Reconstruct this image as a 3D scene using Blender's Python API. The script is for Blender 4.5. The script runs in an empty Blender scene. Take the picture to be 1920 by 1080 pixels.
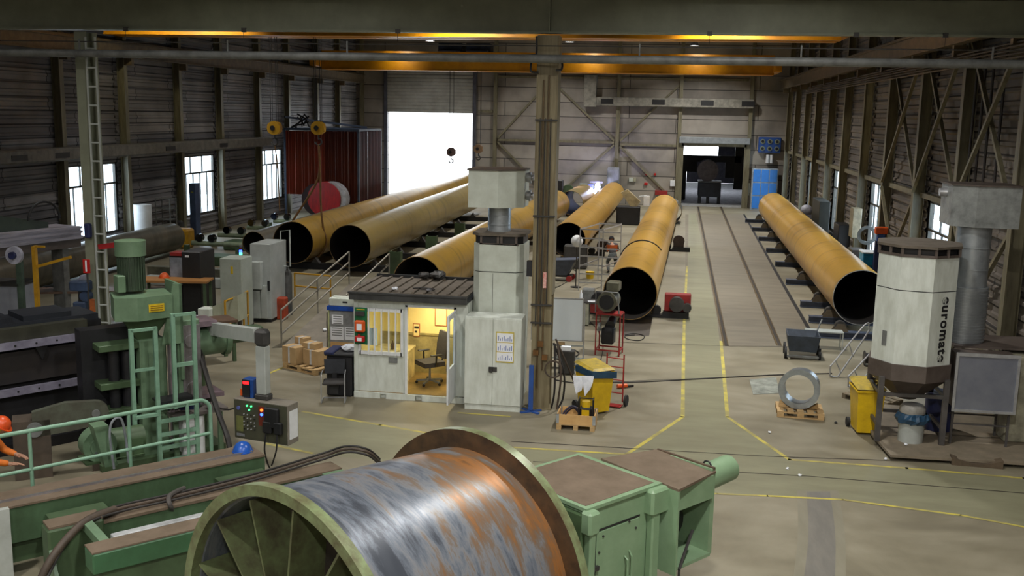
import bpy, bmesh, math, random
from mathutils import Vector, Matrix
random.seed(7)
R = math.radians
SC = bpy.context.scene
COL = SC.collection
# ---------------------------------------------------------------- camera
CAMP = Vector((0, 0, 6.5)); FPX = 1900.0
c_r = Vector((.98727076, .15782326, .01970438)); c_u = Vector((-.04603955, .16499704, .98521893)); c_f = Vector((-.1522393, .97358502, -.17016287))
cd = bpy.data.cameras.new('camera'); cd.sensor_width = 36; cd.lens = FPX / 1920 * 36; cd.clip_end = 400
cam = bpy.data.objects.new('camera', cd); COL.objects.link(cam)
cam.matrix_world = Matrix(((c_r.x, c_u.x, -c_f.x, 0), (c_r.y, c_u.y, -c_f.y, 0), (c_r.z, c_u.z, -c_f.z, 6.5), (0, 0, 0, 1)))
SC.camera = cam
SC.view_settings.view_transform = 'Standard'; SC.view_settings.look = 'None'; SC.view_settings.gamma = 1
SC.view_settings.exposure = 0.08
SC.cycles.use_denoising = True
SC.cycles.max_bounces = 6; SC.cycles.diffuse_bounces = 4; SC.cycles.sample_clamp_indirect = 6
# measuring helpers: where the line of sight through a photo pixel meets a level, a cross plane or a wall plane
def _ray(px, py): return c_r * ((px - 960) / FPX) + c_u * ((540 - py) / FPX) + c_f
def at(px, py, z=0.0):
    r = _ray(px, py); return CAMP + r * ((z - 6.5) / r.z)
def aty(px, py, Y):
    r = _ray(px, py); return CAMP + r * (Y / r.y)
def atx(px, py, X):
    r = _ray(px, py); return CAMP + r * (X / r.x)
# ---------------------------------------------------------------- daylight
w = bpy.data.worlds.new('world'); SC.world = w; w.use_nodes = True
w.node_tree.nodes['Background'].inputs[0].default_value = (.86, .93, 1, 1)
w.node_tree.nodes['Background'].inputs[1].default_value = 6.5
def portal(loc, rot, sx, sy):
    l = bpy.data.lights.new('daylight_portal', 'AREA'); l.shape = 'RECTANGLE'; l.size = sx; l.size_y = sy; l.cycles.is_portal = True
    o = bpy.data.objects.new('daylight_portal', l); o.location = loc; o.rotation_euler = rot; COL.objects.link(o)
def lamp(loc, power, size, color, rot=(0, 0, 0), spread=150, name='lamp_light', parent=None):
    l = bpy.data.lights.new(name, 'AREA'); l.shape = 'DISK'; l.size = size; l.energy = power; l.color = color; l.spread = R(spread)
    o = bpy.data.objects.new(name, l); o.location = loc; o.rotation_euler = rot; COL.objects.link(o)
    return o
# ---------------------------------------------------------------- materials
def srgb(c):
    return tuple(((v / 255) / 12.92 if v / 255 <= .04045 else ((v / 255 + .055) / 1.055) ** 2.4) for v in c) + (1,)
_M = {}
def M(name, col=(128, 128, 128), rough=.6, metal=0, col2=None, scale=3, bump=.15, amt=.5, stretch=(1, 1, 1), emit=0, detail=5, alpha=1):
    if name in _M: return _M[name]
    m = bpy.data.materials.new(name); m.use_nodes = True; nt = m.node_tree; N = nt.nodes; L = nt.links
    b = N['Principled BSDF']; b.inputs['Roughness'].default_value = rough; b.inputs['Metallic'].default_value = metal
    if emit:
        b.inputs['Base Color'].default_value = srgb(col); b.inputs['Emission Color'].default_value = srgb(col); b.inputs['Emission Strength'].default_value = emit
        _M[name] = m; return m
    if col2 is None: col2 = tuple(v * .68 for v in col)
    tc = N.new('ShaderNodeTexCoord'); mp = N.new('ShaderNodeMapping'); mp.inputs['Scale'].default_value = stretch
    L.new(tc.outputs['Object'], mp.inputs['Vector'])
    n = N.new('ShaderNodeTexNoise'); n.inputs['Scale'].default_value = scale; n.inputs['Detail'].default_value = detail; n.inputs['Roughness'].default_value = .65
    L.new(mp.outputs['Vector'], n.inputs['Vector'])
    cr = N.new('ShaderNodeValToRGB'); cr.color_ramp.elements[0].position = .5 - .25 * (1.2 - amt); cr.color_ramp.elements[1].position = .5 + .25 * (1.2 - amt) + .05
    cr.color_ramp.elements[0].color = srgb(col2); cr.color_ramp.elements[1].color = srgb(col)
    L.new(n.outputs['Fac'], cr.inputs['Fac']); L.new(cr.outputs['Color'], b.inputs['Base Color'])
    if bump:
        bp = N.new('ShaderNodeBump'); bp.inputs['Strength'].default_value = bump; bp.inputs['Distance'].default_value = .02
        L.new(n.outputs['Fac'], bp.inputs['Height']); L.new(bp.outputs['Normal'], b.inputs['Normal'])
    _M[name] = m; return m
def nodes_of(name, rough=.5, metal=0):
    m = bpy.data.materials.new(name); m.use_nodes = True; _M[name] = m
    b = m.node_tree.nodes['Principled BSDF']; b.inputs['Roughness'].default_value = rough; b.inputs['Metallic'].default_value = metal
    return m, m.node_tree.nodes, m.node_tree.links, b
def ramp(N, stops):
    cr = N.new('ShaderNodeValToRGB'); e = cr.color_ramp.elements
    while len(e) > 1: e.remove(e[-1])
    e[0].position = stops[0][0]; e[0].color = srgb(stops[0][1])
    for p, c in stops[1:]:
        x = e.new(p); x.color = srgb(c)
    return cr
def pipe_mat(name, stops, seed=0, rough=.34):
    m, N, L, b = nodes_of(name, rough, .1)
    tc = N.new('ShaderNodeTexCoord'); sp = N.new('ShaderNodeSeparateXYZ'); L.new(tc.outputs['Object'], sp.inputs[0])
    an = N.new('ShaderNodeMath'); an.operation = 'ARCTAN2'; L.new(sp.outputs['X'], an.inputs[0]); L.new(sp.outputs['Z'], an.inputs[1])
    a2 = N.new('ShaderNodeMath'); a2.operation = 'DIVIDE'; a2.inputs[1].default_value = 6.28318; L.new(an.outputs[0], a2.inputs[0])
    y2 = N.new('ShaderNodeMath'); y2.operation = 'DIVIDE'; y2.inputs[1].default_value = 1.9; L.new(sp.outputs['Y'], y2.inputs[0])
    ad = N.new('ShaderNodeMath'); ad.operation = 'ADD'; L.new(a2.outputs[0], ad.inputs[0]); L.new(y2.outputs[0], ad.inputs[1])
    n1 = N.new('ShaderNodeTexNoise'); n1.noise_dimensions = '1D'; n1.inputs['Scale'].default_value = 2.2; n1.inputs['Detail'].default_value = 6; n1.inputs['Roughness'].default_value = .75
    L.new(ad.outputs[0], n1.inputs['W'])
    n2 = N.new('ShaderNodeTexNoise'); n2.inputs['Scale'].default_value = 1.1; n2.inputs['Detail'].default_value = 6; n2.inputs['Roughness'].default_value = .7
    mp = N.new('ShaderNodeMapping'); mp.inputs['Location'].default_value = (seed * 3.1, seed * 7.7, 0); L.new(tc.outputs['Object'], mp.inputs[0]); L.new(mp.outputs[0], n2.inputs['Vector'])
    mx = N.new('ShaderNodeMix'); mx.inputs[0].default_value = .38; L.new(n1.outputs['Fac'], mx.inputs[2]); L.new(n2.outputs['Fac'], mx.inputs[3])
    cr = ramp(N, stops); L.new(mx.outputs[0], cr.inputs[0]); L.new(cr.outputs[0], b.inputs['Base Color'])
    fr = N.new('ShaderNodeMath'); fr.operation = 'FRACT'; L.new(ad.outputs[0], fr.inputs[0])   # raised spiral weld seam
    ab = N.new('ShaderNodeMath'); ab.operation = 'COMPARE'; ab.inputs[1].default_value = .5; ab.inputs[2].default_value = .015; L.new(fr.outputs[0], ab.inputs[0])
    bp = N.new('ShaderNodeBump'); bp.inputs['Strength'].default_value = .5; bp.inputs['Distance'].default_value = .02; L.new(ab.outputs[0], bp.inputs['Height']); L.new(bp.outputs[0], b.inputs['Normal'])
    return m
OCH = [(.25, (100, 82, 44)), (.40, (136, 110, 54)), (.5, (168, 132, 50)), (.58, (152, 122, 62)), (.7, (190, 148, 48))]
OCH2 = [(.25, (88, 80, 56)), (.40, (114, 102, 66)), (.5, (140, 120, 66)), (.6, (128, 112, 74)), (.72, (164, 134, 60))]
OCH3 = [(.25, (116, 90, 46)), (.40, (160, 122, 56)), (.5, (190, 146, 58)), (.6, (174, 138, 68)), (.72, (204, 160, 68))]
pipe_a = pipe_mat('ochre_pipe_rust', OCH, 1); pipe_b = pipe_mat('dull_ochre_pipe_rust', OCH2, 2); pipe_e = pipe_mat('bright_ochre_pipe_rust', OCH3, 3)
pipe_g = pipe_mat('grey_pipe_steel', [(.3, (60, 58, 50)), (.5, (92, 88, 76)), (.7, (112, 104, 88))], 4)
# drum: blue mill scale and orange rust in bands that run round the shell
m, N, L, b = nodes_of('drum_shell_steel', .36, .35)
tc = N.new('ShaderNodeTexCoord'); sp = N.new('ShaderNodeSeparateXYZ'); L.new(tc.outputs['Object'], sp.inputs[0])
an = N.new('ShaderNodeMath'); an.operation = 'ARCTAN2'; L.new(sp.outputs['X'], an.inputs[0]); L.new(sp.outputs['Z'], an.inputs[1])
cb = N.new('ShaderNodeCombineXYZ'); L.new(an.outputs[0], cb.inputs[0]); L.new(sp.outputs['Y'], cb.inputs[1])
mp = N.new('ShaderNodeMapping'); mp.inputs['Scale'].default_value = (1.1, 3.0, 1); L.new(cb.outputs[0], mp.inputs[0])
n1 = N.new('ShaderNodeTexNoise'); n1.inputs['Scale'].default_value = 1.25; n1.inputs['Detail'].default_value = 10; n1.inputs['Roughness'].default_value = .7; n1.inputs['Distortion'].default_value = .35; L.new(mp.outputs[0], n1.inputs[0])
gy_ = N.new('ShaderNodeMath'); gy_.operation = 'MULTIPLY_ADD'; gy_.inputs[1].default_value = .1; gy_.inputs[2].default_value = -.15; L.new(sp.outputs['Y'], gy_.inputs[0])
ad = N.new('ShaderNodeMath'); ad.operation = 'ADD'; L.new(n1.outputs[0], ad.inputs[0]); L.new(gy_.outputs[0], ad.inputs[1])
cr = ramp(N, [(.32, (66, 70, 78)), (.41, (102, 108, 118)), (.47, (122, 124, 128)), (.52, (116, 104, 94)), (.58, (124, 94, 68)), (.66, (150, 100, 54)), (.76, (96, 70, 48))]); L.new(ad.outputs[0], cr.inputs[0]); L.new(cr.outputs[0], b.inputs['Base Color'])
n2 = N.new('ShaderNodeTexNoise'); n2.inputs['Scale'].default_value = 4; n2.inputs['Detail'].default_value = 8; L.new(mp.outputs[0], n2.inputs[0])
mr = N.new('ShaderNodeMapRange'); mr.inputs[1].default_value = .35; mr.inputs[2].default_value = .65; mr.inputs[3].default_value = .33; mr.inputs[4].default_value = .4; L.new(n2.outputs[0], mr.inputs[0]); L.new(mr.outputs[0], b.inputs['Roughness'])
bp = N.new('ShaderNodeBump'); bp.inputs['Strength'].default_value = .1; bp.inputs['Distance'].default_value = .02; L.new(n2.outputs[0], bp.inputs['Height']); L.new(bp.outputs[0], b.inputs['Normal'])
drum_m = m
# floor: worn concrete
m, N, L, b = nodes_of('worn_concrete_floor', .5, 0)
tc = N.new('ShaderNodeTexCoord')
n1 = N.new('ShaderNodeTexNoise'); n1.inputs['Scale'].default_value = .35; n1.inputs['Detail'].default_value = 9; n1.inputs['Roughness'].default_value = .62; n1.inputs['Distortion'].default_value = .6; L.new(tc.outputs['Object'], n1.inputs[0])
mp = N.new('ShaderNodeMapping'); mp.inputs['Scale'].default_value = (.8, 1.8, 1); mp.inputs['Rotation'].default_value = (0, 0, .25); L.new(tc.outputs['Object'], mp.inputs[0])
n2 = N.new('ShaderNodeTexNoise'); n2.inputs['Scale'].default_value = .9; n2.inputs['Detail'].default_value = 8; L.new(mp.outputs[0], n2.inputs[0])
mx = N.new('ShaderNodeMix'); mx.inputs[0].default_value = .35; L.new(n1.outputs[0], mx.inputs[2]); L.new(n2.outputs[0], mx.inputs[3])
cr = ramp(N, [(.30, (96, 89, 74)), (.45, (119, 112, 93)), (.55, (132, 125, 106)), (.7, (150, 143, 125))]); L.new(mx.outputs[0], cr.inputs[0]); L.new(cr.outputs[0], b.inputs['Base Color'])
mr = N.new('ShaderNodeMapRange'); mr.inputs[3].default_value = .3; mr.inputs[4].default_value = .75; L.new(n2.outputs[0], mr.inputs[0]); L.new(mr.outputs[0], b.inputs['Roughness'])
floor_m = m
def panel_mat(name, c1, c2, mortar, bw, bh, axis='X', msz=.02, vary=.5, rough=.6):
    m, N, L, b = nodes_of(name, rough, 0)
    tc = N.new('ShaderNodeTexCoord'); sp = N.new('ShaderNodeSeparateXYZ'); L.new(tc.outputs['Object'], sp.inputs[0])
    cb = N.new('ShaderNodeCombineXYZ'); L.new(sp.outputs[axis], cb.inputs[0]); L.new(sp.outputs['Z'], cb.inputs[1])
    br = N.new('ShaderNodeTexBrick'); L.new(cb.outputs[0], br.inputs['Vector']); br.inputs['Color1'].default_value = srgb(c1); br.inputs['Color2'].default_value = srgb(c2); br.inputs['Mortar'].default_value = srgb(mortar)
    br.inputs['Scale'].default_value = 1; br.inputs['Brick Width'].default_value = bw; br.inputs['Row Height'].default_value = bh; br.inputs['Mortar Size'].default_value = msz; br.offset = .37
    n = N.new('ShaderNodeTexNoise'); n.inputs['Scale'].default_value = .5; n.inputs['Detail'].default_value = 7; L.new(tc.outputs['Object'], n.inputs[0])
    mx = N.new('ShaderNodeMix'); mx.data_type = 'RGBA'; mx.blend_type = 'MULTIPLY'; mx.inputs[0].default_value = vary
    cr = ramp(N, [(.35, (120, 112, 104)), (.6, (255, 250, 242))]); L.new(n.outputs[0], cr.inputs[0])
    L.new(br.outputs['Color'], mx.inputs[6]); L.new(cr.outputs[0], mx.inputs[7]); L.new(mx.outputs[2], b.inputs['Base Color'])
    return m
wall_far_m = panel_mat('far_wall_panels', (160, 154, 144), (134, 128, 122), (70, 66, 62), 9.2, 1.05, 'X', .03)
wall_side_m = panel_mat('side_wall_cladding', (124, 116, 108), (90, 84, 80), (50, 46, 44), 4.9, .52, 'Y', .03)
wall_left_m = panel_mat('left_wall_cladding', (142, 139, 140), (98, 96, 100), (50, 48, 50), 4.8, .52, 'Y', .03)
glass_m = bpy.data.materials.new('window_glass'); glass_m.use_nodes = True
N = glass_m.node_tree.nodes; L = glass_m.node_tree.links; N.remove(N['Principled BSDF'])
t = N.new('ShaderNodeBsdfTransparent'); t.inputs[0].default_value = (.9, .96, 1, 1); g = N.new('ShaderNodeBsdfGlossy'); g.inputs['Roughness'].default_value = .08
x = N.new('ShaderNodeMixShader'); x.inputs[0].default_value = .08; L.new(t.outputs[0], x.inputs[1]); L.new(g.outputs[0], x.inputs[2]); L.new(x.outputs[0], N['Material Output'].inputs[0])
frame_m = M('window_frame_paint', (70, 68, 60), .5); col_m = M('olive_column_paint', (128, 122, 98), .5, 0, (92, 86, 66), 2, stretch=(3, 3, .5))
colc_m = M('centre_column_paint', (142, 132, 104), .5, 0, (104, 92, 66), 2, stretch=(4, 4, .4))
beam_m = M('grey_green_beam_paint', (132, 136, 116), .5, 0, (112, 114, 96), 1.2, .05)
yel_crane = M('crane_yellow_paint', (226, 158, 12), .38, 0, (190, 124, 10), 1, .05)
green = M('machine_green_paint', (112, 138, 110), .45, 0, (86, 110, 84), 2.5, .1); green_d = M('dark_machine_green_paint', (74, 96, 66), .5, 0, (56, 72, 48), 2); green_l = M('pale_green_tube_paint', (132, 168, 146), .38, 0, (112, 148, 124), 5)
dust = M('brown_dust_on_steel', (112, 96, 80), .8, 0, (92, 78, 62), 3); green_b = M('box_green_paint', (130, 156, 124), .45, 0, (110, 136, 104), 1.6, .08)
blk = M('black_steel', (34, 34, 36), .5, 0, (22, 22, 24)); blk_m = M('black_machine_paint', (40, 40, 44), .45, .2, (26, 26, 28)); dgrey = M('dark_grey_steel', (72, 70, 68), .5, .2)
steel = M('bright_steel', (190, 190, 196), .3, .8, (150, 150, 158)); alu = M('aluminium', (196, 198, 200), .35, .6, (166, 166, 170), 6); zinc = M('galvanised_sheet', (178, 184, 188), .38, .55, (150, 156, 160), 4)
cream = M('cream_cabinet_paint', (204, 210, 200), .45, 0, (180, 184, 172), 2.2, .05); creamw = M('white_grey_panel_paint', (216, 221, 214), .5, 0, (188, 192, 182), 2.6, .08, stretch=(2, 2, .6))
lgrey = M('light_grey_paint', (176, 180, 176), .45, 0, (150, 154, 148), 2); mgrey = M('mid_grey_paint', (128, 130, 128), .5); brownp = M('brown_grey_paint', (92, 82, 76), .5, 0, (72, 62, 56)); rubber = M('black_rubber', (26, 26, 28), .7)
plast = M('black_plastic', (38, 38, 42), .5); fabric = M('dark_grey_fabric', (62, 58, 56), .9, 0, (48, 46, 46), 30)
wood = M('pale_pallet_wood', (196, 166, 118), .75, 0, (160, 128, 84), 5, stretch=(1, 6, 6)); ply = M('plywood', (206, 168, 112), .6, 0, (184, 144, 90), 4); card = M('cardboard', (186, 156, 112), .8, 0, (166, 136, 94)); tape = M('packing_tape', (222, 222, 222), .3)
yelp = M('yellow_plastic', (222, 184, 24), .4, 0, (190, 154, 20), 3); yels = M('yellow_steel_paint', (196, 150, 24), .5, 0, (160, 116, 20), 4); org = M('orange_plastic', (226, 96, 30), .45, 0, (200, 76, 22)); redp = M('red_paint', (160, 40, 36), .5, 0, (120, 30, 28)); redb = M('bright_red_paint', (206, 26, 24), .4)
blue = M('blue_paint', (44, 86, 160), .45, 0, (34, 66, 128)); blued = M('dark_blue_paint', (38, 46, 92), .5); bluel = M('locker_blue', (52, 128, 214), .45, 0, (44, 112, 190), 2, 0); cyan = M('cyan_paint', (20, 150, 196), .4)
white = M('white_paint', (228, 230, 232), .5, 0, (206, 208, 210), 3, 0); paper = M('white_paper', (236, 238, 242), .7, 0, (222, 224, 230), 5, 0); cloth = M('white_rag', (232, 234, 240), .9, 0, (200, 204, 214), 8)
roofm = M('dusty_cabin_roof', (108, 98, 86), .8, 0, (84, 76, 66), 4); fascia = M('dark_fascia', (66, 66, 66), .5); intw = M('cream_interior_wall', (232, 214, 150), .6, 0, (220, 200, 136), 2, 0)
skin = M('skin', (196, 146, 118), .6); bagb = M('blue_plastic_bag', (44, 78, 104), .35, 0, (30, 58, 82), 9); hose_m = M('dark_hose', (46, 42, 40), .6); hose_b = M('brown_hose', (84, 70, 58), .6)
curt = M('red_welding_curtain', (150, 64, 50), .35, 0, (116, 58, 44), 1.5, 0, stretch=(1, 1, .3)); curt_d = M('dark_red_welding_curtain', (92, 56, 60), .25, 0, (76, 58, 64), 1.5, 0)
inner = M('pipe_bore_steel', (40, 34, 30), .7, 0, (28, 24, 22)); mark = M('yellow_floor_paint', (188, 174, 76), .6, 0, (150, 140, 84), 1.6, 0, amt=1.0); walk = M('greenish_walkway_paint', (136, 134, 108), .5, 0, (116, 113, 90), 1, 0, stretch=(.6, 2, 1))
joint = M('dark_floor_joint', (58, 50, 42), .8); darkf = M('dark_floor_plate', (84, 76, 68), .55, 0, (70, 64, 58)); tyre_f = M('tyre_marked_floor', (120, 116, 108), .5, 0, (104, 101, 95), 2, 0, stretch=(3, .6, 1)); tyre_l = M('faint_tyre_mark', (132, 127, 110), .5, 0, (120, 115, 98), 2, 0, stretch=(2, .6, 1)); trackf = M('track_slab_concrete', (124, 116, 100), .6, 0, (104, 96, 82), .8, .05, stretch=(.8, 3, 1))
asph = M('outdoor_concrete', (200, 200, 198), .8); roof_d = M('dark_roof_deck', (62, 60, 60), .8); bsteel = M('blue_grey_steel', (84, 92, 110), .5, .1, (64, 70, 84))
# ---------------------------------------------------------------- mesh helpers
SPLIT = {'side_plate', 'lifting_lug', 'frame_rail', 'frame_bar', 'guide_block', 'frame_post', 'leg', 'upright', 'roller_bracket', 'ladder_stile', 'rail_bolt', 'bolt', 'ram_cylinder', 'stand_leg', 'support_leg', 'corner_rib', 'pivot_pin', 'lower_case', 'wire_rope', 'cover_plate', 'railing_post', 'drive_motor', 'handrail', 'gear_parts', 'cross_tie', 'gusset'}
class MB:
    def __init__(s): s.v = []; s.f = []; s.mi = []; s.cur = 0
    def add(s, vs, fs):
        o = len(s.v); s.v += [Vector(v) for v in vs]; s.f += [tuple(o + i for i in f) for f in fs]; s.mi += [s.cur] * len(fs); return s
    def box(s, x0, x1, y0, y1, z0, z1, b=0):
        if b and min(abs(x1 - x0), abs(y1 - y0), abs(z1 - z0)) > 2.2 * b:
            p = [(x0 + b, y0, ), (x1 - b, y0), (x1, y0 + b), (x1, y1 - b), (x1 - b, y1), (x0 + b, y1), (x0, y1 - b), (x0, y0 + b)]
            q = [(x0 + b, y0 + b), (x1 - b, y0 + b), (x1 - b, y0 + b), (x1 - b, y1 - b), (x1 - b, y1 - b), (x0 + b, y1 - b), (x0 + b, y1 - b), (x0 + b, y0 + b)]
            vs = [(a, c, z0) for a, c in q] + [(a, c, z0 + b) for a, c in p] + [(a, c, z1 - b) for a, c in p] + [(a, c, z1) for a, c in q]
            fs = [tuple(reversed(range(8))), tuple(range(24, 32))]
            for k in range(3):
                for i in range(8): j = (i + 1) % 8; fs.append((k * 8 + i, k * 8 + j, k * 8 + 8 + j, k * 8 + 8 + i))
            return s.add(vs, fs)
        return s.add([(x0, y0, z0), (x1, y0, z0), (x1, y1, z0), (x0, y1, z0), (x0, y0, z1), (x1, y0, z1), (x1, y1, z1), (x0, y1, z1)],
                     [(0, 3, 2, 1), (4, 5, 6, 7), (0, 1, 5, 4), (1, 2, 6, 5), (2, 3, 7, 6), (3, 0, 4, 7)])
    def cbox(s, c, sx, sy, sz, rz=0, b=0):
        t = MB(); t.box(-sx / 2, sx / 2, -sy / 2, sy / 2, -sz / 2, sz / 2, b); m = Matrix.Translation(Vector(c)) @ Matrix.Rotation(rz, 4, 'Z')
        return s.join(t, m)
    def join(s, t, m):
        o = len(s.v); s.v += [m @ v for v in t.v]; s.f += [tuple(o + i for i in f) for f in t.f]; s.mi += [s.cur] * len(t.f); return s
    def bar(s, p, q, w, h=None, up=(0, 0, 1)):
        p = Vector(p); q = Vector(q); d = q - p; L = d.length
        if L < 1e-6: return s
        d.normalize(); u = Vector(up)
        if abs(d.dot(u)) > .98: u = Vector((0, 1, 0)) if abs(d.y) < .9 else Vector((1, 0, 0))
        a = d.cross(u).normalized(); c = a.cross(d).normalized(); h = h or w
        m = Matrix(((a.x, d.x, c.x, p.x), (a.y, d.y, c.y, p.y), (a.z, d.z, c.z, p.z), (0, 0, 0, 1)))
        t = MB(); t.box(-w / 2, w / 2, 0, L, -h / 2, h / 2); return s.join(t, m)
    def cyl(s, p, q, r, n=20, r2=None, cap=True):
        p = Vector(p); q = Vector(q); d = (q - p).normalized(); r2 = r if r2 is None else r2
        a = d.orthogonal().normalized(); c = d.cross(a)
        vs = []
        for P, rr in ((p, r), (q, r2)):
            for i in range(n):
                t = 2 * math.pi * i / n; vs.append(P + (a * math.cos(t) + c * math.sin(t)) * rr)
        fs = [(i, (i + 1) % n, n + (i + 1) % n, n + i) for i in range(n)]
        if cap: fs += [tuple(reversed(range(n))), tuple(range(n, 2 * n))]
        return s.add(vs, fs)
    def tube(s, pts, r, n=8, closed=False):
        pts = [Vector(p) for p in pts]; k = len(pts); vs = []; fs = []; up = None
        for i, p in enumerate(pts):
            if closed: d = (pts[(i + 1) % k] - pts[i - 1])
            else: d = (pts[min(i + 1, k - 1)] - pts[max(i - 1, 0)])
            d.normalize()
            if up is None: up = d.orthogonal().normalized()
            up = (up - d * up.dot(d)).normalized(); c = d.cross(up)
            for j in range(n):
                t = 2 * math.pi * j / n; vs.append(p + (up * math.cos(t) + c * math.sin(t)) * r)
        for i in range(k if closed else k - 1):
            for j in range(n):
                a = i * n + j; b2 = i * n + (j + 1) % n; i2 = (i + 1) % k
                fs.append((a, b2, i2 * n + (j + 1) % n, i2 * n + j))
        if not closed: fs += [tuple(reversed(range(n))), tuple(range((k - 1) * n, k * n))]
        return s.add(vs, fs)
    def ring(s, p, q, ro, ri, n=40, mo=0, mi=0):
        p = Vector(p); q = Vector(q); d = (q - p).normalized(); a = d.orthogonal().normalized(); c = d.cross(a); vs = []
        for P, rr in ((p, ro), (q, ro), (q, ri), (p, ri)):
            for i in range(n):
                t = 2 * math.pi * i / n; vs.append(P + (a * math.cos(t) + c * math.sin(t)) * rr)
        o = s.cur
        for k in range(4):
            s_f = []
            for i in range(n): j = (i + 1) % n; k2 = (k + 1) % 4; s_f.append((k * n + i, k * n + j, k2 * n + j, k2 * n + i))
            s.cur = mi if k == 2 else mo
            b0 = len(s.v)
            if k == 0: s.add(vs, []); base = b0
            s.f += [tuple(base + x for x in f) for f in s_f]; s.mi += [s.cur] * len(s_f)
        s.cur = o; return s
    def lathe(s, c, prof, n=24, a0=0, a1=2 * math.pi):
        vs = []; k = len(prof); full = abs(a1 - a0 - 2 * math.pi) < 1e-6; nn = n if full else n + 1
        for i in range(nn):
            t = a0 + (a1 - a0) * i / n
            for r, z in prof: vs.append((c[0] + r * math.cos(t), c[1] + r * math.sin(t), c[2] + z))
        fs = []
        for i in range(n):
            for j in range(k - 1): a = i * k + j; b2 = ((i + 1) % nn) * k + j; fs.append((a, b2, b2 + 1, a + 1))
        return s.add(vs, fs)
    def ball(s, c, r, sz=1, n=16, sx=1, sy=1):
        p = []; k = n // 2
        t = MB(); t.lathe((0, 0, 0), [(max(r * math.sin(math.pi * i / k), 1e-4), -r * math.cos(math.pi * i / k)) for i in range(k + 1)], n)
        return s.join(t, Matrix.Translation(Vector(c)) @ Matrix.Diagonal((sx, sy, sz, 1)))
    def prism(s, poly, z0, z1):
        n = len(poly); return s.add([(x, y, z0) for x, y in poly] + [(x, y, z1) for x, y in poly], [tuple(reversed(range(n))), tuple(range(n, 2 * n))] + [(i, (i + 1) % n, n + (i + 1) % n, n + i) for i in range(n)])
    def extr(s, poly, d):
        n = len(poly); d = Vector(d); p = [Vector(v) for v in poly]; return s.add(p + [v + d for v in p], [tuple(reversed(range(n))), tuple(range(n, 2 * n))] + [(i, (i + 1) % n, n + (i + 1) % n, n + i) for i in range(n)])
    def build(s, name, mats, parent=None, smooth=False, world=False):
        if parent is not None and name in SPLIT:
            par = list(range(len(s.v)))
            def fd(i):
                while par[i] != i: par[i] = par[par[i]]; i = par[i]
                return i
            for f in s.f:
                for i in f[1:]: par[fd(i)] = fd(f[0])
            roots = sorted({fd(f[0]) for f in s.f})
            if len(roots) > 1:
                out = None
                for r0 in roots:
                    t = MB(); mp_ = {}
                    for f, m_ in zip(s.f, s.mi):
                        if fd(f[0]) == r0:
                            for i in f:
                                if i not in mp_: mp_[i] = len(t.v); t.v.append(s.v[i])
                            t.f.append(tuple(mp_[i] for i in f)); t.mi.append(m_)
                    SPLIT.discard(name); out = t.build(name, mats, parent, smooth, world); SPLIT.add(name)
                return out
        me = bpy.data.meshes.new(name); vs = s.v
        if world and parent is not None:
            inv = world_of(parent).inverted(); vs = [inv @ v for v in s.v]
        me.from_pydata([tuple(v) for v in vs], [], s.f)
        if not isinstance(mats, (list, tuple)): mats = [mats]
        for x in mats: me.materials.append(x)
        bm = bmesh.new(); bm.from_mesh(me); bmesh.ops.recalc_face_normals(bm, faces=bm.faces); bm.to_mesh(me); bm.free()
        for i, p in enumerate(me.polygons): p.material_index = s.mi[i] if i < len(s.mi) else 0
        if smooth:
            for p in me.polygons: p.use_smooth = True
            try: me.set_sharp_from_angle(angle=R(40))
            except Exception: pass
        o = bpy.data.objects.new(name, me); COL.objects.link(o)
        if parent is not None: o.parent = parent
        return o
def world_of(o):
    m = Matrix.Translation(o.location) @ o.rotation_euler.to_matrix().to_4x4()
    return world_of(o.parent) @ m if o.parent else m
def tag(o, label=None, cat=None, group=None, kind=None):
    if label: o['label'] = label
    if cat: o['category'] = cat
    if group: o['group'] = group
    if kind: o['kind'] = kind
    return o
def thing(name, label, cat, loc=(0, 0, 0), rz=0, group=None):
    o = bpy.data.objects.new(name, None); o.empty_display_size = .2; o.location = loc; o.rotation_euler = (0, 0, rz); COL.objects.link(o)
    return tag(o, label, cat, group)
def solo(name, mb, mats, label, cat, group=None, smooth=False, loc=None, rz=0):
    """one-mesh thing; mesh given in world coordinates, origin moved to its base"""
    if loc is None:
        xs = [v.x for v in mb.v]; ys = [v.y for v in mb.v]; zs = [v.z for v in mb.v]
        c = Vector(((min(xs) + max(xs)) / 2, (min(ys) + max(ys)) / 2, min(zs))); mb.v = [v - c for v in mb.v]; loc = c
    o = mb.build(name, mats, None, smooth); o.location = loc; o.rotation_euler = (0, 0, rz); return tag(o, label, cat, group)
def struct(name, mb, mats, parent=None, smooth=False):
    o = mb.build(name, mats, parent, smooth)
    if parent is None: o['kind'] = 'structure'
    return o
def copy_thing(src, loc, rz=None, label=None):
    def cp(o, par):
        c = o.copy(); COL.objects.link(c); c.parent = par
        for ch in [x for x in bpy.data.objects if x.parent == o]: cp(ch, c)
        return c
    c = cp(src, None); c.location = loc
    if rz is not None: c.rotation_euler = (0, 0, rz)
    if label: c['label'] = label
    return c
def arc(c, r, a0, a1, n, ax='xz'):
    out = []
    for i in range(n + 1):
        t = a0 + (a1 - a0) * i / n; a, b2 = r * math.cos(t), r * math.sin(t)
        out.append(Vector(c) + (Vector((a, 0, b2)) if ax == 'xz' else Vector((a, b2, 0)) if ax == 'xy' else Vector((0, a, b2))))
    return out
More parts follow.
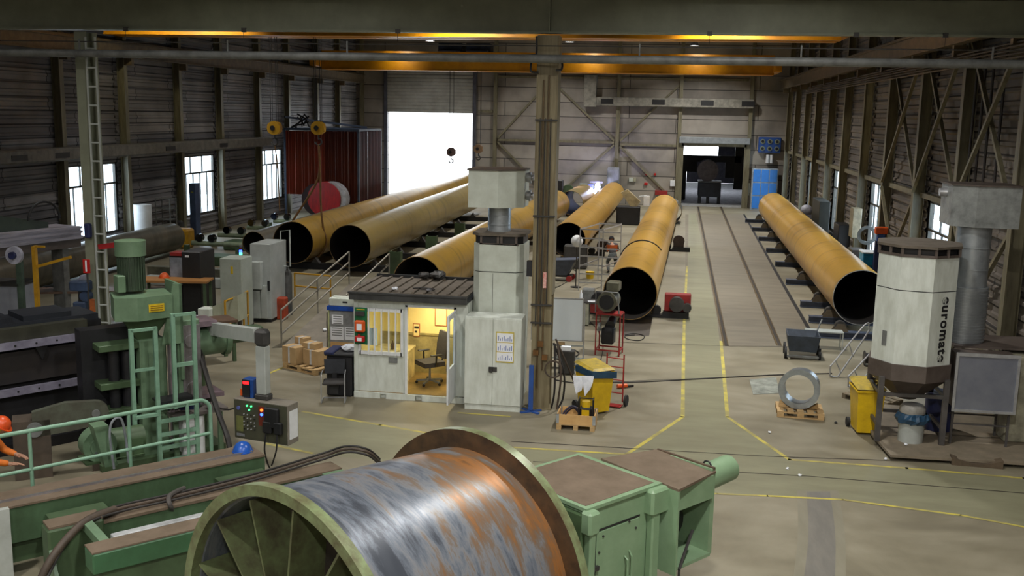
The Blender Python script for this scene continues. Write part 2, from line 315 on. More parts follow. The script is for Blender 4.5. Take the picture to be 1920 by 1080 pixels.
def smoothpath(pts, k=6):
    pts = [Vector(p) for p in pts]; out = []
    for i in range(len(pts) - 1):
        p0 = pts[max(i - 1, 0)]; p1 = pts[i]; p2 = pts[i + 1]; p3 = pts[min(i + 2, len(pts) - 1)]
        for j in range(k):
            t = j / k; out.append(.5 * ((2 * p1) + (p2 - p0) * t + (2 * p0 - 5 * p1 + 4 * p2 - p3) * t * t + (3 * p1 - p0 - 3 * p2 + p3) * t ** 3))
    return out + [pts[-1]]
exec_order = []
# ================================================================ THE HALL
XL, XR, YF, ZR = -24.1, 7.95, 75.5, 12.2
mb = MB(); mb.box(-26, 10, -6, YF + .3, -.3, 0); struct('floor', mb, floor_m)
mb = MB(); mb.box(-60, 40, YF + .3, 140, -.35, -.03); struct('ground_outside', mb, asph)
mb = MB(); mb.box(-26, 10, -6, YF + .3, ZR, ZR + .2); struct('ceiling', mb, roof_d)
def strip(name, pts, wd, mat, z=.004, num=[0]):
    mb = MB(); P = [at(*p) for p in pts]
    for a, b2 in zip(P[:-1], P[1:]):
        d = (b2 - a).normalized(); n = Vector((-d.y, d.x, 0)) * wd / 2; a2 = a - d * wd * .3; c = b2 + d * wd * .3
        mb.add([a2 - n + Vector((0, 0, z)), c - n + Vector((0, 0, z)), c + n + Vector((0, 0, z)), a2 + n + Vector((0, 0, z))], [(0, 1, 2, 3)])
    num[0] += 1; return struct(name or 'trim_%d' % num[0], mb, mat)
def patch(pts, mat, z, name='trim_floor_paint'):
    mb = MB(); P = [at(*p) for p in pts]; mb.add([(p.x, p.y, z) for p in P], [tuple(range(len(P)))]); return struct(name, mb, mat)
patch([(568, 772), (713, 797), (847, 820), (960, 839), (1175, 852), (1280, 782), (1364, 782), (1480, 862), (1700, 878), (1920, 900), (1990, 906), (1990, 1000), (1920, 987), (1580, 937), (1345, 925), (1000, 900), (585, 850), (500, 838), (470, 800)], walk, .002)
patch([(1280, 782), (1364, 782), (1345, 600), (1322, 480), (1305, 400), (1291, 400), (1290, 480), (1284, 600)], walk, .002)
patch([(1285, 640), (1360, 648), (1480, 650), (1530, 640), (1395, 402), (1285, 402)], trackf, .001, 'trim_track_slab')
patch([(1165, 630), (1217, 630), (1235, 540), (1190, 540)], darkf, .002, 'trim_dark_plate')
strip(None, [(568, 772), (713, 797), (847, 820), (960, 839), (1175, 852), (1280, 782), (1281, 700), (1283, 600), (1288, 500)], .085, mark)
strip(None, [(1352, 640), (1364, 782), (1480, 862), (1700, 878), (1920, 897), (1990, 904)], .085, mark)
strip(None, [(1130, 922), (1345, 926), (1440, 930), (1580, 937), (1800, 966), (1990, 1001)], .07, mark)
strip(None, [(500, 832), (585, 850)], .085, mark); strip(None, [(505, 700), (538, 686)], .08, mark); strip(None, [(860, 774), (955, 781)], .08, mark)
for p in ([(1150, 716), (1300, 710), (1452, 703)], [(960, 828), (1440, 856), (1800, 868)], [(1060, 638), (1360, 649), (1480, 650)], [(1000, 866), (1500, 892), (1920, 925)]): strip(None, p, .03, joint, .005)
strip(None, [(1395, 402), (1455, 510), (1530, 640)], .12, blk, .006)
def ribbon(name, left, right, mat, z):
    mb = MB(); A = [at(*p) for p in left]; B_ = [at(*p) for p in right]; A = smoothpath(A, 5); B_ = smoothpath(B_, 5); n = len(A)
    mb.add([(p.x, p.y, z) for p in A] + [(p.x, p.y, z) for p in B_], [(i, i + 1, n + i + 1, n + i) for i in range(n - 1)]); return struct(name, mb, mat)
ribbon('trim_tyre_band', [(1495, 920), (1496, 1000), (1488, 1080), (1480, 1160)], [(1572, 920), (1584, 1000), (1586, 1080), (1588, 1160)], tyre_l, .0025)
ribbon('trim_tyre_band', [(1512, 922), (1516, 1000), (1508, 1080), (1500, 1160)], [(1556, 922), (1566, 1000), (1566, 1080), (1566, 1160)], tyre_f, .0032)
for xa, xb in ((1309, 1362), (1352, 1462)):
    mb = MB(); a = at(xa, 388); b2 = at(xb, 648)
    for off, wd, z in ((-.07, .05, .012), (.05, .03, .01)):
        mb.bar(a + Vector((off, 0, z / 2 + .002)), b2 + Vector((off, 0, z / 2 + .002)), wd, z)
    struct('trim_floor_rail', mb, M('worn_rail_steel', (128, 112, 84), .4, .5, (96, 80, 58)))
    strip(None, [(xa, 388), (xb, 648)], .09, joint, .004)
# side walls of ribbed sheet, with window openings
def ribbed(mb, x, y0, y1, z0, z1, sgn):
    p = []; z = z0
    while z < z1 - 1e-3:
        for dz, dx in ((0, 0), (.16, 0), (.2, .05), (.28, .05)):
            if z + dz < z1: p.append((x + sgn * dx, z + dz))
        z += .32
    p.append((x, z1)); vs = []; fs = []
    for a, c in p: vs += [(a, y0, c), (a, y1, c)]
    for i in range(len(p) - 1): fs.append((2 * i, 2 * i + 1, 2 * i + 3, 2 * i + 2))
    mb.add(vs, fs); mb.box(x + sgn * -.1, x + sgn * -.2, y0, y1, z0, z1)
WINL = [(37.35, 41.35), (47.15, 51.0), (56.75, 60.5), (66.4, 70.2)]
WINR = [(29.6, 33.5), (39.4, 43.3), (49.2, 53.1), (59.0, 62.9), (68.8, 72.7)]
def side_wall(name, x, wins, z0w, z1w, mat, sgn):
    mb = MB(); ys = [-6] + [v for w_ in wins for v in w_] + [YF]
    for i in range(len(ys) - 1):
        if i % 2 == 0: ribbed(mb, x, ys[i], ys[i + 1], 0, ZR, sgn)
        else: ribbed(mb, x, ys[i], ys[i + 1], 0, z0w, sgn); ribbed(mb, x, ys[i], ys[i + 1], z1w, ZR, sgn)
    return struct(name, mb, mat)
side_wall('wall_left', XL, WINL, 1.0, 4.05, wall_left_m, 1); side_wall('wall_right', XR, WINR, 1.0, 4.05, wall_side_m, -1)
mb = MB(); mb.box(-26, 10, -6.3, -6, 0, ZR); struct('wall_back', mb, wall_far_m)
nwin = [0]
def window(x, y0, y1, sgn):
    nwin[0] += 1
    r = thing('window_%d' % nwin[0], None, None, (x - sgn * .1, (y0 + y1) / 2, 1.0)); r['kind'] = 'structure'
    hw = (y1 - y0) / 2; f = MB(); H = 3.05
    for z in (.04, 2.15, H - .04): f.box(-.04, .04, -hw, hw, z - .04, z + .04)
    for k in (-1, 1): f.box(-.05, .05, k * hw - .05, k * hw + .05, 0, H)
    for k in range(1, 5): f.box(-.03, .03, -hw + k * 2 * hw / 5 - .02, -hw + k * 2 * hw / 5 + .02, 0 if True else 0, 2.15)
    for k in (1, 2): f.box(-.03, .03, -hw + k * 2 * hw / 3 - .025, -hw + k * 2 * hw / 3 + .025, 2.15, H)
    f.build('window_frame', frame_m, r); g = MB(); g.box(-.006, .006, -hw + .04, hw - .04, .05, H - .05); g.build('window_pane', glass_m, r)
    portal((x - sgn * .25, (y0 + y1) / 2, 2.5), (0, R(-90) * sgn, 0), H, y1 - y0)
for a, b2 in WINL: window(XL, a, b2, 1)
for a, b2 in WINR: window(XR, a, b2, -1)
# far wall with a big roller door and the track door
DL = (-21.6, -15.0, 6.47); DR = (.62, 4.98, 4.5)
mb = MB()
for x0, x1, z0, z1 in ((-26, DL[0], 0, ZR), (DL[0], DL[1], DL[2], ZR), (DL[1], DR[0], 0, ZR), (DR[0], DR[1], DR[2], ZR), (DR[1], 10, 0, ZR)): mb.box(x0, x1, YF, YF + .3, z0, z1)
struct('wall_far', mb, wall_far_m)
portal((sum(DL[:2]) / 2, YF + .2, DL[2] / 2), (R(-90), 0, 0), 6.6, 6.47)
portal((sum(DR[:2]) / 2, YF + .2, DR[2] / 2), (R(-90), 0, 0), 4.4, 4.5)
r = thing('door_1', None, None, (-18.3, YF - .1, 0)); r['kind'] = 'structure'
mb = MB(); z = 6.4
while z < 9.5: mb.box(-3.3, 3.3, -.08, 0, z, z + .2, .03); mb.box(-3.3, 3.3, -.04, 0, z + .2, z + .26); z += .26
mb.build('roller_shutter', M('shutter_slats', (170, 168, 160), .5, .1, (140, 138, 130), 1), r)
mb = MB(); [mb.box(s * 3.42 - .12, s * 3.42 + .12, -.14, 0, 0, 9.6) for s in (-1, 1)]; mb.box(-3.5, 3.5, -.5, 0, 9.5, 10.1); mb.build('door_guide', M('guide_dark', (84, 84, 96), .5), r)
r = thing('door_2', None, None, (2.8, YF - .1, 0)); r['kind'] = 'structure'
mb = MB(); [mb.box(s * 2.3 - .14, s * 2.3 + .14, -.16, 0, 0, 4.7) for s in (-1, 1)]; mb.box(-2.3, 2.3, -.16, 0, 4.4, 4.6); mb.build('door_frame', col_m, r)
mb = MB(); mb.box(-2.5, 2.5, -.45, 0, 4.6, 5.05, .03); mb.build('shutter_box', zinc, r)
# wall framing on the far wall
for i, x in enumerate((-23.6, -13.3, -4.2, .28, 5.25)):
    mb = MB(); w_ = .13; mb.box(x - w_, x + w_, YF - .28, YF - .24, 0, ZR); mb.box(x - w_, x + w_, YF - .04, YF - .002, 0, ZR); mb.box(x - .02, x + .02, YF - .24, YF - .04, 0, ZR); struct('wall_post', mb, col_m)
for x0, x1, z in ((-13.1, -4.4, 4.42), (-4.0, .1, 4.3), (-14.6, -13.5, 6.5), (-13.1, 5.0, 9.05)):
    mb = MB(); mb.box(x0, x1, YF - .18, YF - .004, z, z + .16); struct('wall_girt', mb, col_m)
for a, c in (((-4.4, 4.62), (-9.2, 8.95)), ((-4.0, 4.62), (.1, 8.7)), ((-4.4, 4.35), (-8.6, .4)), ((-4.0, 4.25), (.1, .4)), ((-13.1, 4.62), (-9.2, 8.95)), ((-13.1, 4.35), (-9.0, .4))):
    mb = MB(); mb.bar((a[0], YF - .12, a[1]), (c[0], YF - .12, c[1]), .16, .14); struct('wall_brace', mb, col_m)
# side wall posts, H sections
def hcol(x, y, z0, z1, sgn, d=.34, fw=.28):
    mb = MB(); mb.box(x, x + sgn * .02, y - fw / 2, y + fw / 2, z0, z1); mb.box(x + sgn * .02, x + sgn * (d - .02), y - .012, y + .012, z0, z1); mb.box(x + sgn * (d - .02), x + sgn * d, y - fw / 2, y + fw / 2, z0, z1); return mb
YLc = [27.4, 32.2, 37.0, 41.75, 46.75, 51.3, 56.35, 60.9, 66.05, 70.6]; YRc = [24.3, 29.2, 34.0, 38.95, 43.85, 48.8, 53.6, 58.6, 63.3, 68.4, 73.2]
for y in YLc: struct('wall_column', hcol(XL + .06, y, 0, ZR, 1), col_m)
for y in YRc: struct('wall_column', hcol(XR - .06, y, 0, ZR, -1), col_m)
for i in range(len(YRc) - 1):
    mb = MB(); mb.box(XR - .2, XR - .06, YRc[i] + .15, YRc[i + 1] - .15, 4.12, 4.28); struct('wall_rail', mb, col_m)
for i in (0, 1, 2):
    y0, y1 = YRc[i] + .12, YRc[i + 1] - .12
    mb = MB()
    mb.bar((XR - .3, y0, 4.3), (XR - .3, y1, 8.6), .1, .1); mb.bar((XR - .42, y1, 4.3), (XR - .42, y0, 8.6), .1, .1)
    if i != 1: mb.bar((XR - .3, y0, 4.1), (XR - .3, y1, .2), .1, .1); mb.bar((XR - .42, y1, 4.1), (XR - .42, y0, .2), .1, .1)
    struct('wall_brace', mb, col_m)
# roof: cross beams and purlins
for y in (27, 36.8, 46.6, 56.4, 66.2):
    mb = MB(); mb.box(XL, XR, y - .1, y + .1, 11.3, 11.36); mb.box(XL, XR, y - .01, y + .01, 11.36, 12.1); mb.box(XL, XR, y - .1, y + .1, 12.1, ZR - .002); struct('roof_beam', mb, M('dark_roof_beam', (78, 76, 70), .6))
for x in range(-22, 8, 4):
    mb = MB(); mb.box(x - .04, x + .04, 22, YF - .4, 11.95, 12.19); struct('roof_purlin', mb, M('dark_roof_beam'))
# crane runways
for nm, x in (('left', XL + .75), ('right', XR - .75)):
    mb = MB(); mb.box(x - .14, x + .14, 6, YF - .4, 8.5, 8.54); mb.box(x - .01, x + .01, 6, YF - .4, 8.54, 9.06); mb.box(x - .14, x + .14, 6, YF - .4, 9.06, 9.1); mb.box(x - .03, x + .03, 6, YF - .4, 9.1, 9.18)
    for y in (YLc if nm == 'left' else YRc): mb.box(min(x, XL + .4 if nm == 'left' else XR - .4), max(x, XL + .4 if nm == 'left' else XR - .4), y - .1, y + .1, 8.2, 8.5)
    struct('crane_runway_' + nm, mb, M('runway_paint', (112, 96, 70), .5))
# ---- overhead cranes
def crane(y, z0, label, hooks):
    r = thing('bridge_crane', label, 'overhead crane', (-8.3, y, z0)); xl, xr = -14.9, 14.1
    for k, dy in enumerate((-.45, .45)):
        mb = MB(); mb.box(xl, xr, dy - .25, dy + .25, .04, 1.15); mb.box(xl, xr, dy - .32, dy + .32, 0, .04); mb.box(xl, xr, dy - .32, dy + .32, 1.15, 1.2); mb.build('girder', yel_crane, r)
    for x in (xl - .15, xr + .15): mb = MB(); mb.box(x - .2, x + .2, -2, 2, .14, .6, .03); mb.build('end_carriage', yel_crane, r)
    mb = MB()
    for hx in hooks: mb.box(hx + 8.3 - .8, hx + 8.3 + .8, -.6, .6, 1.25, 1.75, .04); mb.box(hx + 8.3 - .7, hx + 8.3 + .7, -1.1, 1.1, 1.2, 1.27)
    mb.build('hoist_trolley', M('dark_trolley', (60, 66, 84), .5), r)
    return r
hk1 = [aty(515, 240, 40), aty(597, 240, 40)]; hk2 = [aty(846, 285, 66), aty(897, 279, 66)]
crane(40, 9.34, 'yellow bridge crane nearest the grey roof beam, spanning the hall', [p.x for p in hk1])
crane(66, 9.1, 'orange-yellow bridge crane farther back, close to the far wall', [p.x for p in hk2])
def hook(p, top, s, label, mat):
    r = thing('crane_hook_block', label, 'crane hook', (p.x, p.y, p.z - .75 * s)); z = .75 * s
    mb = MB(); mb.cyl((0, -.14 * s, z), (0, .14 * s, z), .28 * s, 24); mb.cbox((0, 0, z), .56 * s, .2 * s, .3 * s); mb.build('sheave_housing', mat, r, True)
    mb = MB(); mb.cyl((-.04 * s, -.17 * s, z), (-.04 * s, -.14 * s, z), .1 * s, 20); mb.build('hub_opening', blk, r, True)
    mb = MB(); mb.tube([(0, 0, z - .25 * s), (0, 0, z - .42 * s)] + [v for v in arc((.0, 0, z - .56 * s), .13 * s, R(90), R(-180), 12)], .035 * s, 8); mb.build('hook', dgrey, r, True)
    mb = MB(); [mb.cyl((x * s, y * s, z + .15 * s), (x * s, y * s, top - p.z + z), .012, 6) for x in (-.12, .12) for y in (-.1, .1)]; mb.build('wire_rope', blk, r)
    return r
hook(hk1[0], 10.5, 1, 'yellow hook block hanging left of the red curtain booth', yels); hook(hk1[1], 10.5, 1, 'yellow hook block in front of the red curtain, sling hanging below', yels)
hook(hk2[0], 10.35, 1.05, 'dark hook block hanging in front of the bright roller door', M('hook_grey', (112, 92, 90), .5)); hook(hk2[1], 10.35, 1.05, 'brown hook block hanging just right of the bright roller door', M('hook_tan', (150, 120, 90), .5))
h = hk1[1]; mb = MB()
P0 = Vector((h.x, h.y, h.z - .66)); Ax = Vector((-14.95, 40, 1.2))
mb.tube(smoothpath([P0, P0 + Vector((.05, 0, -1.2)), Vector((-14.3, 40, 2.6)), Ax + Vector((.86 * math.cos(R(30)), 0, .86 * math.sin(R(30)))), Ax + Vector((.88, 0, -.1)), Ax + Vector((.6, 0, -.66)), Ax + Vector((0, 0, -.9)), Ax + Vector((-.7, 0, -.6)), Ax + Vector((-.9, 0, .1)), Ax + Vector((-.55, 0, .75)), P0 + Vector((-.05, 0, -1.4)), P0]), .045, 6)
solo('lifting_sling', mb, M('brown_webbing', (128, 92, 48), .8), 'brown lifting sling from the hook round the leftmost big pipe', 'sling', smooth=True)
h = hk1[0]; mb = MB(); mb.tube([(h.x, h.y, h.z - .66), (h.x + .1, h.y, 4), (h.x + .15, h.y, 2.3)], .03, 6); solo('lifting_chain', mb, M('brown_webbing'), 'thin brown chain hanging from the hook left of the curtain booth', 'chain')
# ---- near cross beam, columns, conduit
YB = 21.9
r = thing('cross_beam', 'grey-green deep steel beam across the top, carried by columns', 'beam', (-8, YB, 8.17))
mb = MB(); mb.box(-18, 18, -.14, .14, 0, .035); mb.box(-18, 18, -.01, .01, .035, .7); mb.build('web_and_lower_flange', beam_m, r)
mb = MB(); mb.box(-18, 18, -.22, .22, .7, .76); mb.build('top_flange', M('beam_top_brown', (96, 84, 60), .6), r)
for x in (5.28,): mb = MB(); mb.box(x - .012, x + .012, -.14, -.012, .035, .7); mb.build('stiffener', beam_m, r)
for x in (-10, -4.3, -1.5, 2.0, 8.6, 11.5, 13.2):
    mb = MB(); mb.box(x - .05, x + .05, -.17, -.12, -.03, .06); mb.cyl((x, -.16, -.2), (x, -.16, .02), .006, 5); mb.build('beam_clamp', dgrey, r)
r = thing('steel_column', 'olive steel column with cables down its face, beside the white cabin', 'column', (-2.72, YB, 0))
mb = MB(); W = .21; mb.box(-W, W, -.22, -.19, 0, 8.12); mb.box(-W, W, .19, .22, 0, 8.12); mb.box(-.02, .02, -.19, .19, 0, 8.12); mb.box(-.26, .26, -.26, .26, 0, .03); mb.build('column_shaft', colc_m, r)
mb = MB(); mb.box(-W - .02, -W + .0, -.24, .24, 1.95, 8.12); mb.box(W, W + .02, -.24, .24, 2.6, 8.12); mb.build('cover_plate', colc_m, r)
for i, (x, z0, z1, rr) in enumerate(((-.13, 1.9, 6.4, .013), (-.07, .5, 7.2, .018), (-.02, 1.9, 6.4, .012), (.04, .9, 7.3, .018), (.1, 2.4, 6.4, .012))):
    mb = MB(); mb.cyl((x, -.245, z0), (x, -.245, z1), rr, 8); mb.build('cable', M('brown_cable', (104, 84, 56), .6) if i % 2 else dgrey, r)
for z in (6.35, 4.3, 2.35, 1.95): mb = MB(); mb.box(-.24, .24, -.27, -.225, z, z + .035); mb.build('cable_clamp', dgrey, r)
mb = MB(); mb.box(.02, .09, -.27, -.25, 2.75, 3.1); tag(mb.build('notice_plate', M('red_white_label', (196, 70, 56), .6, 0, (220, 190, 180), 20), r), 'small red and white notice')
for z, x in ((1.3, -.1), (1.2, .1), (1.5, 0)): mb = MB(); mb.cbox((x, -.27, z), .12, .08, .12); mb.build('valve', M('brass_valve', (140, 100, 60), .4, .5), r)
mb = MB(); mb.cbox((-.3, -.12, 3.15), .12, .16, .34); mb.build('switch_box', plast, r)
r = thing('steel_column', 'grey-green latticed steel column at the left, in front of a window', 'column', (aty(178, 300, YB).x, YB, 0))
mb = MB(); mb.box(-.24, .06, -.2, -.17, 0, 8.12); mb.box(-.24, .06, .17, .2, 0, 8.12); mb.box(-.12, -.08, -.17, .17, 0, 8.12); mb.build('column_shaft', beam_m, r)
mb = MB(); mb.box(.07, .1, -.3, -.26, .2, 8.0); mb.box(.3, .33, -.3, -.26, .2, 8.0); mb.build('ladder_stile', lgrey, r)
for k in range(18): mb = MB(); mb.cyl((.1, -.28, .6 + k * .42), (.3, -.28, .6 + k * .42), .022, 6); mb.build('rung', lgrey, r)
mb = MB(); mb.box(.14, .2, -.1, .0, .0, 8.1); mb.build('side_channel', beam_m, r)
r = thing('conduit_pipe', 'long grey conduit pipe hung below the cross beam', 'pipe', (-8, YB - .55, 7.62))
mb = MB(); mb.cyl((-18, 0, 0), (18, 0, 0), .085, 14); mb.build('conduit_tube', mgrey, r, True)
for x in (-9.5, -5.2, -1.7, 1.0, 7.2, 10.4, 14): mb = MB(); mb.box(x - .015, x + .015, -.02, .02, .07, .32); mb.build('hanger', mgrey, r)
mb = MB(); mb.cyl((-18, .0, .26), (18, 0, .26), .012, 6); mb.build('support_wire', dgrey, r)
for i, (pts_, lab) in enumerate((([(1006, 68), (1006, 98), (1000, 103), (960, 104)], 'upper left'), ([(1000, 103), (996, 118), (996, 134), (1010, 136)], 'lower left'), ([(1040, 108), (1052, 106), (1054, 116), (1053, 130), (1042, 132)], 'right'))):
    mb = MB(); mb.tube(smoothpath([aty(x, y, YB - .36) for x, y in pts_], 4), .022, 8); solo('bent_conduit', mb, blk, lab + ' bent black conduit near the top of the olive column', 'conduit', smooth=True)
# wall ducts
r = thing('ventilation_duct', 'long grey ventilation duct along the left wall above the windows', 'duct', (XL + .75, 42, 4.35))
mb = MB(); mb.box(-.28, .28, -18, 14.6, 0, .5, .06); mb.build('duct_body', M('duct_grey', (116, 112, 104), .5), r)
for px in (36, 117, 320, 420): p = atx(px, 285, XL + 1.03); mb = MB(); mb.box(.28, .3, p.y - 42 - .45, p.y - 42 + .45, .12, .32); mb.build('air_outlet', blk, r)
r = thing('ventilation_duct', 'grey duct with dark grilles high on the far wall', 'duct', (-.2, YF - .5, 7.15))
mb = MB(); mb.box(-5.6, 5.6, -.2, .2, 0, .62, .03); mb.box(-6.5, -5.6, -.22, .22, -.1, 2.2, .03); mb.build('duct_body', M('duct_light', (148, 144, 132), .5), r)
for x in (-4.8, -1.1, 2.35, 5.2): mb = MB(); mb.box(x - .45, x + .45, -.22, -.2, .14, .5); mb.build('grille', blk, r)
# ---- high bay lamps
def highbay(x, y, z, label, power):
    r = thing('highbay_lamp', label, 'lamp', (x, y, z), 0, 'high bay lamps')
    mb = MB(); mb.lathe((0, 0, 0), [(.26, 0), (.24, .08), (.12, .26), (.09, .42), (.0, .44)], 20); mb.build('lamp_shade', alu, r, True)
    mb = MB(); mb.lathe((0, 0, .0), [(.0, .02), (.22, .02), (.24, .03)], 20); mb.build('lamp_lens', M('lamp_glow', (255, 250, 240), emit=18), r)
    mb = MB(); mb.cyl((0, 0, .42), (0, 0, ZR - z), .015, 6); mb.build('hanging_rod', dgrey, r)
    return r
YA = 58.0
for (px, py), s in zip(((806, 77), (1068, 79), (1302, 86)), ('leftmost', 'middle', 'rightmost')):
    p = aty(px, py, YA); highbay(p.x, p.y, p.z, s + ' of the three lit lamps under the dark roof', 0)
LAMPC = (1, .98, .93)
for x, kx in ((-18, .27), (-8.5, .7), (1.5, 1.15)):
    for y, pw, sp_ in ((-4, 1000, 170), (6, 800, 165), (16, 360, 140), (27, 400, 108), (38, 420, 108), (49, 460, 120), (60, 520, 130), (70, 560, 140)):
        lamp((x, y, 11.1), pw * kx, .6, LAMPC, spread=sp_)
# lights added without lamp bodies, to make the crane girders glow yellow
for px, yy in ((290, 33), (880, 33), (1400, 33), (750, 60), (1110, 60), (1310, 60)):
    q = aty(px, 100, yy + 5); lamp((q.x, yy + (2.5 if yy == 33 else 3.5), 10.4), 60 if yy == 33 else 12, .3, (1, .9, .6), (R(72), 0, 0), spread=100, name='added_girder_light')
# ================================================================ BIG PIPES
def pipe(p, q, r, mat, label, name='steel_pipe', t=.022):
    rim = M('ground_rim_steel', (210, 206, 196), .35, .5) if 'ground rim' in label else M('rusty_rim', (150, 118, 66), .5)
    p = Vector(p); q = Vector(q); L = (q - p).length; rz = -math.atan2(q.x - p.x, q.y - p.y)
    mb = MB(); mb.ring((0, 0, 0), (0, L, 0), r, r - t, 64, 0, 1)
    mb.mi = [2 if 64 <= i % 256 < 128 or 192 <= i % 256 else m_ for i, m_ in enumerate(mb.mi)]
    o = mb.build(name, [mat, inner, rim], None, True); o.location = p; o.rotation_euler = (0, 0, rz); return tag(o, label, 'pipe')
pipe((-14.95, 38.5, 1.2), (-15.1, 73, 1.2), .85, pipe_a, 'big ochre spiral pipe, leftmost of the big ones, sling round its end')
pipe((-12.45, 38.1, 1.2), (-12.75, 65, 1.2), .85, pipe_b, 'big dull ochre spiral pipe, second from the left, behind the cabin')
pipe((-8.1, 31.8, 1.0), (-7.1, 62.5, 1.0), .84, pipe_a, 'big ochre spiral pipe running behind the tall grey filter unit')
pipe((-4.5, 44.7, .98), (-4.2, 73, .98), .78, pipe_e, 'big ochre spiral pipe right of the column, ladder at its open end')
pipe((-1.18, 31.6, .98), (-.46, 61.8, .98), .85, pipe_e, 'big bright ochre pipe beside the floor tracks, on red rollers')
pipe((5.87, 31.9, 1.13), (6.12, 64, 1.13), .86, pipe_e, 'big ochre pipe along the right wall, bright ground rim')
g = at(1066, 383, .9)
pipe((g.x + .05, 64.6, .9), (g.x + .3, 71, .9), .78, pipe_b, 'short brown pipe section lit violet by welding, near far wall')
pipe((-.1, 62.4, .72), (-.05, 64.5, .72), .7, pipe_g, 'short grey pipe section behind the far end of the tracks-side pipe')
mb = MB(); mb.box(g.x - .3, g.x + .7, 65, 65.3, 0, .14); mb.box(g.x - .1, g.x + .9, 69.5, 69.8, 0, .14); solo('timber_bearer', mb, M('bearer_brown', (86, 70, 54), .8), 'dark timber bearers under the short violet-lit pipe', 'timber')
g = at(476, 459, .75)
pipe((g.x, g.y, .8), (g.x - .2, g.y + 14, .8), .52, pipe_g, 'narrower grey-brown pipe left of the big pipes, dark open end')
g = at(322, 444, .75)
pipe((g.x + .1, g.y - 13, .75), (g.x, g.y, .75), .62, pipe_g, 'dark grey pipe lying at the left wall below the windows')
mb = MB(); mb.extr([(0, -.01, -.3), (.3, -.01, -.3), (.3, -.01, .25), (.1, -.01, .12), (0, -.01, .08)], (0, .03, 0)); p = at(794, 521, .7)
o = solo('wooden_board', mb, ply, 'small board standing inside the mouth of the pipe behind the cabin', 'board', loc=Vector((p.x, 32.6, .5)))
mb = MB(); E0 = Vector((-1.02, 38.4, .98)); mb.tube([E0 + Vector((.87 * math.sin(t), 0, .87 * math.cos(t))) for t in [R(a) for a in range(-75, 56, 8)]], .022, 6)
solo('strap_band', mb, blk, 'black strap laid over the top of the tracks-side pipe', 'strap', smooth=True)
# roller stands under the right pipe
def roller_stand(x0, x1, px_, y, label, zc, r0):
    r = thing('roller_stand', label, 'pipe roller', (px_, y, 0), 0, 'roller stands under the right-hand pipe'); a, c = x0 - px_, x1 - px_
    mb = MB(); mb.box(a, c, -.14, .14, .19, .22); mb.box(a, c, -.012, .012, .03, .19); mb.box(a, c, -.14, .14, 0, .03); mb.build('base_beam', bsteel, r)
    zr = zc - math.sqrt((r0 + .17) ** 2 - .7 ** 2)
    for wx in (-.7, .7):
        mb = MB(); mb.cyl((wx, -.09, zr), (wx, .09, zr), .17, 20); mb.build('roller', dgrey, r, True)
        mb = MB(); [mb.extr([(wx - .24, y_, .22), (wx + .24, y_, .22), (wx + .1, y_, .46), (wx - .1, y_, .46)], (0, .02, 0)) for y_ in (-.14, .12)]; mb.build('roller_bracket', M('bracket_brown', (96, 84, 66), .6), r)
pts = [(1532, 632), (1516, 604), (1500, 575), (1473, 533), (1453, 499), (1436, 473), (1422, 451), (1410, 433), (1397, 417)]
nm = ['nearest', 'second', 'third', 'fourth', 'fifth', 'sixth', 'seventh', 'eighth', 'farthest']
for (px, py), n_ in zip(pts, nm):
    p = at(px, py); roller_stand(p.x, 7.2, 5.87 + (p.y - 31.9) * .0078, p.y, n_ + ' roller stand in the row under the right-hand pipe', 1.13, .86)
# stands under the tracks-side pipe
def big_roller(loc, label, xl, xr, red):
    r = thing('pipe_turning_roller', label, 'pipe roller', loc)
    mb = MB(); mb.box(xl, xr, -.16, .16, .0, .1); mb.box(.9, xr, -.16, .16, .1, .2); mb.box(xl, -.9, -.16, .16, .1, .2); mb.build('base_beam', blk_m, r)
    for s in (-1, 1):
        mb = MB(); mb.cyl((s * .69, -.1, .23), (s * .69, .1, .23), .16, 20); mb.build('roller', rubber, r, True)
    if red:
        mb = MB(); mb.box(.95, 1.8, .0, .3, .2, .78, .02); mb.build('drive_box', redp, r)
        mb = MB(); mb.cyl((1.35, -.3, .48), (1.35, -.02, .48), .24, 24); mb.cyl((1.68, -.26, .38), (1.68, -.02, .38), .14, 20); mb.build('drive_motor', dgrey, r, True)
        mb = MB(); mb.box(-1.75, -1.35, -.1, .3, .2, .82, .03); mb.build('gear_case', mgrey, r)
        mb = MB(); mb.cyl((-1.2, -.24, .5), (-1.2, .0, .5), .25, 24); mb.build('hand_wheel', blk_m, r, True)
    else:
        mb = MB(); mb.cyl((1.2, -.08, .5), (1.2, .1, .5), .28, 24); mb.box(.95, 1.45, -.06, .06, .2, .5); mb.build('side_roller', M('roller_brown', (74, 58, 52), .6), r, True)
    return r
big_roller((-1.05, 33.0, 0), 'red turning roller with motor under the near end of the tracks-side pipe', -1.9, 1.75, True)
big_roller((-.8, 49.8, 0), 'black roller stand halfway along the tracks-side pipe', -1.2, 1.75, False)
big_roller((-4.3, 47, 0), 'dark roller stand under the ladder-end pipe', -1.1, 1.3, False)
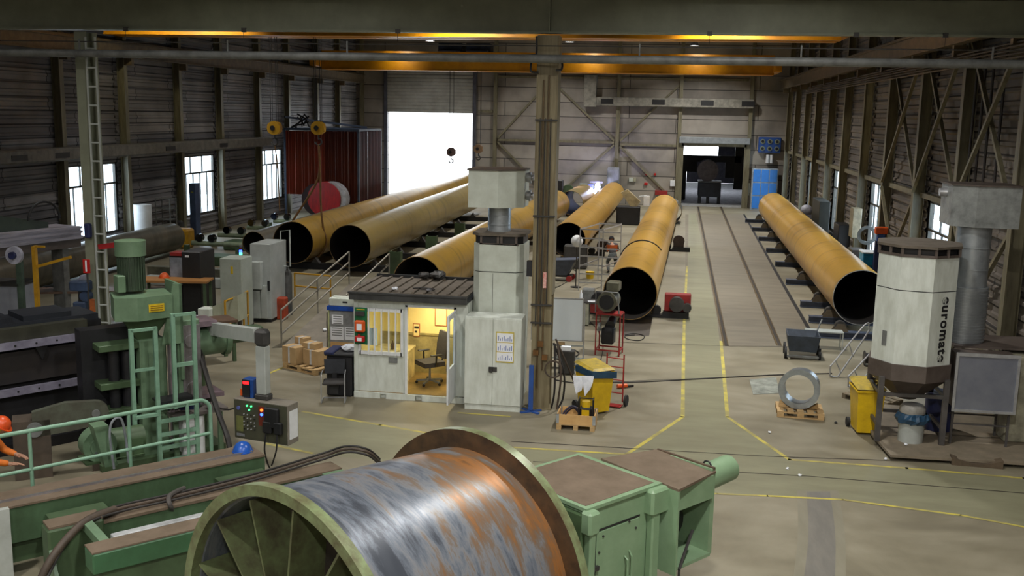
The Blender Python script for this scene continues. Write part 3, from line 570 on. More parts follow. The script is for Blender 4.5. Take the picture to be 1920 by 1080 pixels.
# skids under the left pipes, green stanchions
f = None
for i, y in enumerate((39.6, 43.5, 47.6, 51.8, 56, 60.2)):
    mb = MB(); mb.box(-18.4, -10.6, y - .15, y + .15, 0, .28); 
    r = thing('pipe_skid', ['nearest', 'second', 'third', 'fourth', 'fifth', 'farthest'][i] + ' dark cross skid carrying the two leftmost big pipes', 'skid', (-14, y, 0), 0, 'dark skids under the left pipes')
    mb = MB(); mb.box(-4.4, 3.6, -.15, .15, 0, .25); mb.build('skid_beam', blk_m, r)
    for x in (-1.5, -.4, 1.0, 2.1):
        mb = MB(); mb.extr([(x - .18, -.12, .25), (x + .18, -.12, .25), (x, -.12, .5)], (0, .24, 0)); mb.build('chock', dgrey, r)
for i, (px, py, h) in enumerate(((740, 512, 1.0), (808, 478, 1.0), (861, 450, 1.0))):
    p = at(px, py, .2); mb = MB(); mb.box(p.x - .24, p.x + .24, p.y - .02, p.y + .0, 0, 1.05); mb.box(p.x - .24, p.x - .21, p.y, p.y + .3, 0, 1.05); mb.box(p.x + .21, p.x + .24, p.y, p.y + .3, 0, 1.05)
    solo('stanchion_post', mb, green_d, ['nearest', 'middle', 'farthest'][i] + ' of the green posts between the two middle pipes', 'post', 'green stanchion posts')
for i, y in enumerate((33.6, 39, 44.5, 50, 56)):
    x = -8.1 + (y - 31.8) * .0326; mb = MB(); mb.box(x - 1.3, x + 1.3, y - .12, y + .12, 0, .16)
    solo('pipe_support_beam', mb, blk_m, ['nearest', 'second', 'third', 'fourth', 'farthest'][i] + ' dark support beam under the pipe behind the filter unit', 'beam', 'dark beams under the middle pipe')
# conveyor beams with chrome rollers left of the pipes
for i, (xa, ya, xb, yb, b1, b2) in enumerate(((350, 455, 440, 461, 365, 392), (400, 440, 470, 446, 419, 450), (455, 426, 520, 430, 469, 499), (505, 414, 560, 417, 515, 543))):
    a = at(xa, ya, .55); c = at(xb, yb, .55); r = thing('conveyor_beam', ['nearest', 'second', 'third', 'farthest'][i] + ' pale green tube with two chrome rollers, left of the big pipes', 'conveyor', ((a.x + c.x) / 2, a.y, 0), 0, 'roller tubes left of the pipes')
    hx = abs(c.x - a.x) / 2
    mb = MB(); mb.cyl((-hx + .25, 0, .55), (hx + .5, 0, .55), .11, 14); mb.build('cross_tube', M('pale_olive_tube', (134, 144, 112), .5), r, True)
    for k in (b1, b2):
        p = at(k, (ya + yb) / 2 - 10, .8); x = p.x - r.location.x; mb = MB(); mb.cyl((x, -.12, .8), (x, .12, .8), .17, 18); mb.build('chrome_roller', M('chrome', (120, 126, 140), .12, 1), r, True)
    mb = MB(); [mb.box(x - .1, x + .1, -.1, .1, 0, .46) for x in (-hx, hx)]; mb.build('support_leg', green_d, r)
for (xa, ya, xb, yb), lab in (((345, 478, 430, 490), 'green platform in front of the nearest roller tube'), ((420, 452, 500, 456), 'green platform between the roller tubes')):
    a = at(xa, ya, .4); c = at(xb, yb, .4); mb = MB(); mb.box(a.x, c.x, a.y - .1, a.y + .9, 0, .4, .03); solo('steel_platform', mb, green_d, lab, 'platform')
for i, (y0, z0) in enumerate(((502, .55), (520, .35))):
    a = at(345, y0, z0); c = at(425, y0 + 6, z0); mb = MB(); mb.box(a.x - 1.5, c.x + .6, a.y, a.y + .3, 0, z0, .02)
    solo('track_beam', mb, lgrey if i else M('dark_olive_beam', (112, 110, 92), .5), ['long olive beam on the floor behind the black cabinet', 'long pale beam on the floor in front of the olive one'][i], 'beam')
# ================================================================ OFFICE CABIN
cx0, cx1, cy0, cy1 = -7.02, -4.38, 21.72, 23.7
r = thing('office_cabin', 'white portable office cabin with lit doorway and barred window', 'cabin', (cx0, cy0, 0)); W, D, H = cx1 - cx0, cy1 - cy0, 2.3
mb = MB()
for a, c in ((0, .62), (.76, 1.45), (1.6, W)): mb.box(a, c, -.03, .06, 0, .13)
mb.box(0, W, .06, D, 0, .1); mb.box(0, W, .0, D, .1, .14); mb.build('base_frame', creamw, r)
mb = MB(); mb.box(.0, .1, 0, .1, .14, H); mb.box(.1, 1.17, .02, .08, .14, 1.06); mb.box(.1, 1.17, .02, .08, 2.06, H); mb.box(.1, .12, .02, .08, 1.06, 2.06)
mb.box(1.15, 1.25, 0, .1, .14, H); mb.box(1.25, 2.36, .0, .1, 2.17, H); mb.box(2.36, 2.42, 0, .1, .14, H); mb.box(2.42, W, .0, .1, .14, H); mb.build('front_wall', creamw, r)
mb = MB(); mb.box(0, .05, .1, D, .14, H); mb.box(W - .05, W, .1, D, .14, H); mb.box(0.05, W - .05, D - .05, D, .14, H); mb.build('outer_wall', creamw, r)
mb = MB(); mb.box(.05, .07, .1, D - .05, .15, H); mb.box(W - .07, W - .05, .1, D - .05, .15, H); mb.box(.07, W - .07, D - .07, D - .05, 1.15, H); mb.build('wall_lining', intw, r)
mb = MB(); mb.box(.07, W - .07, D - .07, D - .05, .15, 1.1); mb.box(.07, W - .07, D - .09, D - .05, 1.1, 1.15); mb.build('wall_panelling', M('beige_panelling', (176, 160, 104), .6), r)
mb = MB(); mb.box(.05, W - .05, .0, D - .05, .14, .152); mb.build('cabin_floor', M('brown_lino', (150, 122, 68), .4), r)
mb = MB(); mb.box(-.06, W + .0, -.16, -.1, 2.3, 2.44); mb.box(-.06, W + .0, -.1, D + .06, 2.3, 2.34); mb.box(-.08, W + .0, -.18, D + .08, 2.44, 2.48); mb.build('roof_fascia', fascia, r)
mb = MB(); mb.box(-.06, W, -.12, D + .05, 2.47, 2.49)
for k in range(10): x = .05 + k * .265; mb.box(x, x + .05, -.1, D + .04, 2.49, 2.525)
mb.build('ribbed_roof', roofm, r)
mb = MB(); mb.box(-.04, W, D, D + .05, 2.48, 2.56); mb.build('roof_edge', blk, r)
f = mb = MB()
for x in (.14, 1.13): mb.box(x - .03, x + .03, -.02, .03, 1.02, 2.1)
mb.box(.14, 1.13, -.02, .03, 1.02, 1.1); mb.box(.14, 1.13, -.02, .03, 2.02, 2.1)
wf = mb.build('window_frame', white, r)
for x in (.36, .5, .66, .83, .99): mb = MB(); mb.box(x - .016, x + .016, -.05, -.025, 1.02, 2.1); mb.build('window_bar', white, wf)
mb = MB(); mb.box(.17, 1.1, .04, .046, 1.08, 2.04); mb.build('window_pane', glass_m, r)
mb = MB(); mb.box(1.21, 1.26, -.03, .02, .14, 2.2); mb.box(2.33, 2.38, -.03, .02, .14, 2.2); mb.box(1.21, 2.38, -.03, .02, 2.16, 2.2); mb.build('door_frame', white, r)
dl = MB(); dl.box(2.340, 2.380, -.76, -.03, .16, .95); dl.box(2.340, 2.380, -.76, -.66, .95, 2.14); dl.box(2.340, 2.380, -.13, -.03, .95, 2.14); dl.box(2.340, 2.380, -.66, -.13, 2.03, 2.14)
d = dl.build('door_leaf', white, r); mb = MB(); mb.box(2.355, 2.365, -.66, -.13, .95, 2.03); mb.build('door_pane', glass_m, d)
mb = MB(); mb.bar((2.320, -.7, .95), (2.320, -.58, .95), .02); mb.box(2.320, 2.340, -.72, -.68, .9, 1.06); mb.build('door_handle', dgrey, d)
mb = MB(); mb.box(.82, 1.02, -.01, .02, .85, .97); mb.build('vent_plate', mgrey, r)
lamp((cx0 + 1.7, cy0 + 1.1, 2.2), 42, .7, (1, .86, .52), spread=170, name='cabin_ceiling_light')
mb = MB(); mb.box(-.4, .4, -.06, .06, 0, .04); solo('ceiling_light', mb, M('tube_glow', (255, 232, 170), emit=5), 'tube lamp on the ceiling inside the lit cabin', 'lamp', loc=Vector((cx0 + 1.0, cy0 + 1.3, 2.22)))
def framed(x, z, w_, h, lab, mat=M('red_picture_frame', (196, 110, 60), .5)):
    r2 = thing('wall_poster', lab, 'poster', (cx0 + x, cy1 - .075, z)); mb = MB(); mb.box(-w_ / 2, w_ / 2, -.012, 0, 0, h); mb.build('frame', mat, r2); mb = MB(); mb.box(-w_ / 2 + .02, w_ / 2 - .02, -.016, -.012, .02, h - .02); mb.build('sheet', M('cream_sheet', (238, 218, 158), .6, 0, (222, 200, 140), 6, 0), r2)
    return r2
def fr(x0, y0, x1, y1, lab):
    A = aty(x0, y1, cy1 - .1); B_ = aty(x1, y0, cy1 - .1); return framed((A.x + B_.x) / 2 - cx0, A.z, B_.x - A.x, min(B_.z, 2.24) - A.z, lab)
fr(815, 578, 838, 611, 'larger framed sheet on the cabin back wall above the chair'); q = fr(774, 607, 787, 631, 'smaller framed picture low on the cabin back wall, left of the chair')
mb = MB(); mb.box(-.05, .06, -.02, -.016, .2, .26); mb.box(-.04, .02, -.02, -.016, .1, .15); mb.build('printed_motif', blk, q)
fr(776, 566, 793, 574, 'framed sheet partly hidden at the top left of the cabin doorway'); fr(817, 566, 834, 574, 'framed sheet partly hidden at the top right of the cabin doorway')
r = thing('desk', 'cream desk inside the cabin left of the office chair', 'desk', (cx0 + .9, cy0 + 1.2, .152))
mb = MB(); mb.box(-.75, .12, -.45, .5, .7, .74); mb.build('desktop', M('desk_cream', (216, 198, 140), .5), r); mb = MB(); mb.box(-.3, .1, -.42, .45, 0, .7); mb.build('drawer_unit', M('desk_cream'), r); mb = MB(); mb.box(-.72, -.68, -.4, .45, 0, .7); mb.build('leg', M('desk_cream'), r)
mb = MB(); mb.box(.4, .42, -.35, .4, 0, .02)
for i, (x, y, h, rr, lab, mt) in enumerate(((-.3, -.1, .22, .04, 'brown bottle on the cabin desk behind the window bars', M('brown_glass', (90, 60, 30), .2)), (-.05, -.2, .26, .035, 'clear bottle on the cabin desk, right of the brown one', M('clear_plastic', (226, 214, 180), .2)))):
    mb = MB(); mb.lathe((0, 0, 0), [(.001, 0), (rr, 0), (rr, h * .6), (rr * .4, h * .8), (rr * .4, h), (.001, h)], 12); solo('bottle', mb, mt, lab, 'bottle', smooth=True, loc=Vector((cx0 + .9 + x, cy0 + 1.2 + y, .152 + .74)))
mb = MB(); mb.box(-.14, .14, -.01, .01, .0, .4); solo('notice_sheet', mb, paper, 'white sheet standing behind the left bars of the cabin window', 'paper', loc=Vector((cx0 + .36, cy0 + .16, 1.2)))
# office chair
r = thing('office_chair', 'dark brown office swivel chair inside the lit cabin doorway', 'chair', (aty(806, 700, cy0 + .95).x, cy0 + .95, .152), R(-48)); r.scale = (1.06, 1.06, 1.08)
mb = MB()
for k in range(5): a = k * R(72) + .3; mb.bar((0, 0, .1), (.3 * math.cos(a), .3 * math.sin(a), .07), .04, .035)
mb.build('star_base', mgrey, r)
for k in range(5): a = k * R(72) + .3; mb = MB(); mb.cyl((.3 * math.cos(a) - .015, .3 * math.sin(a), .03), (.3 * math.cos(a) + .015, .3 * math.sin(a), .03), .03, 12); mb.build('castor', blk, r, True)
mb = MB(); mb.cyl((0, 0, .1), (0, 0, .42), .025, 12); mb.build('gas_column', mgrey, r, True)
mb = MB(); mb.box(-.25, .25, -.25, .25, .42, .52, .05); mb.build('seat', fabric, r, True)
bk = [(-.2, .26, .56), (-.23, .3, .85), (-.18, .34, 1.14), (.18, .34, 1.14), (.23, .3, .85), (.2, .26, .56)]
mb = MB(); mb.extr(bk, (0, .05, 0)); mb.build('backrest', fabric, r)
mb = MB(); mb.tube([(0, .1, .42), (0, .3, .46), (0, .36, .7)], .02, 8); mb.build('back_bracket', blk, r)
for s in (-1, 1): mb = MB(); mb.bar((s * .28, 0, .45), (s * .3, .0, .68), .03); mb.box(s * .3 - .04, s * .3 + .04, -.14, .14, .68, .71, .01); mb.build('armrest', blk, r)
# first-aid / defibrillator board
r = thing('emergency_board', 'green emergency board with orange and red boxes on the cabin wall', 'board', (cx0 + .04, cy0 - .05, 1.26))
mb = MB(); mb.box(0, .29, -.01, .02, 0, .84); mb.build('backing_board', M('emergency_green', (16, 112, 66), .5), r)
mb = MB(); mb.box(.05, .24, -.02, -.01, .79, .81); mb.build('yellow_strip', yelp, r); mb = MB(); mb.box(.03, .24, -.05, -.01, .66, .76, .02); mb.build('black_unit', dgrey, r)
mb = MB(); mb.box(.02, .26, -.12, -.01, .29, .56, .03); o = mb.build('orange_case', org, r); mb = MB(); mb.box(.08, .2, -.124, -.12, .34, .49); mb.build('case_label', paper, o)
mb = MB(); mb.box(.02, .25, -.1, -.01, .06, .2, .02); mb.box(.09, .14, -.06, -.01, .2, .24); o = mb.build('red_case', redb, r); mb = MB(); mb.box(.08, .19, -.104, -.1, .09, .17); mb.build('case_label', paper, o)
# bits on the cabin roof
for i, (px, py, s, mt, nm_, lab) in enumerate(((825, 518, .2, dgrey, 'crumpled_sheet', 'larger dark crumpled lump at the back of the cabin roof'), (798, 517, .16, dgrey, 'crumpled_sheet', 'smaller dark crumpled lump at the back of the cabin roof'), (741, 541, .07, cloth, 'rag', 'small pale rag on the left of the cabin roof'), (804, 544, .07, steel, 'metal_part', 'shiny metal part on the middle of the cabin roof'))):
    p = at(px, py, 2.56); mb = MB(); random.seed(i); t = MB(); t.ball((0, 0, 0), s, .45, 10)
    t.v = [v * (1 + random.uniform(-.25, .25)) for v in t.v]; mb.join(t, Matrix.Translation((0, 0, s * .42))); solo(nm_, mb, mt, lab, nm_.split('_')[0] if nm_ != 'crumpled_sheet' else 'sheet', loc=Vector((p.x, min(p.y, 23.55), 2.535)))
mb = MB(); mb.tube(smoothpath([(0, 0, 0), (.2, .1, .0), (.45, .05, 0), (.5, -.1, 0), (.2, -.1, 0)]), .015, 6); p = at(790, 541, 2.54); solo('hose_piece', mb, hose_m, 'short dark hose lying on the cabin roof', 'hose', loc=Vector((p.x - .2, p.y, 2.54)))
# ================================================================ LOCKER AND FILTER UNIT
r = thing('metal_cupboard', 'grey-white two-door metal cupboard with calendar, beside the cabin', 'cupboard', (-4.36, 21.3, 0)); W = 1.26
mb = MB(); mb.box(0, W, .02, .62, .12, 2.1, .01); mb.box(.01, W - .01, .03, .6, 0, .12); mb.build('cupboard_body', creamw, r)
for s, (a, c) in (('l', (.01, W / 2 - .005)), ('r', (W / 2 + .005, W - .01))):
    mb = MB(); mb.box(a, c, -.0, .02, .14, 2.06); d = mb.build('door', creamw, r)
    if s == 'r': mb = MB(); mb.box(W / 2 - .08, W / 2 + .1, -.02, 0, .9, 1.0); mb.box(W / 2 - .07, W / 2 - .0, -.05, -.02, .88, .97); mb.build('padlock', dgrey, d)
r = thing('wall_calendar', 'three-panel calendar with blue print and yellow edge on the cupboard', 'calendar', (-4.36 + W / 2 + .09, 21.3, 1.14))
mb = MB(); mb.box(-.02, .38, -.008, 0, -.03, .66); mb.build('backing_card', M('yellow_card', (228, 206, 90), .6), r)
for k in range(3):
    z = k * .215; mb = MB(); mb.box(0, .36, -.013, -.008, z, z + .2); o = mb.build('month_sheet', paper, r)
    mb = MB()
    for i in range(8): x = .03 + i * .042; mb.box(x, x + .014, -.0145, -.013, z + .03, z + .05 + .09 * ((i * 7 + k) % 3 + 1) / 3)
    mb.build('printed_days', M('print_blue', (110, 136, 206), .7), o)
def chamf(w_, d, c, x0=0, y0=0): return [(x0 + c, y0), (x0 + w_ - c, y0), (x0 + w_, y0 + c), (x0 + w_, y0 + d - c), (x0 + w_ - c, y0 + d), (x0 + c, y0 + d), (x0, y0 + d - c), (x0, y0 + c)]
r = thing('air_filter_unit', 'tall grey-white filter tower behind the cupboard, box on top', 'air filter', (-4.35, 22.04, 0)); W = 1.14
mb = MB(); mb.prism(chamf(W, 1.1, .15), .02, 2.98); mb.build('lower_body', cream, r); mb = MB(); mb.prism(chamf(W + .0, 1.1, .15), 3.0, 3.62); mb.build('upper_body', cream, r)
mb = MB(); mb.prism(chamf(W - .03, 1.06, .15, .015, .015), 2.97, 3.01); mb.box(.46, .468, -.004, .0, 1.2, 2.96); mb.build('panel_seam', dgrey, r)
mb = MB(); mb.prism(chamf(W - .06, 1.04, .15, .03, .03), 3.62, 3.8); mb.build('vent_recess', blk, r)
mb = MB()
for x in (.16, .54, .62, .95): mb.box(x, x + .05, 0, .05, 3.62, 3.8)
mb.box(.15, 1.03, 0, .04, 3.6, 3.635); mb.build('vent_bar', brownp, r)
mb = MB(); mb.prism(chamf(W + .06, 1.16, .16, -.03, -.03), 3.8, 3.86); mb.build('top_plate', roofm, r)
mb = MB(); mb.cyl((.5, .55, 3.86), (.5, .55, 4.5), .26, 28); [mb.ring((.5, .55, z), (.5, .55, z + .02), .272, .25, 28) for z in (4.0, 4.2, 4.4)]; mb.build('round_duct', zinc, r, True)
mb = MB(); mb.prism([(-.12, .0), (.55, -.0), (1.08, .35), (1.08, 1.1), (-.12, 1.1)], 4.42, 5.24); mb.build('silencer_box', cream, r)
mb = MB(); mb.prism([(-.15, -.03), (.56, -.03), (1.1, .34), (1.1, 1.12), (-.15, 1.12)], 5.24, 5.27); mb.build('box_lid', brownp, r)
for z in (4.68, 5.08): mb = MB(); mb.cyl((1.08, .6, z), (1.2, .6, z), .1, 20, .13); mb.cyl((1.2, .6, z), (1.26, .6, z), .07, 16); mb.build('outlet_nozzle', alu, r, True)
# euromate tower at the right
cx, cy = 4.92, 21.15
r = thing('air_filter_unit', 'big octagonal white filter tower on a steel frame, lettered euromate', 'air filter', (cx, cy, .12))
def octo(R0, rot=R(22.5), n=8, ax=1, ay=1): return [(R0 * ax * math.cos(rot + i * 2 * math.pi / n), R0 * ay * math.sin(rot + i * 2 * math.pi / n)) for i in range(n)]
RO = R(10)
mb = MB(); mb.prism(octo(.8, RO), 1.62, 3.1); mb.build('lower_body', creamw, r); mb = MB(); mb.prism(octo(.8, RO), 3.12, 3.78); mb.build('upper_body', creamw, r)
mb = MB(); mb.prism(octo(.785, RO), 3.09, 3.13); mb.prism(octo(.74, RO), 3.78, 3.95); mb.build('dark_recess', blk, r)
mb = MB()
O8 = octo(.8, RO)
for i in range(8):
    a = Vector(O8[i] + (0,)); c = Vector(O8[(i + 1) % 8] + (0,))
    for t in (0, .5): p = a.lerp(c, t); mb.bar(p + Vector((0, 0, 3.78)), p + Vector((0, 0, 3.95)), .05)
    mb.bar(a + Vector((0, 0, 3.8)), c + Vector((0, 0, 3.8)), .03, .05)
mb.build('vent_bar', brownp, r)
mb = MB(); mb.prism(octo(.85, RO), 3.95, 4.0); mb.build('top_plate', roofm, r)
mb = MB(); mb.prism(octo(.84, RO), 1.3, 1.63); mb.build('hopper_band', brownp, r)
a = octo(.8, RO); c = octo(.2, RO); mb = MB(); mb.add([(x, y, 1.3) for x, y in a] + [(x, y, .8) for x, y in c], [tuple(range(8)), tuple(reversed(range(8, 16)))] + [(i, (i + 1) % 8, 8 + (i + 1) % 8, 8 + i) for i in range(8)]); mb.build('hopper_cone', brownp, r)
for x in (-.62, .62):
    for y in (-.55, .62): mb = MB(); mb.box(x - .05, x + .05, y - .05, y + .05, 0, 1.34); mb.build('leg', M('frame_dark_grey', (84, 80, 78), .5), r)
for z in (.32, .98): 
    mb = MB(); [mb.bar((-.62, y, z), (.62, y, z), .05, .07) for y in ((-.55, .62) if z > .5 else (.62,))]; [mb.bar((x, -.55, z), (x, .62, z), .05, .07) for x in (-.62, .62)]; mb.build('frame_rail', M('frame_dark_grey'), r)
mb = MB(); A = Vector(O8[4] + (0,)); B2 = Vector(O8[5] + (0,)); n_ = Vector((A.y - B2.y, B2.x - A.x, 0)).normalized()
pc = A.lerp(B2, .55); n_ = Vector((pc.x, pc.y, 0)).normalized(); tdir = (B2 - A).normalized()
mb.add([pc - tdir * .06 + n_ * .012 + Vector((0, 0, 1.95)), pc + tdir * .06 + n_ * .012 + Vector((0, 0, 1.95)), pc + tdir * .06 + n_ * .012 + Vector((0, 0, 2.25)), pc - tdir * .06 + n_ * .012 + Vector((0, 0, 2.25))], [(0, 1, 2, 3)]); mb.build('inspection_plate', mgrey, r)
# lettering
tcv = bpy.data.curves.new('lettering', 'FONT'); tcv.body = 'euromate'; tcv.size = .3; tcv.extrude = .003; tcv.offset = .008; tcv.align_x = 'CENTER'; tcv.space_character = 1.12
to = bpy.data.objects.new('t', tcv); COL.objects.link(to); bpy.context.view_layer.update(); me = bpy.data.meshes.new_from_object(to); bpy.data.objects.remove(to); me.materials.append(blk)
lo = bpy.data.objects.new('lettering', me); COL.objects.link(lo); lo.parent = r
A = Vector(O8[6] + (0,)); B2 = Vector(O8[7] + (0,)); pc = A.lerp(B2, .62); t_ = (B2 - A).normalized(); n_ = t_.cross(Vector((0, 0, 1))).normalized()
if n_.dot(Vector((A.x + B2.x, A.y + B2.y, 0))) < 0: n_ = -n_
dn = Vector((0, 0, -1)); lo.matrix_local = Matrix(((dn.x, t_.x, n_.x, pc.x + n_.x * .006 - t_.x * .1), (dn.y, t_.y, n_.y, pc.y + n_.y * .006 - t_.y * .1), (dn.z, t_.z, n_.z, 2.36), (0, 0, 0, 1)))
# platform under it
mb = MB(); P = [at(1634, 812, .12), at(1670, 853, .12), at(1925, 853, .12), at(2000, 853, .12)]
mb.prism([(P[0].x, P[0].y), (P[1].x, P[1].y), (8.6 - .75, P[1].y + .1), (7.85, 23.4), (P[0].x + .2, 23.4)], .07, .12)
solo('floor_platform', mb, M('brown_deck', (134, 122, 104), .7, 0, (108, 98, 82), 3), 'low brown deck plate on the floor under the octagonal filter', 'platform')
mb = MB(); mb.prism([(P[0].x + .25, P[0].y), (P[1].x + .12, P[1].y + .2), (7.6, P[1].y + .3), (7.6, 23.2), (P[0].x + .4, 23.2)], 0, .07); solo('deck_gap_shade', mb, blk, 'black block standing for the shaded gap under the low brown deck', 'frame')  # solid black put in for the shade in the gap below the deck
# exhaust box with ducts
r = thing('exhaust_duct', 'silver corrugated exhaust duct with big square box on top, at right', 'duct', (6.1, 21.6, .12))
mb = MB(); mb.cyl((.0, .3, 1.9), (.0, .3, 3.05), .41, 36)
for k in range(17): mb.ring((0, .3, 1.93 + k * .066), (0, .3, 1.95 + k * .066), .425, .40, 36)
mb.build('corrugated_sleeve', zinc, r, True)
mb = MB(); mb.cyl((0.03, .3, 3.05), (.03, .3, 4.4), .34, 32); [mb.ring((.03, .3, z), (.03, .3, z + .02), .352, .33, 32) for z in (3.4, 3.85, 4.25)]; mb.build('round_duct', zinc, r, True)
mb = MB(); mb.prism([(-.52, .05), (-.1, -.2), (.72, -.22), (.72, .9), (-.52, .9)], 4.3, 5.12); mb.build('silencer_box', M('silencer_grey', (164, 168, 166), .45, .2), r); mb = MB(); mb.prism([(-.55, .03), (-.1, -.24), (.75, -.25), (.75, .92), (-.55, .92)], 5.12, 5.15); mb.build('box_lid', brownp, r)
mb = MB(); mb.cyl((-.66, .5, 4.95), (-.52, .5, 4.95), .08, 16, .1); mb.build('outlet_nozzle', alu, r, True)
mb = MB(); mb.box(-.3, 1.5, -.3, .95, 1.86, 1.9); mb.build('top_plate', brownp, r)
FX = 5.62
mb = MB(); mb.box(-.38, .74, -.92, -.32, .76, 1.84, .0); o = mb.build('filter_housing', brownp, r)
mb = MB(); mb.box(-.4, .76, -.95, -.92, .72, 1.88); mb.build('front_panel', M('panel_mesh_silver', (150, 154, 166), .35, .6, (132, 136, 150), 2, 0), r)
mb = MB(); mb.box(-.42, .78, -.975, -.95, .7, .75); mb.box(-.42, .78, -.975, -.95, 1.83, 1.9); mb.box(-.42, -.37, -.975, -.95, .75, 1.83); mb.box(.73, .78, -.975, -.95, .75, 1.83); mb.build('panel_frame', alu, r)
for x in (-.36, .7):
    for y in (-.85, -.1): mb = MB(); mb.box(x - .02, x + .02, y - .02, y + .02, 0, .76 if y < -.5 else 1.86); mb.build('leg', M('frame_dark_grey'), r)
mb = MB(); mb.bar((-.36, -.85, .42), (.7, -.85, .42), .03); mb.bar((-.36, -.1, .42), (.7, -.1, .42), .03); mb.build('frame_rail', M('frame_dark_grey'), r)
mb = MB(); mb.box(6.86, 7.6, 21.1, 21.9, .12, 1.9, .02); solo('beige_cabinet', mb, M('beige_paint', (176, 172, 148), .5), 'beige cabinet at the right edge behind the silver filter panel', 'cabinet')
r = thing('dust_barrel', 'grey-white dust barrel with blue bag under the octagonal hopper', 'barrel', (at(1706, 826, .12).x, 20.75, .12))
mb = MB(); mb.lathe((0, 0, 0), [(.001, 0), (.24, 0), (.25, .3), (.25, .52), (.001, .52)], 28); mb.build('barrel_body', lgrey, r, True)
random.seed(3); t = MB(); t.lathe((0, 0, 0), [(.255, .4), (.3, .42), (.33, .5), (.29, .58), (.255, .6)], 28); t.v = [v + Vector((random.uniform(-.02, .03), random.uniform(-.02, .02), random.uniform(-.02, .02))) for v in t.v]; t.build('bin_bag', bagb, r)
mb = MB(); mb.lathe((0, 0, 0), [(.001, .6), (.25, .6), (.25, .7), (.2, .76), (.001, .76)], 28); mb.build('barrel_lid', M('lid_grey', (150, 146, 138), .5), r, True)
mb = MB(); mb.lathe((0, 0, 0), [(.001, 0), (.29, 0), (.29, .8), (.001, .8)], 28); p = at(1770, 806, .12); solo('blue_drum', mb, blued, 'dark blue drum on the deck behind the filter frame', 'drum', smooth=True, loc=Vector((5.75, 21.75, .12)))
# saddle block
p = at(1832, 876); mb = MB(); pr = [(-.46, 0), (.46, 0), (.46, .16)] + [(.46 - .0 - k * .092, .16 - .1 * math.sin(math.pi * k / 10)) for k in range(1, 10)] + [(-.46, .16)]
mb.extr([(x, 0, z) for x, z in pr], (0, .22, 0)); solo('pipe_saddle_block', mb, M('brown_timber', (104, 88, 68), .8), 'brown timber block with hollowed top in front of the deck', 'block', loc=Vector((p.x, p.y, 0)), rz=-.05)
for i, (px, py, z) in enumerate(((1697, 840, .12), (1655, 843, 0))):
    pass
# ================================================================ YELLOW BINS, PALLETS, SMALL THINGS
def wheelie(loc, rz, label, bag=True):
    r = thing('wheelie_bin', label, 'bin', loc, rz)
    mb = MB(); b_ = [(-.22, -.28), (.22, -.28), (.22, .26), (-.22, .26)]; t_ = [(-.28, -.35), (.28, -.35), (.28, .36), (-.28, .36)]
    mb.add([(x, y, .05) for x, y in b_] + [(x, y, .96) for x, y in t_], [(0, 3, 2, 1), (4, 5, 6, 7)] + [(i, (i + 1) % 4, 4 + (i + 1) % 4, 4 + i) for i in range(4)]); mb.box(-.3, .3, -.37, .38, .92, .97, .01); mb.build('bin_body', yelp, r)
    mb = MB(); mb.add([(-.3, -.38, 1.0), (.3, -.38, 1.0), (.3, .4, 1.06), (-.3, .4, 1.06), (-.24, -.3, 1.05), (.24, -.3, 1.05), (.24, .33, 1.12), (-.24, .33, 1.12)], [(0, 3, 2, 1), (4, 5, 6, 7), (0, 1, 5, 4), (1, 2, 6, 5), (2, 3, 7, 6), (3, 0, 4, 7)]); mb.build('bin_lid', M('worn_yellow_lid', (206, 176, 60), .5, 0, (150, 134, 70), 6), r)
    for s in (-1, 1): mb = MB(); mb.cyl((s * .24, .33, .1), (s * .3, .33, .1), .1, 20); mb.build('wheel', rubber, r, True)
    mb = MB(); mb.cyl((-.24, .33, .1), (.24, .33, .1), .015, 8); mb.build('axle', dgrey, r)
    if bag:
        random.seed(5); t = MB(); t.box(-.32, .32, -.4, .3, .86, 1.0); t.v = [v + Vector((0, 0, -.05 if v.x > 0 and v.y < 0 else .02)) for v in t.v]; t.build('bin_bag', bagb, r)
    return r
wheelie((-1.52, 21.8, 0), R(38), 'yellow wheelie bin with blue bag and white rags, right of the column')
random.seed(9)
for i, (px, py) in enumerate(((1086, 712), (1103, 712))):
    p = aty(px, py, 21.42); mb = MB(); w_ = .07
    pts = [(-.13, .0, .13), (.13, .0, .14), (.11, -.03, .0), (.07, -.02, -.18 + .05 * i), (-.05, -.03, -.26 - .05 * i), (-.1, -.02, -.05)]
    mb.extr([(x, y, z) for x, y, z in pts], (0, .03, 0)); solo('rag', mb, cloth, ['left', 'right'][i] + ' of the two white rags hanging over the yellow bin edge by the column', 'rag', loc=Vector((p.x, 21.30 - .02 * i, p.z - .02)))
wheelie((at(1618, 812).x + .05, 21.6, 0), R(4), 'dirty yellow wheelie bin beside the octagonal filter frame', False)
# hand truck behind the bin
def handtruck(loc, rz, label, mat=redp):
    r = thing('hand_truck', label, 'hand truck', loc, rz)
    mb = MB(); mb.tube([(-.2, 0, .1), (-.2, 0, 1.2)], .018, 8); mb.tube([(.2, 0, .1), (.2, 0, 1.2)], .018, 8); [mb.bar((-.2, 0, z), (.2, 0, z), .03, .015) for z in (.3, .6, .9, 1.1)]; mb.build('frame', mat, r)
    mb = MB(); mb.box(-.22, .22, -.22, 0, .03, .045); mb.build('toe_plate', mat, r)
    for s in (-1, 1): mb = MB(); mb.cyl((s * .24, .06, .13), (s * .29, .06, .13), .13, 20); mb.build('wheel', rubber, r, True)
    return r
handtruck((-1.1, 22.35, 0), R(-15), 'red hand truck standing behind the yellow bin by the column')
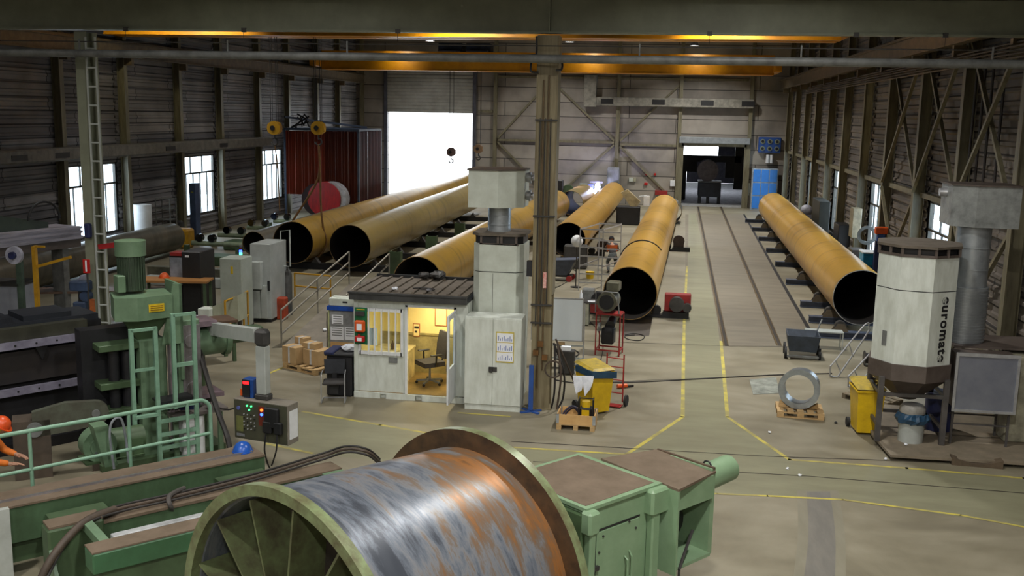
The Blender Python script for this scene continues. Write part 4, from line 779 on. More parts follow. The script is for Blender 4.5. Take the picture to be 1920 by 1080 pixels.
# generator trolley: red frame, engine blower on top
p = at(1140, 668); r = thing('welding_trolley', 'red tubular trolley with motor blower on top, beside the whiteboard', 'trolley', (p.x, p.y + .3, 0), R(-8))
mb = MB()
for x in (-.33, .33):
    for y in (-.25, .25): mb.tube([(x, y, .0), (x, y, 1.15)], .02, 8)
mb.build('frame_post', redp, r)
mb = MB(); [mb.bar((-.33, y, z), (.33, y, z), .035) for y in (-.25, .25) for z in (.15, 1.15)]; [mb.bar((x, -.25, z), (x, .25, z), .035) for x in (-.33, .33) for z in (.15, 1.15)]; mb.box(-.33, .33, -.25, .25, 1.15, 1.18); mb.build('frame_rail', redp, r)
mb = MB(); mb.cyl((-.05, -.32, 1.5), (-.05, .3, 1.5), .27, 26); mb.build('blower_housing', M('machine_olive_grey', (112, 110, 92), .4, .2), r, True)
mb = MB(); mb.cyl((-.05, -.345, 1.5), (-.05, -.32, 1.5), .2, 26); mb.build('blower_intake', blk, r, True)
mb = MB(); mb.box(-.1, .25, -.2, .2, 1.78, 2.04, .03); mb.build('terminal_box', M('machine_olive_grey'), r)
mb = MB(); mb.tube([(-.35, -.3, 1.2), (-.35, -.3, 1.78), (.25, -.3, 1.78), (.3, -.3, 1.2)], .02, 8); mb.build('guard_hoop', mgrey, r, True)
mb = MB(); mb.cyl((-.1, 0, .65), (.1, 0, .65), .22, 22); mb.box(-.2, .15, -.2, .15, .3, .75, .04); mb.cyl((.05, -.15, .85), (.05, .1, .95), .12, 16); mb.build('engine_block', blk_m, r, True)
mb = MB(); mb.ring((-.25, -.28, .8), (-.2, -.28, .8), .12, .09, 20); mb.build('pressure_gauge', mgrey, r, True)
# box crate with hydraulic pump
c0 = at(1043, 805); c1 = at(1113, 810); rz = math.atan2(c1.y - c0.y, c1.x - c0.x); W = .8; D = .62
r = thing('pallet_crate', 'wooden pallet crate with grey corner hinges holding a small pump', 'crate', (c0.x, c0.y, 0), rz)
for x in (0.0, W / 2 - .05, W - .1): mb = MB(); mb.box(x, x + .1, 0, D, 0, .1); mb.build('runner', wood, r)
mb = MB(); mb.box(0, W, 0, D, .1, .125); mb.build('deck', wood, r)
for a in ((0, W, 0, .02), (0, W, D - .02, D), (0, .02, .02, D - .02), (W - .02, W, .02, D - .02)): mb = MB(); mb.box(*a, .125, .33); mb.build('side_board', ply, r)
for x, y in ((-.01, 0), (W - .05, 0), (-.01, D - .03), (W - .05, D - .03)): mb = MB(); mb.box(x, x + .06, y - .01, y + .04, .14, .33); mb.build('corner_hinge', zinc, r)
r2 = thing('hydraulic_pump', 'small yellow and black pump inside the wooden crate', 'pump', r.matrix_basis @ Vector((.58, .34, .126)) if False else (c0.x + .58, c0.y + .36, .126), rz)
mb = MB(); mb.box(-.13, .13, -.12, .12, .05, .3, .03); mb.build('pump_body', blk_m, r2); mb = MB(); mb.cyl((0, 0, .3), (0, 0, .42), .09, 20); mb.build('motor_cap', yelp, r2, True); mb = MB(); mb.box(-.08, .08, -.13, -.12, .12, .26); mb.build('yellow_label', yelp, r2)
mb = MB(); [mb.tube([(x, -.12, 0), (x, -.12, .48), (x, .12, .48), (x, .12, 0)], .012, 6) for x in (-.15, .15)]; mb.bar((-.15, 0, .48), (.15, 0, .48), .02); mb.build('carry_frame', blk, r2)
mb = MB(); mb.tube(smoothpath([(.0, 0, 0), (.05, .05, .15), (.2, .08, .27), (.35, .06, .2), (.37, 0, .06), (.3, -.1, .02)]), .022, 8); mb.tube(smoothpath([(.04, .0, 0), (.1, .1, .13), (.24, .13, .22), (.37, .1, .1)]), .02, 8); solo('hydraulic_hose', mb, M('dark_blue_hose', (40, 40, 70), .5), 'dark looped hose lying in the wooden crate', 'hose', smooth=True, loc=Vector((c0.x + .08, c0.y + .3, .14)))
# whiteboard
a = at(1030, 682); c = at(1093, 690); r = thing('whiteboard', 'white board on a grey metal stand between the column and red trolley', 'whiteboard', ((a.x + c.x) / 2 - .15, 25.6, 0), .05)
mb = MB(); mb.box(-.75, .55, -.02, .01, .72, 1.8); mb.build('board_panel', M('board_white', (226, 232, 236), .3, 0, (216, 224, 230), 1, 0), r); mb = MB(); mb.box(-.77, .57, -.03, .015, 1.8, 1.83); mb.box(-.77, .57, -.03, .015, .7, .72); mb.box(-.77, -.75, -.03, .015, .72, 1.8); mb.box(.55, .57, -.03, .015, .72, 1.8); mb.build('board_frame', alu, r)
for x in (-.72, .6): mb = MB(); mb.bar((x, .03, 0), (x, .03, 1.7), .04); mb.bar((x, -.3, .02), (x, .3, .02), .04); mb.build('stand_leg', alu, r)
for z in (.25, .58): mb = MB(); mb.bar((-.72, -.02, z), (.6, -.02, z), .05, .04); mb.build('stand_shelf', lgrey, r)
mb = MB(); mb.box(-.1, .1, -.06, .06, 0, .06); solo('small_box', mb, card, 'small brown carton on the whiteboard stand shelf', 'box', loc=Vector((a.x + .32, 25.57, .6)))
mb = MB(); mb.box(-.12, .12, -.07, .07, 0, .1); solo('small_box', mb, paper, 'white carton near the column in front of the whiteboard shelf', 'box', loc=Vector((-2.48, 24.9, .62)))
mb = MB(); mb.box(-.15, .25, -.1, .15, 0, .6, .02); solo('tool_stand', mb, dgrey, 'dark tool stand under the white carton beside the column', 'stand', loc=Vector((-2.5, 24.9, .02)))
# blue stand beside the column
p = at(1003, 765); r = thing('support_stand', 'slim blue steel stand between the cupboard and the column', 'stand', (p.x - .06, p.y - .28, 0)); mb = MB(); mb.box(-.05, .05, -.03, .03, .03, 1.05); mb.build('post', blue, r); mb = MB(); mb.bar((-.2, -.18, .015), (.22, .1, .015), .07, .03); mb.bar((.2, -.18, .015), (-.2, .15, .015), .07, .03); mb.build('foot', blue, r)
# hoses & cables at the column
random.seed(11); mb = MB()
hs = [((-2.42, 21.75, 1.5), (-2.38, 21.6, .5), (-2.45, 21.7, .04)), ((-2.36, 21.72, 1.55), (-2.25, 21.6, .8), (-2.32, 21.6, .04)), ((-2.45, 21.8, 1.5), (-2.2, 21.7, .9), (-2.2, 21.8, .3), (-2.3, 21.7, .04)), ((-2.4, 21.75, 1.6), (-2.15, 21.9, 1.0), (-1.95, 22.2, .4), (-1.85, 22.5, .03))]
for i, h in enumerate(hs):
    mb = MB(); mb.tube(smoothpath(h, 8), .022, 8); solo('hanging_hose', mb, hose_b if i % 2 else hose_m, 'brown and dark hoses hanging down the right side of the column', 'hose', 'hoses hanging on the column', True)
mb = MB(); mb.ring((-2.42, 21.62, .95), (-2.42, 21.58, .95), .2, .17, 26); solo('coiled_cable', mb, hose_b, 'thin coiled cable hung on the dirty foot of the column', 'cable', smooth=True)
random.seed(21)
def cable(pts, rad, mat, label, name='floor_cable', z=None):
    P = [at(x, y, (z or rad)) for x, y in pts]; mb = MB(); mb.tube(smoothpath(P, 8), rad, 6); return solo(name, mb, mat, label, 'cable', smooth=True)
cable([(1040, 712), (1080, 718), (1130, 717), (1200, 716), (1300, 711), (1450, 703), (1560, 700)], .015, hose_m, 'long thin black cable across the floor right of the yellow bin')
cable([(1040, 660), (1062, 656), (1078, 664), (1062, 672), (1044, 668), (1050, 658), (1072, 655), (1085, 664), (1060, 676), (1042, 672)], .02, hose_m, 'tangle of dark cable on the floor under the whiteboard')
cable([(1172, 628), (1188, 625), (1208, 630), (1200, 638), (1178, 636), (1172, 630), (1190, 628)], .015, hose_m, 'loop of black cable on the floor in front of the tracks-side pipe')
cable([(1030, 545), (1060, 530), (1080, 512), (1075, 505)], .015, hose_m, 'thin cable on the floor left of the scaffold ladder')
cable([(1060, 622), (1100, 600), (1130, 640), (1120, 700)], .012, hose_m, 'thin cable running past the red trolley')
r = thing('orange_tool', 'orange and black power tool lying on the floor behind the yellow bin', 'tool', (at(1168, 728).x, at(1168, 728).y, 0), .5); mb = MB(); mb.cyl((-.15, 0, .06), (.1, 0, .06), .05, 12); mb.build('tool_body', org, r, True); mb = MB(); mb.bar((.1, 0, .04), (.3, .05, .03), .04); mb.build('handle', blk, r)
mb = MB(); mb.cyl((-.12, 0, .05), (.12, 0, .05), .05, 12); p = at(1070, 700); solo('white_roll', mb, white, 'short white roll on the floor left of the yellow bin', 'roll', smooth=True, loc=Vector((p.x, p.y, 0)), rz=.1)
# bench with bottle, boxes near first pipe roller
p = at(1100, 622); r = thing('work_bench', 'small steel bench with grey cupboard side, left of the tracks-side pipe', 'bench', (p.x, 31.2, 0))
mb = MB(); mb.box(-.4, .75, -.3, .3, .72, .76); mb.build('bench_top', dgrey, r); mb = MB(); mb.box(-.38, -.02, -.28, .28, .04, .72); mb.build('cupboard_side', M('cream_old', (170, 170, 148), .5), r); mb = MB(); [mb.box(.68, .72, y, y + .04, 0, .72) for y in (-.28, .24)]; mb.build('leg', dgrey, r)
mb = MB(); mb.box(.02, .55, -.2, .2, .42, .7); mb.build('red_drawer', redp, r)
mb = MB(); mb.lathe((0, 0, 0), [(.001, 0), (.05, 0), (.05, .2), (.02, .26), (.02, .32), (.001, .32)], 14); solo('bottle', mb, white, 'white bottle on the small bench by the tracks-side pipe', 'bottle', smooth=True, loc=Vector((p.x - .3, 31.2, .76)))
mb = MB(); mb.box(-.12, .12, -.06, .06, 0, .02); solo('paper_sheet', mb, paper, 'folded paper on the small bench beside the bottle', 'paper', loc=Vector((p.x + .05, 31.05, .76)), rz=.3)
# scaffold ladders
def ladder(loc, h, w_, n, rz, label, mat=alu, lean=.0):
    r = thing('ladder_frame', label, 'ladder', loc, rz)
    for s in (-1, 1): mb = MB(); mb.bar((s * w_ / 2, 0, 0), (s * w_ / 2, lean, h), .04); mb.build('side_rail', mat, r)
    for k in range(n): z = .3 + k * (h - .35) / (n - 1); mb = MB(); mb.bar((-w_ / 2, lean * z / h, z), (w_ / 2, lean * z / h, z), .035, .045); mb.build('rung', mat, r)
    return r
p = at(1106, 545); ladder((p.x - .0, p.y, 0), 2.35, .85, 7, .03, 'front ladder frame of the aluminium scaffold at the pipe mouth')
ladder((p.x + .55, p.y + 2.2, 0), 2.35, .85, 7, .03, 'rear ladder frame of the aluminium scaffold at the pipe mouth')
for s, n_ in ((-1, 'left'), (1, 'right')):
    mb = MB(); mb.bar((p.x + s * .42, p.y + .04, 2.3), (p.x + .55 + s * .42, p.y + 2.16, 2.3), .04); mb.bar((p.x + s * .42, p.y + .04, .9), (p.x + .55 + s * .42, p.y + 2.16, .9), .04); solo('scaffold_brace', mb, alu, n_ + ' pair of side braces joining the two ladder frames', 'brace')
for i, (dx, dy) in enumerate(((-.5, .0), (.5, 0))):
    pass
q = aty(1082, 452, 38); r = thing('white_balloon_lamp', 'white round lamp globe beside the top of the scaffold ladder', 'lamp', (q.x, q.y, 0))
mb = MB(); mb.ball((0, 0, q.z), .23, 1, 20); mb.build('globe', white, r, True); mb = MB(); mb.cyl((0, 0, .03), (0, 0, q.z - .2), .02, 8); mb.build('pole', dgrey, r); mb = MB(); mb.cyl((0, 0, 0), (0, 0, .03), .2, 16); mb.build('base_plate', dgrey, r)
# crouching kit behind ladder
for i, (px, py, s, mt, nm_, lab) in enumerate(((1118, 520, .17, yelp, 'yellow_bucket', 'small yellow bucket on the floor behind the scaffold ladder'),)):
    p2 = at(1106, 522); mb = MB(); mb.lathe((0, 0, 0), [(.001, 0), (.14, 0), (.18, .28), (.16, .28), (.001, .05)], 16); solo(nm_, mb, mt, lab, 'bucket', smooth=True, loc=Vector((p2.x, p2.y, 0)))
# tub cart left of scaffold
p = at(1047, 528); r = thing('tub_cart', 'grey tub cart with red wheels right of the steel column', 'cart', (p.x, p.y + .4, 0), -.1)
mb = MB(); a = [(-.35, -.3), (.35, -.3), (.35, .3), (-.35, .3)]; c = [(-.6, -.4), (.7, -.4), (.7, .4), (-.6, .4)]
mb.add([(x, y, .25) for x, y in a] + [(x, y, .8 + .1 * (x > 0)) for x, y in c], [(0, 3, 2, 1), (4, 5, 6, 7)] + [(i, (i + 1) % 4, 4 + (i + 1) % 4, 4 + i) for i in range(4)]); mb.build('tub', bsteel, r)
for s in (-1, 1): mb = MB(); mb.cyl((.45, s * .3, .12), (.45, s * .36, .12), .12, 18); mb.build('wheel', redp, r, True)
mb = MB(); mb.box(-.5, .5, -.28, .28, .17, .24); mb.build('chassis', blk, r)
mb = MB(); mb.box(-.45, .55, -.3, .3, 0, 1.0, .05); p = at(1075, 505); solo('dark_crate', mb, dgrey, 'dark grey crate behind the tub cart at the pipe mouth', 'crate', loc=Vector((p.x, p.y + .4, 0)))
# ring on pallet
def pallet(loc, rz, label, L=1.2, Wd=.8, group=None, tilt=0):
    r = thing('wooden_pallet', label, 'pallet', loc, rz, group); r.rotation_euler[0] = tilt
    for y in (0, Wd / 2 - .05, Wd - .1):
        for x in (0, L / 2 - .07, L - .14): mb = MB(); mb.box(x, x + .14, y, y + .1, .022, .1); mb.build('block', wood, r)
        mb = MB(); mb.box(0, L, y, y + .1, 0, .022); mb.build('bottom_board', wood, r)
    for i in range(5): x = i * (L - .14) / 4; mb = MB(); mb.box(x, x + .14, 0, Wd, .12, .142); mb.build('top_board', wood, r)
    mb = MB(); [mb.box(0, L, y, y + .1, .1, .12) for y in (0, Wd / 2 - .05, Wd - .1)]; mb.build('stringer_board', wood, r)
    return r
p = at(1457, 782); pallet((p.x, p.y, 0), -.04, 'wooden pallet carrying the silver steel ring', 1.0, .8)
mb = MB(); mb.ring((0, -.17, .41), (0, .17, .41), .42, .34, 56); mb.ring((0, -.2, .41), (0, -.17, .41), .45, .33, 56)
q = p + Vector((.5, .42, .145)); 
def nz(o, dz): o.location.z = dz; return o
o = solo('steel_ring', mb, M('brushed_ring_steel', (176, 182, 186), .32, .7, (140, 146, 150), 5), 'silver steel flange ring standing upright on the pallet', 'ring', smooth=True, loc=Vector((q.x, q.y, .145)), rz=R(-14)); o.location.z = .185
mb = MB(); mb.extr([(-.22, 0, 0), (.0, 0, 0), (-.2, 0, .16)], (0, .1, 0)); solo('wooden_wedge', mb, wood, 'left wooden wedge against the steel ring', 'wedge', loc=Vector((q.x - .22, q.y - .1, .145)))
mb = MB(); mb.extr([(.22, 0, 0), (.0, 0, 0), (.2, 0, .12)], (0, .1, 0)); solo('wooden_wedge', mb, wood, 'right wooden wedge against the steel ring', 'wedge', loc=Vector((q.x + .2, q.y - .1, .145)))
# pallet with boxes
p = at(532, 690); q = at(585, 702); pz = math.atan2(q.y - p.y, q.x - p.x) - .03
pallet((p.x - .02, p.y, 0), pz, 'pallet under the cardboard boxes left of the cabin')
def carton(x, y, z, w_, d, h, rz, lab):
    r = thing('cardboard_box', lab, 'box', (p.x + x, p.y + y, z), rz); mb = MB(); mb.box(-w_ / 2, w_ / 2, -d / 2, d / 2, 0, h, .004); mb.build('carton', card, r); mb = MB(); mb.box(-.03, .03, -d / 2 - .003, -d / 2, .0, h + .003); mb.box(-.03, .03, -d / 2 - .003, d / 2, h, h + .004); mb.build('tape_strip', tape, r)
carton(.28, .22, .143, .5, .55, .42, pz, 'left cardboard box on the pallet, taped'); carton(.86, .14, .143, .56, .5, .38, pz, 'right cardboard box on the pallet, taped')
carton(.34, .48, .567, .34, .25, .16, pz, 'small top carton, rear of the two on the pallet boxes'); carton(.7, .2, .526, .42, .3, .14, pz + .1, 'flat top carton, front of the two on the pallet boxes')
# visitor chair
p = at(622, 755); r = thing('visitor_chair', 'black cantilever visitor chair with chrome frame left of the cabin', 'chair', (p.x, p.y + .15, 0), R(14))
for s in (-1, 1):
    mb = MB(); mb.tube(smoothpath([(s * .26, .22, .02), (s * .26, -.2, .02), (s * .26, -.25, .06), (s * .26, -.24, .4), (s * .26, -.2, .64), (s * .26, -.1, .67), (s * .25, .2, .67)], 5), .014, 8); mb.build('side_frame', alu, r, True)
mb = MB(); mb.bar((-.26, .22, .02), (.26, .22, .02), .025); mb.build('rear_tube', alu, r)
mb = MB(); mb.box(-.24, .24, -.22, .22, .42, .47, .02); mb.build('seat', fabric, r, True)
mb = MB(); mb.extr([(-.22, .22, .58), (-.24, .26, .9), (.24, .26, .9), (.22, .22, .58)], (0, .04, 0)); mb.build('backrest', M('charcoal_fabric', (52, 54, 60), .9), r)
mb = MB(); mb.box(-.05, .05, .2, .25, .45, .6); mb.box(-.1, .1, .0, .1, .15, .42); mb.build('back_bracket', plast, r)
# dark bin with white cloth, kiosk with papers
p = at(640, 740); r = thing('waste_bin', 'black waste container against the left cabin wall', 'bin', (-7.36, 21.95, 0)); mb = MB(); mb.box(-.3, .3, -.3, .35, 0, .95, .03); mb.build('bin_body', plast, r); mb = MB(); mb.box(-.34, .34, -.34, .38, .95, 1.02, .02); mb.build('bin_lid', plast, r); mb = MB(); mb.box(-.34, -.1, -.36, .3, .98, 1.06, .02); mb.build('blue_liner', blued, r)
random.seed(4); t = MB(); t.ball((0, 0, .06), .17, .5, 12); t.v = [v + Vector((random.uniform(-.03, .05), random.uniform(-.03, .03), random.uniform(0, .03))) for v in t.v]; solo('white_cloth', t, cloth, 'crumpled white cloth on top of the black waste container', 'cloth', loc=Vector((-7.22, 21.95, 1.02)))
p = at(645, 655); r = thing('notice_kiosk', 'grey terminal kiosk with blue band and white notices left of the cabin', 'kiosk', (aty(646, 600, 24.6).x, 24.6, 0)); r.scale = (1, 1, .87)
mb = MB(); mb.box(-.42, .42, 0, .4, .0, 1.62, .02); mb.build('kiosk_body', M('kiosk_grey', (150, 152, 154), .5), r); mb = MB(); mb.box(-.46, .46, -.05, .45, 1.62, 1.74); mb.build('blue_band', M('signal_blue', (24, 84, 190), .4), r); mb = MB(); mb.box(-.42, .42, 0, .4, 1.74, 1.98, .02); o = mb.build('top_case', cream, r); mb = MB(); mb.box(-.05, .08, -.004, 0, 1.84, 1.89); mb.build('slot', blk, o)
for x0, x1, z0, z1 in ((-.34, -.04, 1.2, 1.48), (-.38, -.03, .72, 1.12), (.0, .36, .74, 1.12)): mb = MB(); mb.box(x0, x1, -.008, 0, z0, z1); o = mb.build('notice', paper, r); mb = MB(); [mb.box(x0 + .04, x1 - .04, -.0095, -.008, z1 - .06 - k * .07, z1 - .035 - k * .07) for k in range(4)]; mb.build('printed_lines', mgrey, o)
mb = MB(); mb.box(-.44, -.4, -.02, 0, .35, 1.6); mb.box(.4, .44, -.02, 0, .35, 1.6); mb.box(-.44, .44, -.02, 0, .33, .37); mb.build('front_frame', M('pale_yellow_trim', (186, 190, 140), .5), r); mb = MB(); mb.box(-.38, .38, -.006, 0, .38, .66); mb.build('lower_panel', ply, r)
# tipping wagon
p = at(1478, 676); q = at(1536, 678); r = thing('tipping_wagon', 'dark blue-grey tub wagon on the floor at the end of the tracks', 'wagon', ((p.x + q.x) / 2, p.y + .55, 0), -.05)
mb = MB(); a = [(-.36, -.35), (.36, -.35), (.36, .4), (-.36, .4)]; c = [(-.44, -.42), (.44, -.42), (.44, .55), (-.44, .55)]
v = [(x, y, .22) for x, y in a] + [(x, y, .66) for x, y in c] + [(x * .92, y * .92, .66) for x, y in c] + [(x * .92, y * .92, .3) for x, y in a]
mb.add(v, [(0, 3, 2, 1)] + [(i, (i + 1) % 4, 4 + (i + 1) % 4, 4 + i) for i in range(4)] + [(4 + i, 4 + (i + 1) % 4, 8 + (i + 1) % 4, 8 + i) for i in range(4)] + [(8 + i, 8 + (i + 1) % 4, 12 + (i + 1) % 4, 12 + i) for i in range(4)] + [(12, 13, 14, 15)]); mb.build('tub', M('wagon_blue_grey', (64, 74, 88), .5, .1), r)
for sx in (-1, 1):
    for y in (-.25, .35): mb = MB(); mb.cyl((sx * .42, y, .16), (sx * .48, y, .16), .16, 18); mb.build('wheel', rubber, r, True)
mb = MB(); mb.bar((.4, .55, .6), (.55, .75, .95), .03); mb.bar((-.42, -.44, .1), (.42, -.44, .1), .05, .06); mb.build('handle_bar', mgrey, r)
# loop railings near the octagonal filter
def loopframe(p0, d, h, label):
    r = thing('handrail_frame', label, 'handrail', p0); d = Vector(d); k = 6
    lo = smoothpath([(0, 0, .05), d * .18 + Vector((0, 0, .0)), d * .3 + Vector((0, 0, .12)), d * .95 + Vector((0, 0, h * .86)), d + Vector((0, 0, h)), d * .88 + Vector((0, 0, h * 1.06)), d * .1 + Vector((0, 0, .42)), d * -.02 + Vector((0, 0, .3))], 6)
    mb = MB(); mb.tube(lo[:-1], .022, 8, True); mb.build('outer_tube', alu, r, True); mb = MB(); mb.tube([d * .3 + Vector((0, 0, .12)), d * .12 + Vector((0, 0, .44))], .016, 8); mb.tube([d * .62 + Vector((0, 0, .5)), d * .48 + Vector((0, 0, .82))], .016, 8); mb.build('cross_tube', alu, r, True)
a = at(1556, 708, 0); loopframe((a.x, a.y, 0), (.95, .5, 0), 1.25, 'left of the two tubular handrail frames by the octagonal filter')
a = at(1590, 728, 0); loopframe((a.x, a.y, 0), (1.05, .55, 0), 1.2, 'right of the two tubular handrail frames by the octagonal filter')
p = at(1566, 745); q = at(1600, 785); r = thing('leaning_pallet', 'dark old pallet lying askew left of the dirty yellow bin', 'pallet', (p.x + .15, p.y, 0), R(-48))
for k in range(4): mb = MB(); mb.box(0, 1.1, k * .22, k * .22 + .14, .1, .12); mb.build('top_board', M('old_wood', (140, 126, 102), .8), r)
for x in (0, .5, 1.0): mb = MB(); mb.box(x, x + .1, 0, .8, 0, .1); mb.build('runner', M('old_wood'), r)
r = thing('cable_reel', 'small dark cable reel on the floor behind the handrail frames', 'reel', (at(1630, 690).x, at(1630, 690).y + .3, 0)); mb = MB(); mb.cyl((-.08, 0, .2), (.08, 0, .2), .14, 20); mb.build('cable_coil', hose_m, r, True); [((lambda m_: m_.build('flange', dgrey, r, True))(MB().cyl((x, 0, .2), (x + .02, 0, .2), .2, 20))) for x in (-.1, .08)]
p = at(1560, 660); r = thing('low_table_frame', 'low grey steel frame behind the tub wagon', 'frame', (p.x - .2, p.y + .4, 0)); mb = MB(); [mb.bar((x, y, 0), (x, y, .5), .03) for x in (-.5, .5) for y in (-.2, .2)]; mb.build('leg', lgrey, r); mb = MB(); mb.box(-.52, .52, -.22, .22, .5, .53); mb.build('top', lgrey, r)
mb = MB(); q = at(1432, 735); P = [at(1405, 712), at(1455, 708), at(1462, 738), at(1412, 740)]; mb.prism([(v.x, v.y) for v in P], .006, .012); solo('plastic_sheet', mb, M('pale_film', (176, 180, 170), .25), 'pale plastic film lying on the floor left of the steel ring', 'sheet')
random.seed(31)
for i, (px, py) in enumerate(((1443, 812), (1567, 794), (1697, 846), (1660, 862), (545, 758), (1476, 880), (1620, 722), (1500, 893))):
    q = at(px, py); mb = MB(); t = MB(); t.ball((0, 0, .02), .035, .6, 8); t.v = [v * (1 + random.uniform(-.3, .3)) for v in t.v]; solo('litter_scrap', t, paper if i != 1 else blk, 'small scrap of white litter lying on the open floor' if i != 1 else 'small dark scrap on the floor right of the steel ring', 'litter', 'white litter scraps on the floor' if i != 1 else None, loc=Vector((q.x, q.y, 0 if i != 2 else .122)))
# ================================================================ FOREGROUND DRUM MACHINE
r = thing('steel_drum', 'huge rust and blue steel drum with green spoked flange in front', 'drum', (-3.22, 7.86, 1.7), -.55)
Ld = 2.45
def ringY(mb, y0, y1, ro0, ri0, ro1=None, ri1=None, n=96, face=False):
    ro1 = ro0 if ro1 is None else ro1; ri1 = ri0 if ri1 is None else ri1; vs = []
    for i in range(n):
        t = 2 * math.pi * i / n; s_, c_ = math.sin(t), math.cos(t)
        vs += [(ro0 * s_, y0, ro0 * c_), (ro1 * s_, y1, ro1 * c_), (ri1 * s_, y1, ri1 * c_), (ri0 * s_, y0, ri0 * c_)]
    fs = []
    for i in range(n):
        j = (i + 1) % n
        for k in range(4): fs.append((i * 4 + k, j * 4 + k, j * 4 + (k + 1) % 4, i * 4 + (k + 1) % 4))
    mb.add(vs, fs)
    if face: mb.mi = [1 if k % 4 == 3 else 0 for k in range(len(mb.f))]
    return mb
mb = MB(); ringY(mb, .1, Ld - .02, 1.48, 1.44, 1.33, 1.29, 128); mb.build('drum_shell', drum_m, r, True)
fl_m = M('flange_green', (124, 140, 100), .35, .1, (88, 84, 60), 6, .25)
mb = MB(); ringY(mb, 0, .1, 1.57, 1.465); o = mb.build('near_flange', fl_m, r, True)
mb = MB(); ringY(mb, .42, .45, 1.43, .12); mb.build('disc_plate', M('disc_black_brown', (60, 46, 34), .7, .1, (30, 28, 24), 3), r)  # black-brown plate, keeps the gaps between the spokes dark
sp_m = M('spoke_green', (104, 116, 78), .5, .1, (66, 62, 44), 4)
for k in range(14):
    a = k * math.pi / 7 + .1; s_, c_ = math.sin(a), math.cos(a)
    mb = MB(); n_ = Vector((c_, 0, -s_)) * .012; P = [Vector((.14 * s_, .0, .14 * c_)), Vector((1.42 * s_, .04, 1.42 * c_)), Vector((1.42 * s_, .42, 1.42 * c_)), Vector((.14 * s_, .42, .14 * c_))]
    mb.extr([v - n_ for v in P], n_ * 2); mb.build('spoke', sp_m, r)
mb = MB(); mb.cyl((0, -.15, 0), (0, .37, 0), .2, 32); mb.build('hub', dgrey, r, True)
mb = MB(); ringY(mb, Ld - .02, Ld + .09, 1.525, 1.29, face=True); mb.build('far_flange', [fl_m, M('flange_rust', (96, 74, 52), .4, .4, (60, 48, 38), 5)], r, True)
# gear box at the right of the drum
r = thing('gearbox_housing', 'light green machine housing with dusty brown top and door, right of drum', 'machine', (-.78, 10.63, 0), R(51))
mb = MB(); mb.box(.03, 1.27, .03, 1.36, 0, 2.16); mb.build('housing_body', green_b, r)
mb = MB(); mb.box(0, 1.3, 0, 1.38, 2.16, 2.2); mb.build('lid_frame', green_b, r)
mb = MB(); mb.box(.06, 1.22, .07, 1.32, 2.2, 2.204); mb.build('dusty_lid', dust, r)
for x0, x1 in ((0, .1), (1.06, 1.2)): mb = MB(); mb.box(x0, x1, -.08, .03, 0, 1.95, .02); mb.build('corner_rib', green_b, r)
mb = MB(); mb.box(-.04, .14, -.1, .06, 1.9, 2.18, .03); mb.box(1.02, 1.34, -.1, .06, 1.86, 2.18, .03); mb.build('lifting_lug', green_b, r)
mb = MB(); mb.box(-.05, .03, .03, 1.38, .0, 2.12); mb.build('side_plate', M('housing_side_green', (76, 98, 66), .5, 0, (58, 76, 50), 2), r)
mb = MB(); mb.box(.2, .92, .012, .03, .3, 1.86, .004); d = mb.build('access_door', green_b, r); 
mb = MB(); mb.box(.18, .2, .02, .029, .3, 1.88); mb.box(.18, .94, .02, .029, 1.87, 1.89); mb.build('door_seam', blk, r)
mb = MB(); mb.tube([(.68, .012, 1.45), (.68, -.04, 1.42), (.68, -.04, 1.2), (.68, .012, 1.17)], .012, 6); mb.tube([(.76, .012, 1.5), (.76, -.035, 1.44), (.76, -.035, 1.2), (.76, .012, 1.17)], .012, 6); mb.tube([(.68, -.03, 1.17), (.76, -.03, 1.17)], .012, 6); mb.build('door_handle', green_b, d)
mb = MB(); mb.cbox((.17, -.0, 1.45), .1, .05, .05); mb.build('door_latch', dgrey, d)
for x, z in ((.3, 1.8), (.74, 1.86), (.86, 1.75), (.24, 1.62), (.3, .9), (.86, .9)): mb = MB(); mb.cyl((x, .0, z), (x, .015, z), .014, 8); mb.build('bolt', dgrey, d)
mb = MB(); mb.box(1.3, 1.33, -.25, .75, 1.1, 2.16); mb.box(2.1, 2.18, -.12, .78, 1.1, 2.22); mb.box(1.33, 2.1, -.16, -.12, 1.86, 2.16); mb.box(1.33, 2.1, .7, .75, 1.1, 2.16); mb.box(1.33, 2.1, -.16, .75, 1.1, 1.14); mb.build('gear_end_housing', green_b, r)
mb = MB(); mb.add([(1.3, -.25, 2.16), (2.16, -.14, 2.16), (2.16, .78, 2.2), (1.3, 1.0, 2.2), (1.3, -.25, 2.19), (2.16, -.14, 2.19), (2.16, .78, 2.23), (1.3, 1.0, 2.23)], [(0, 3, 2, 1), (4, 5, 6, 7), (0, 1, 5, 4), (1, 2, 6, 5), (2, 3, 7, 6), (3, 0, 4, 7)]); mb.build('end_lid', dust, r)
mb = MB(); mb.bar((2.14, -.13, 2.225), (2.14, .78, 2.225), .03, .03); mb.build('end_lid_rim', M('rim_rust', (104, 84, 66), .6), r)
mb = MB(); mb.cyl((2.16, .1, 2.0), (2.78, .12, 2.02), .17, 28); mb.build('cylinder_stub', green_b, r, True)
mb = MB(); mb.tube(arc((2.3, .1, 2.16), .06, 0, math.pi, 8, 'yz'), .012, 6); mb.build('lifting_eye', blk, r)
mb = MB(); mb.tube([(1.8, -.1, 1.5), (1.5, -.2, 1.25), (1.42, -.22, 1.14)], .02, 6); mb.tube([(1.42, -.22, 1.14), (1.42, -.22, .05)], .018, 6); mb.build('tie_rod', dgrey, r)
mb = MB(); mb.cyl((1.5, .3, 1.14), (1.5, .3, 1.6), .12, 16); mb.cyl((1.8, .2, 1.5), (1.8, .55, 1.5), .2, 20); mb.build('gear_parts', blk_m, r, True)
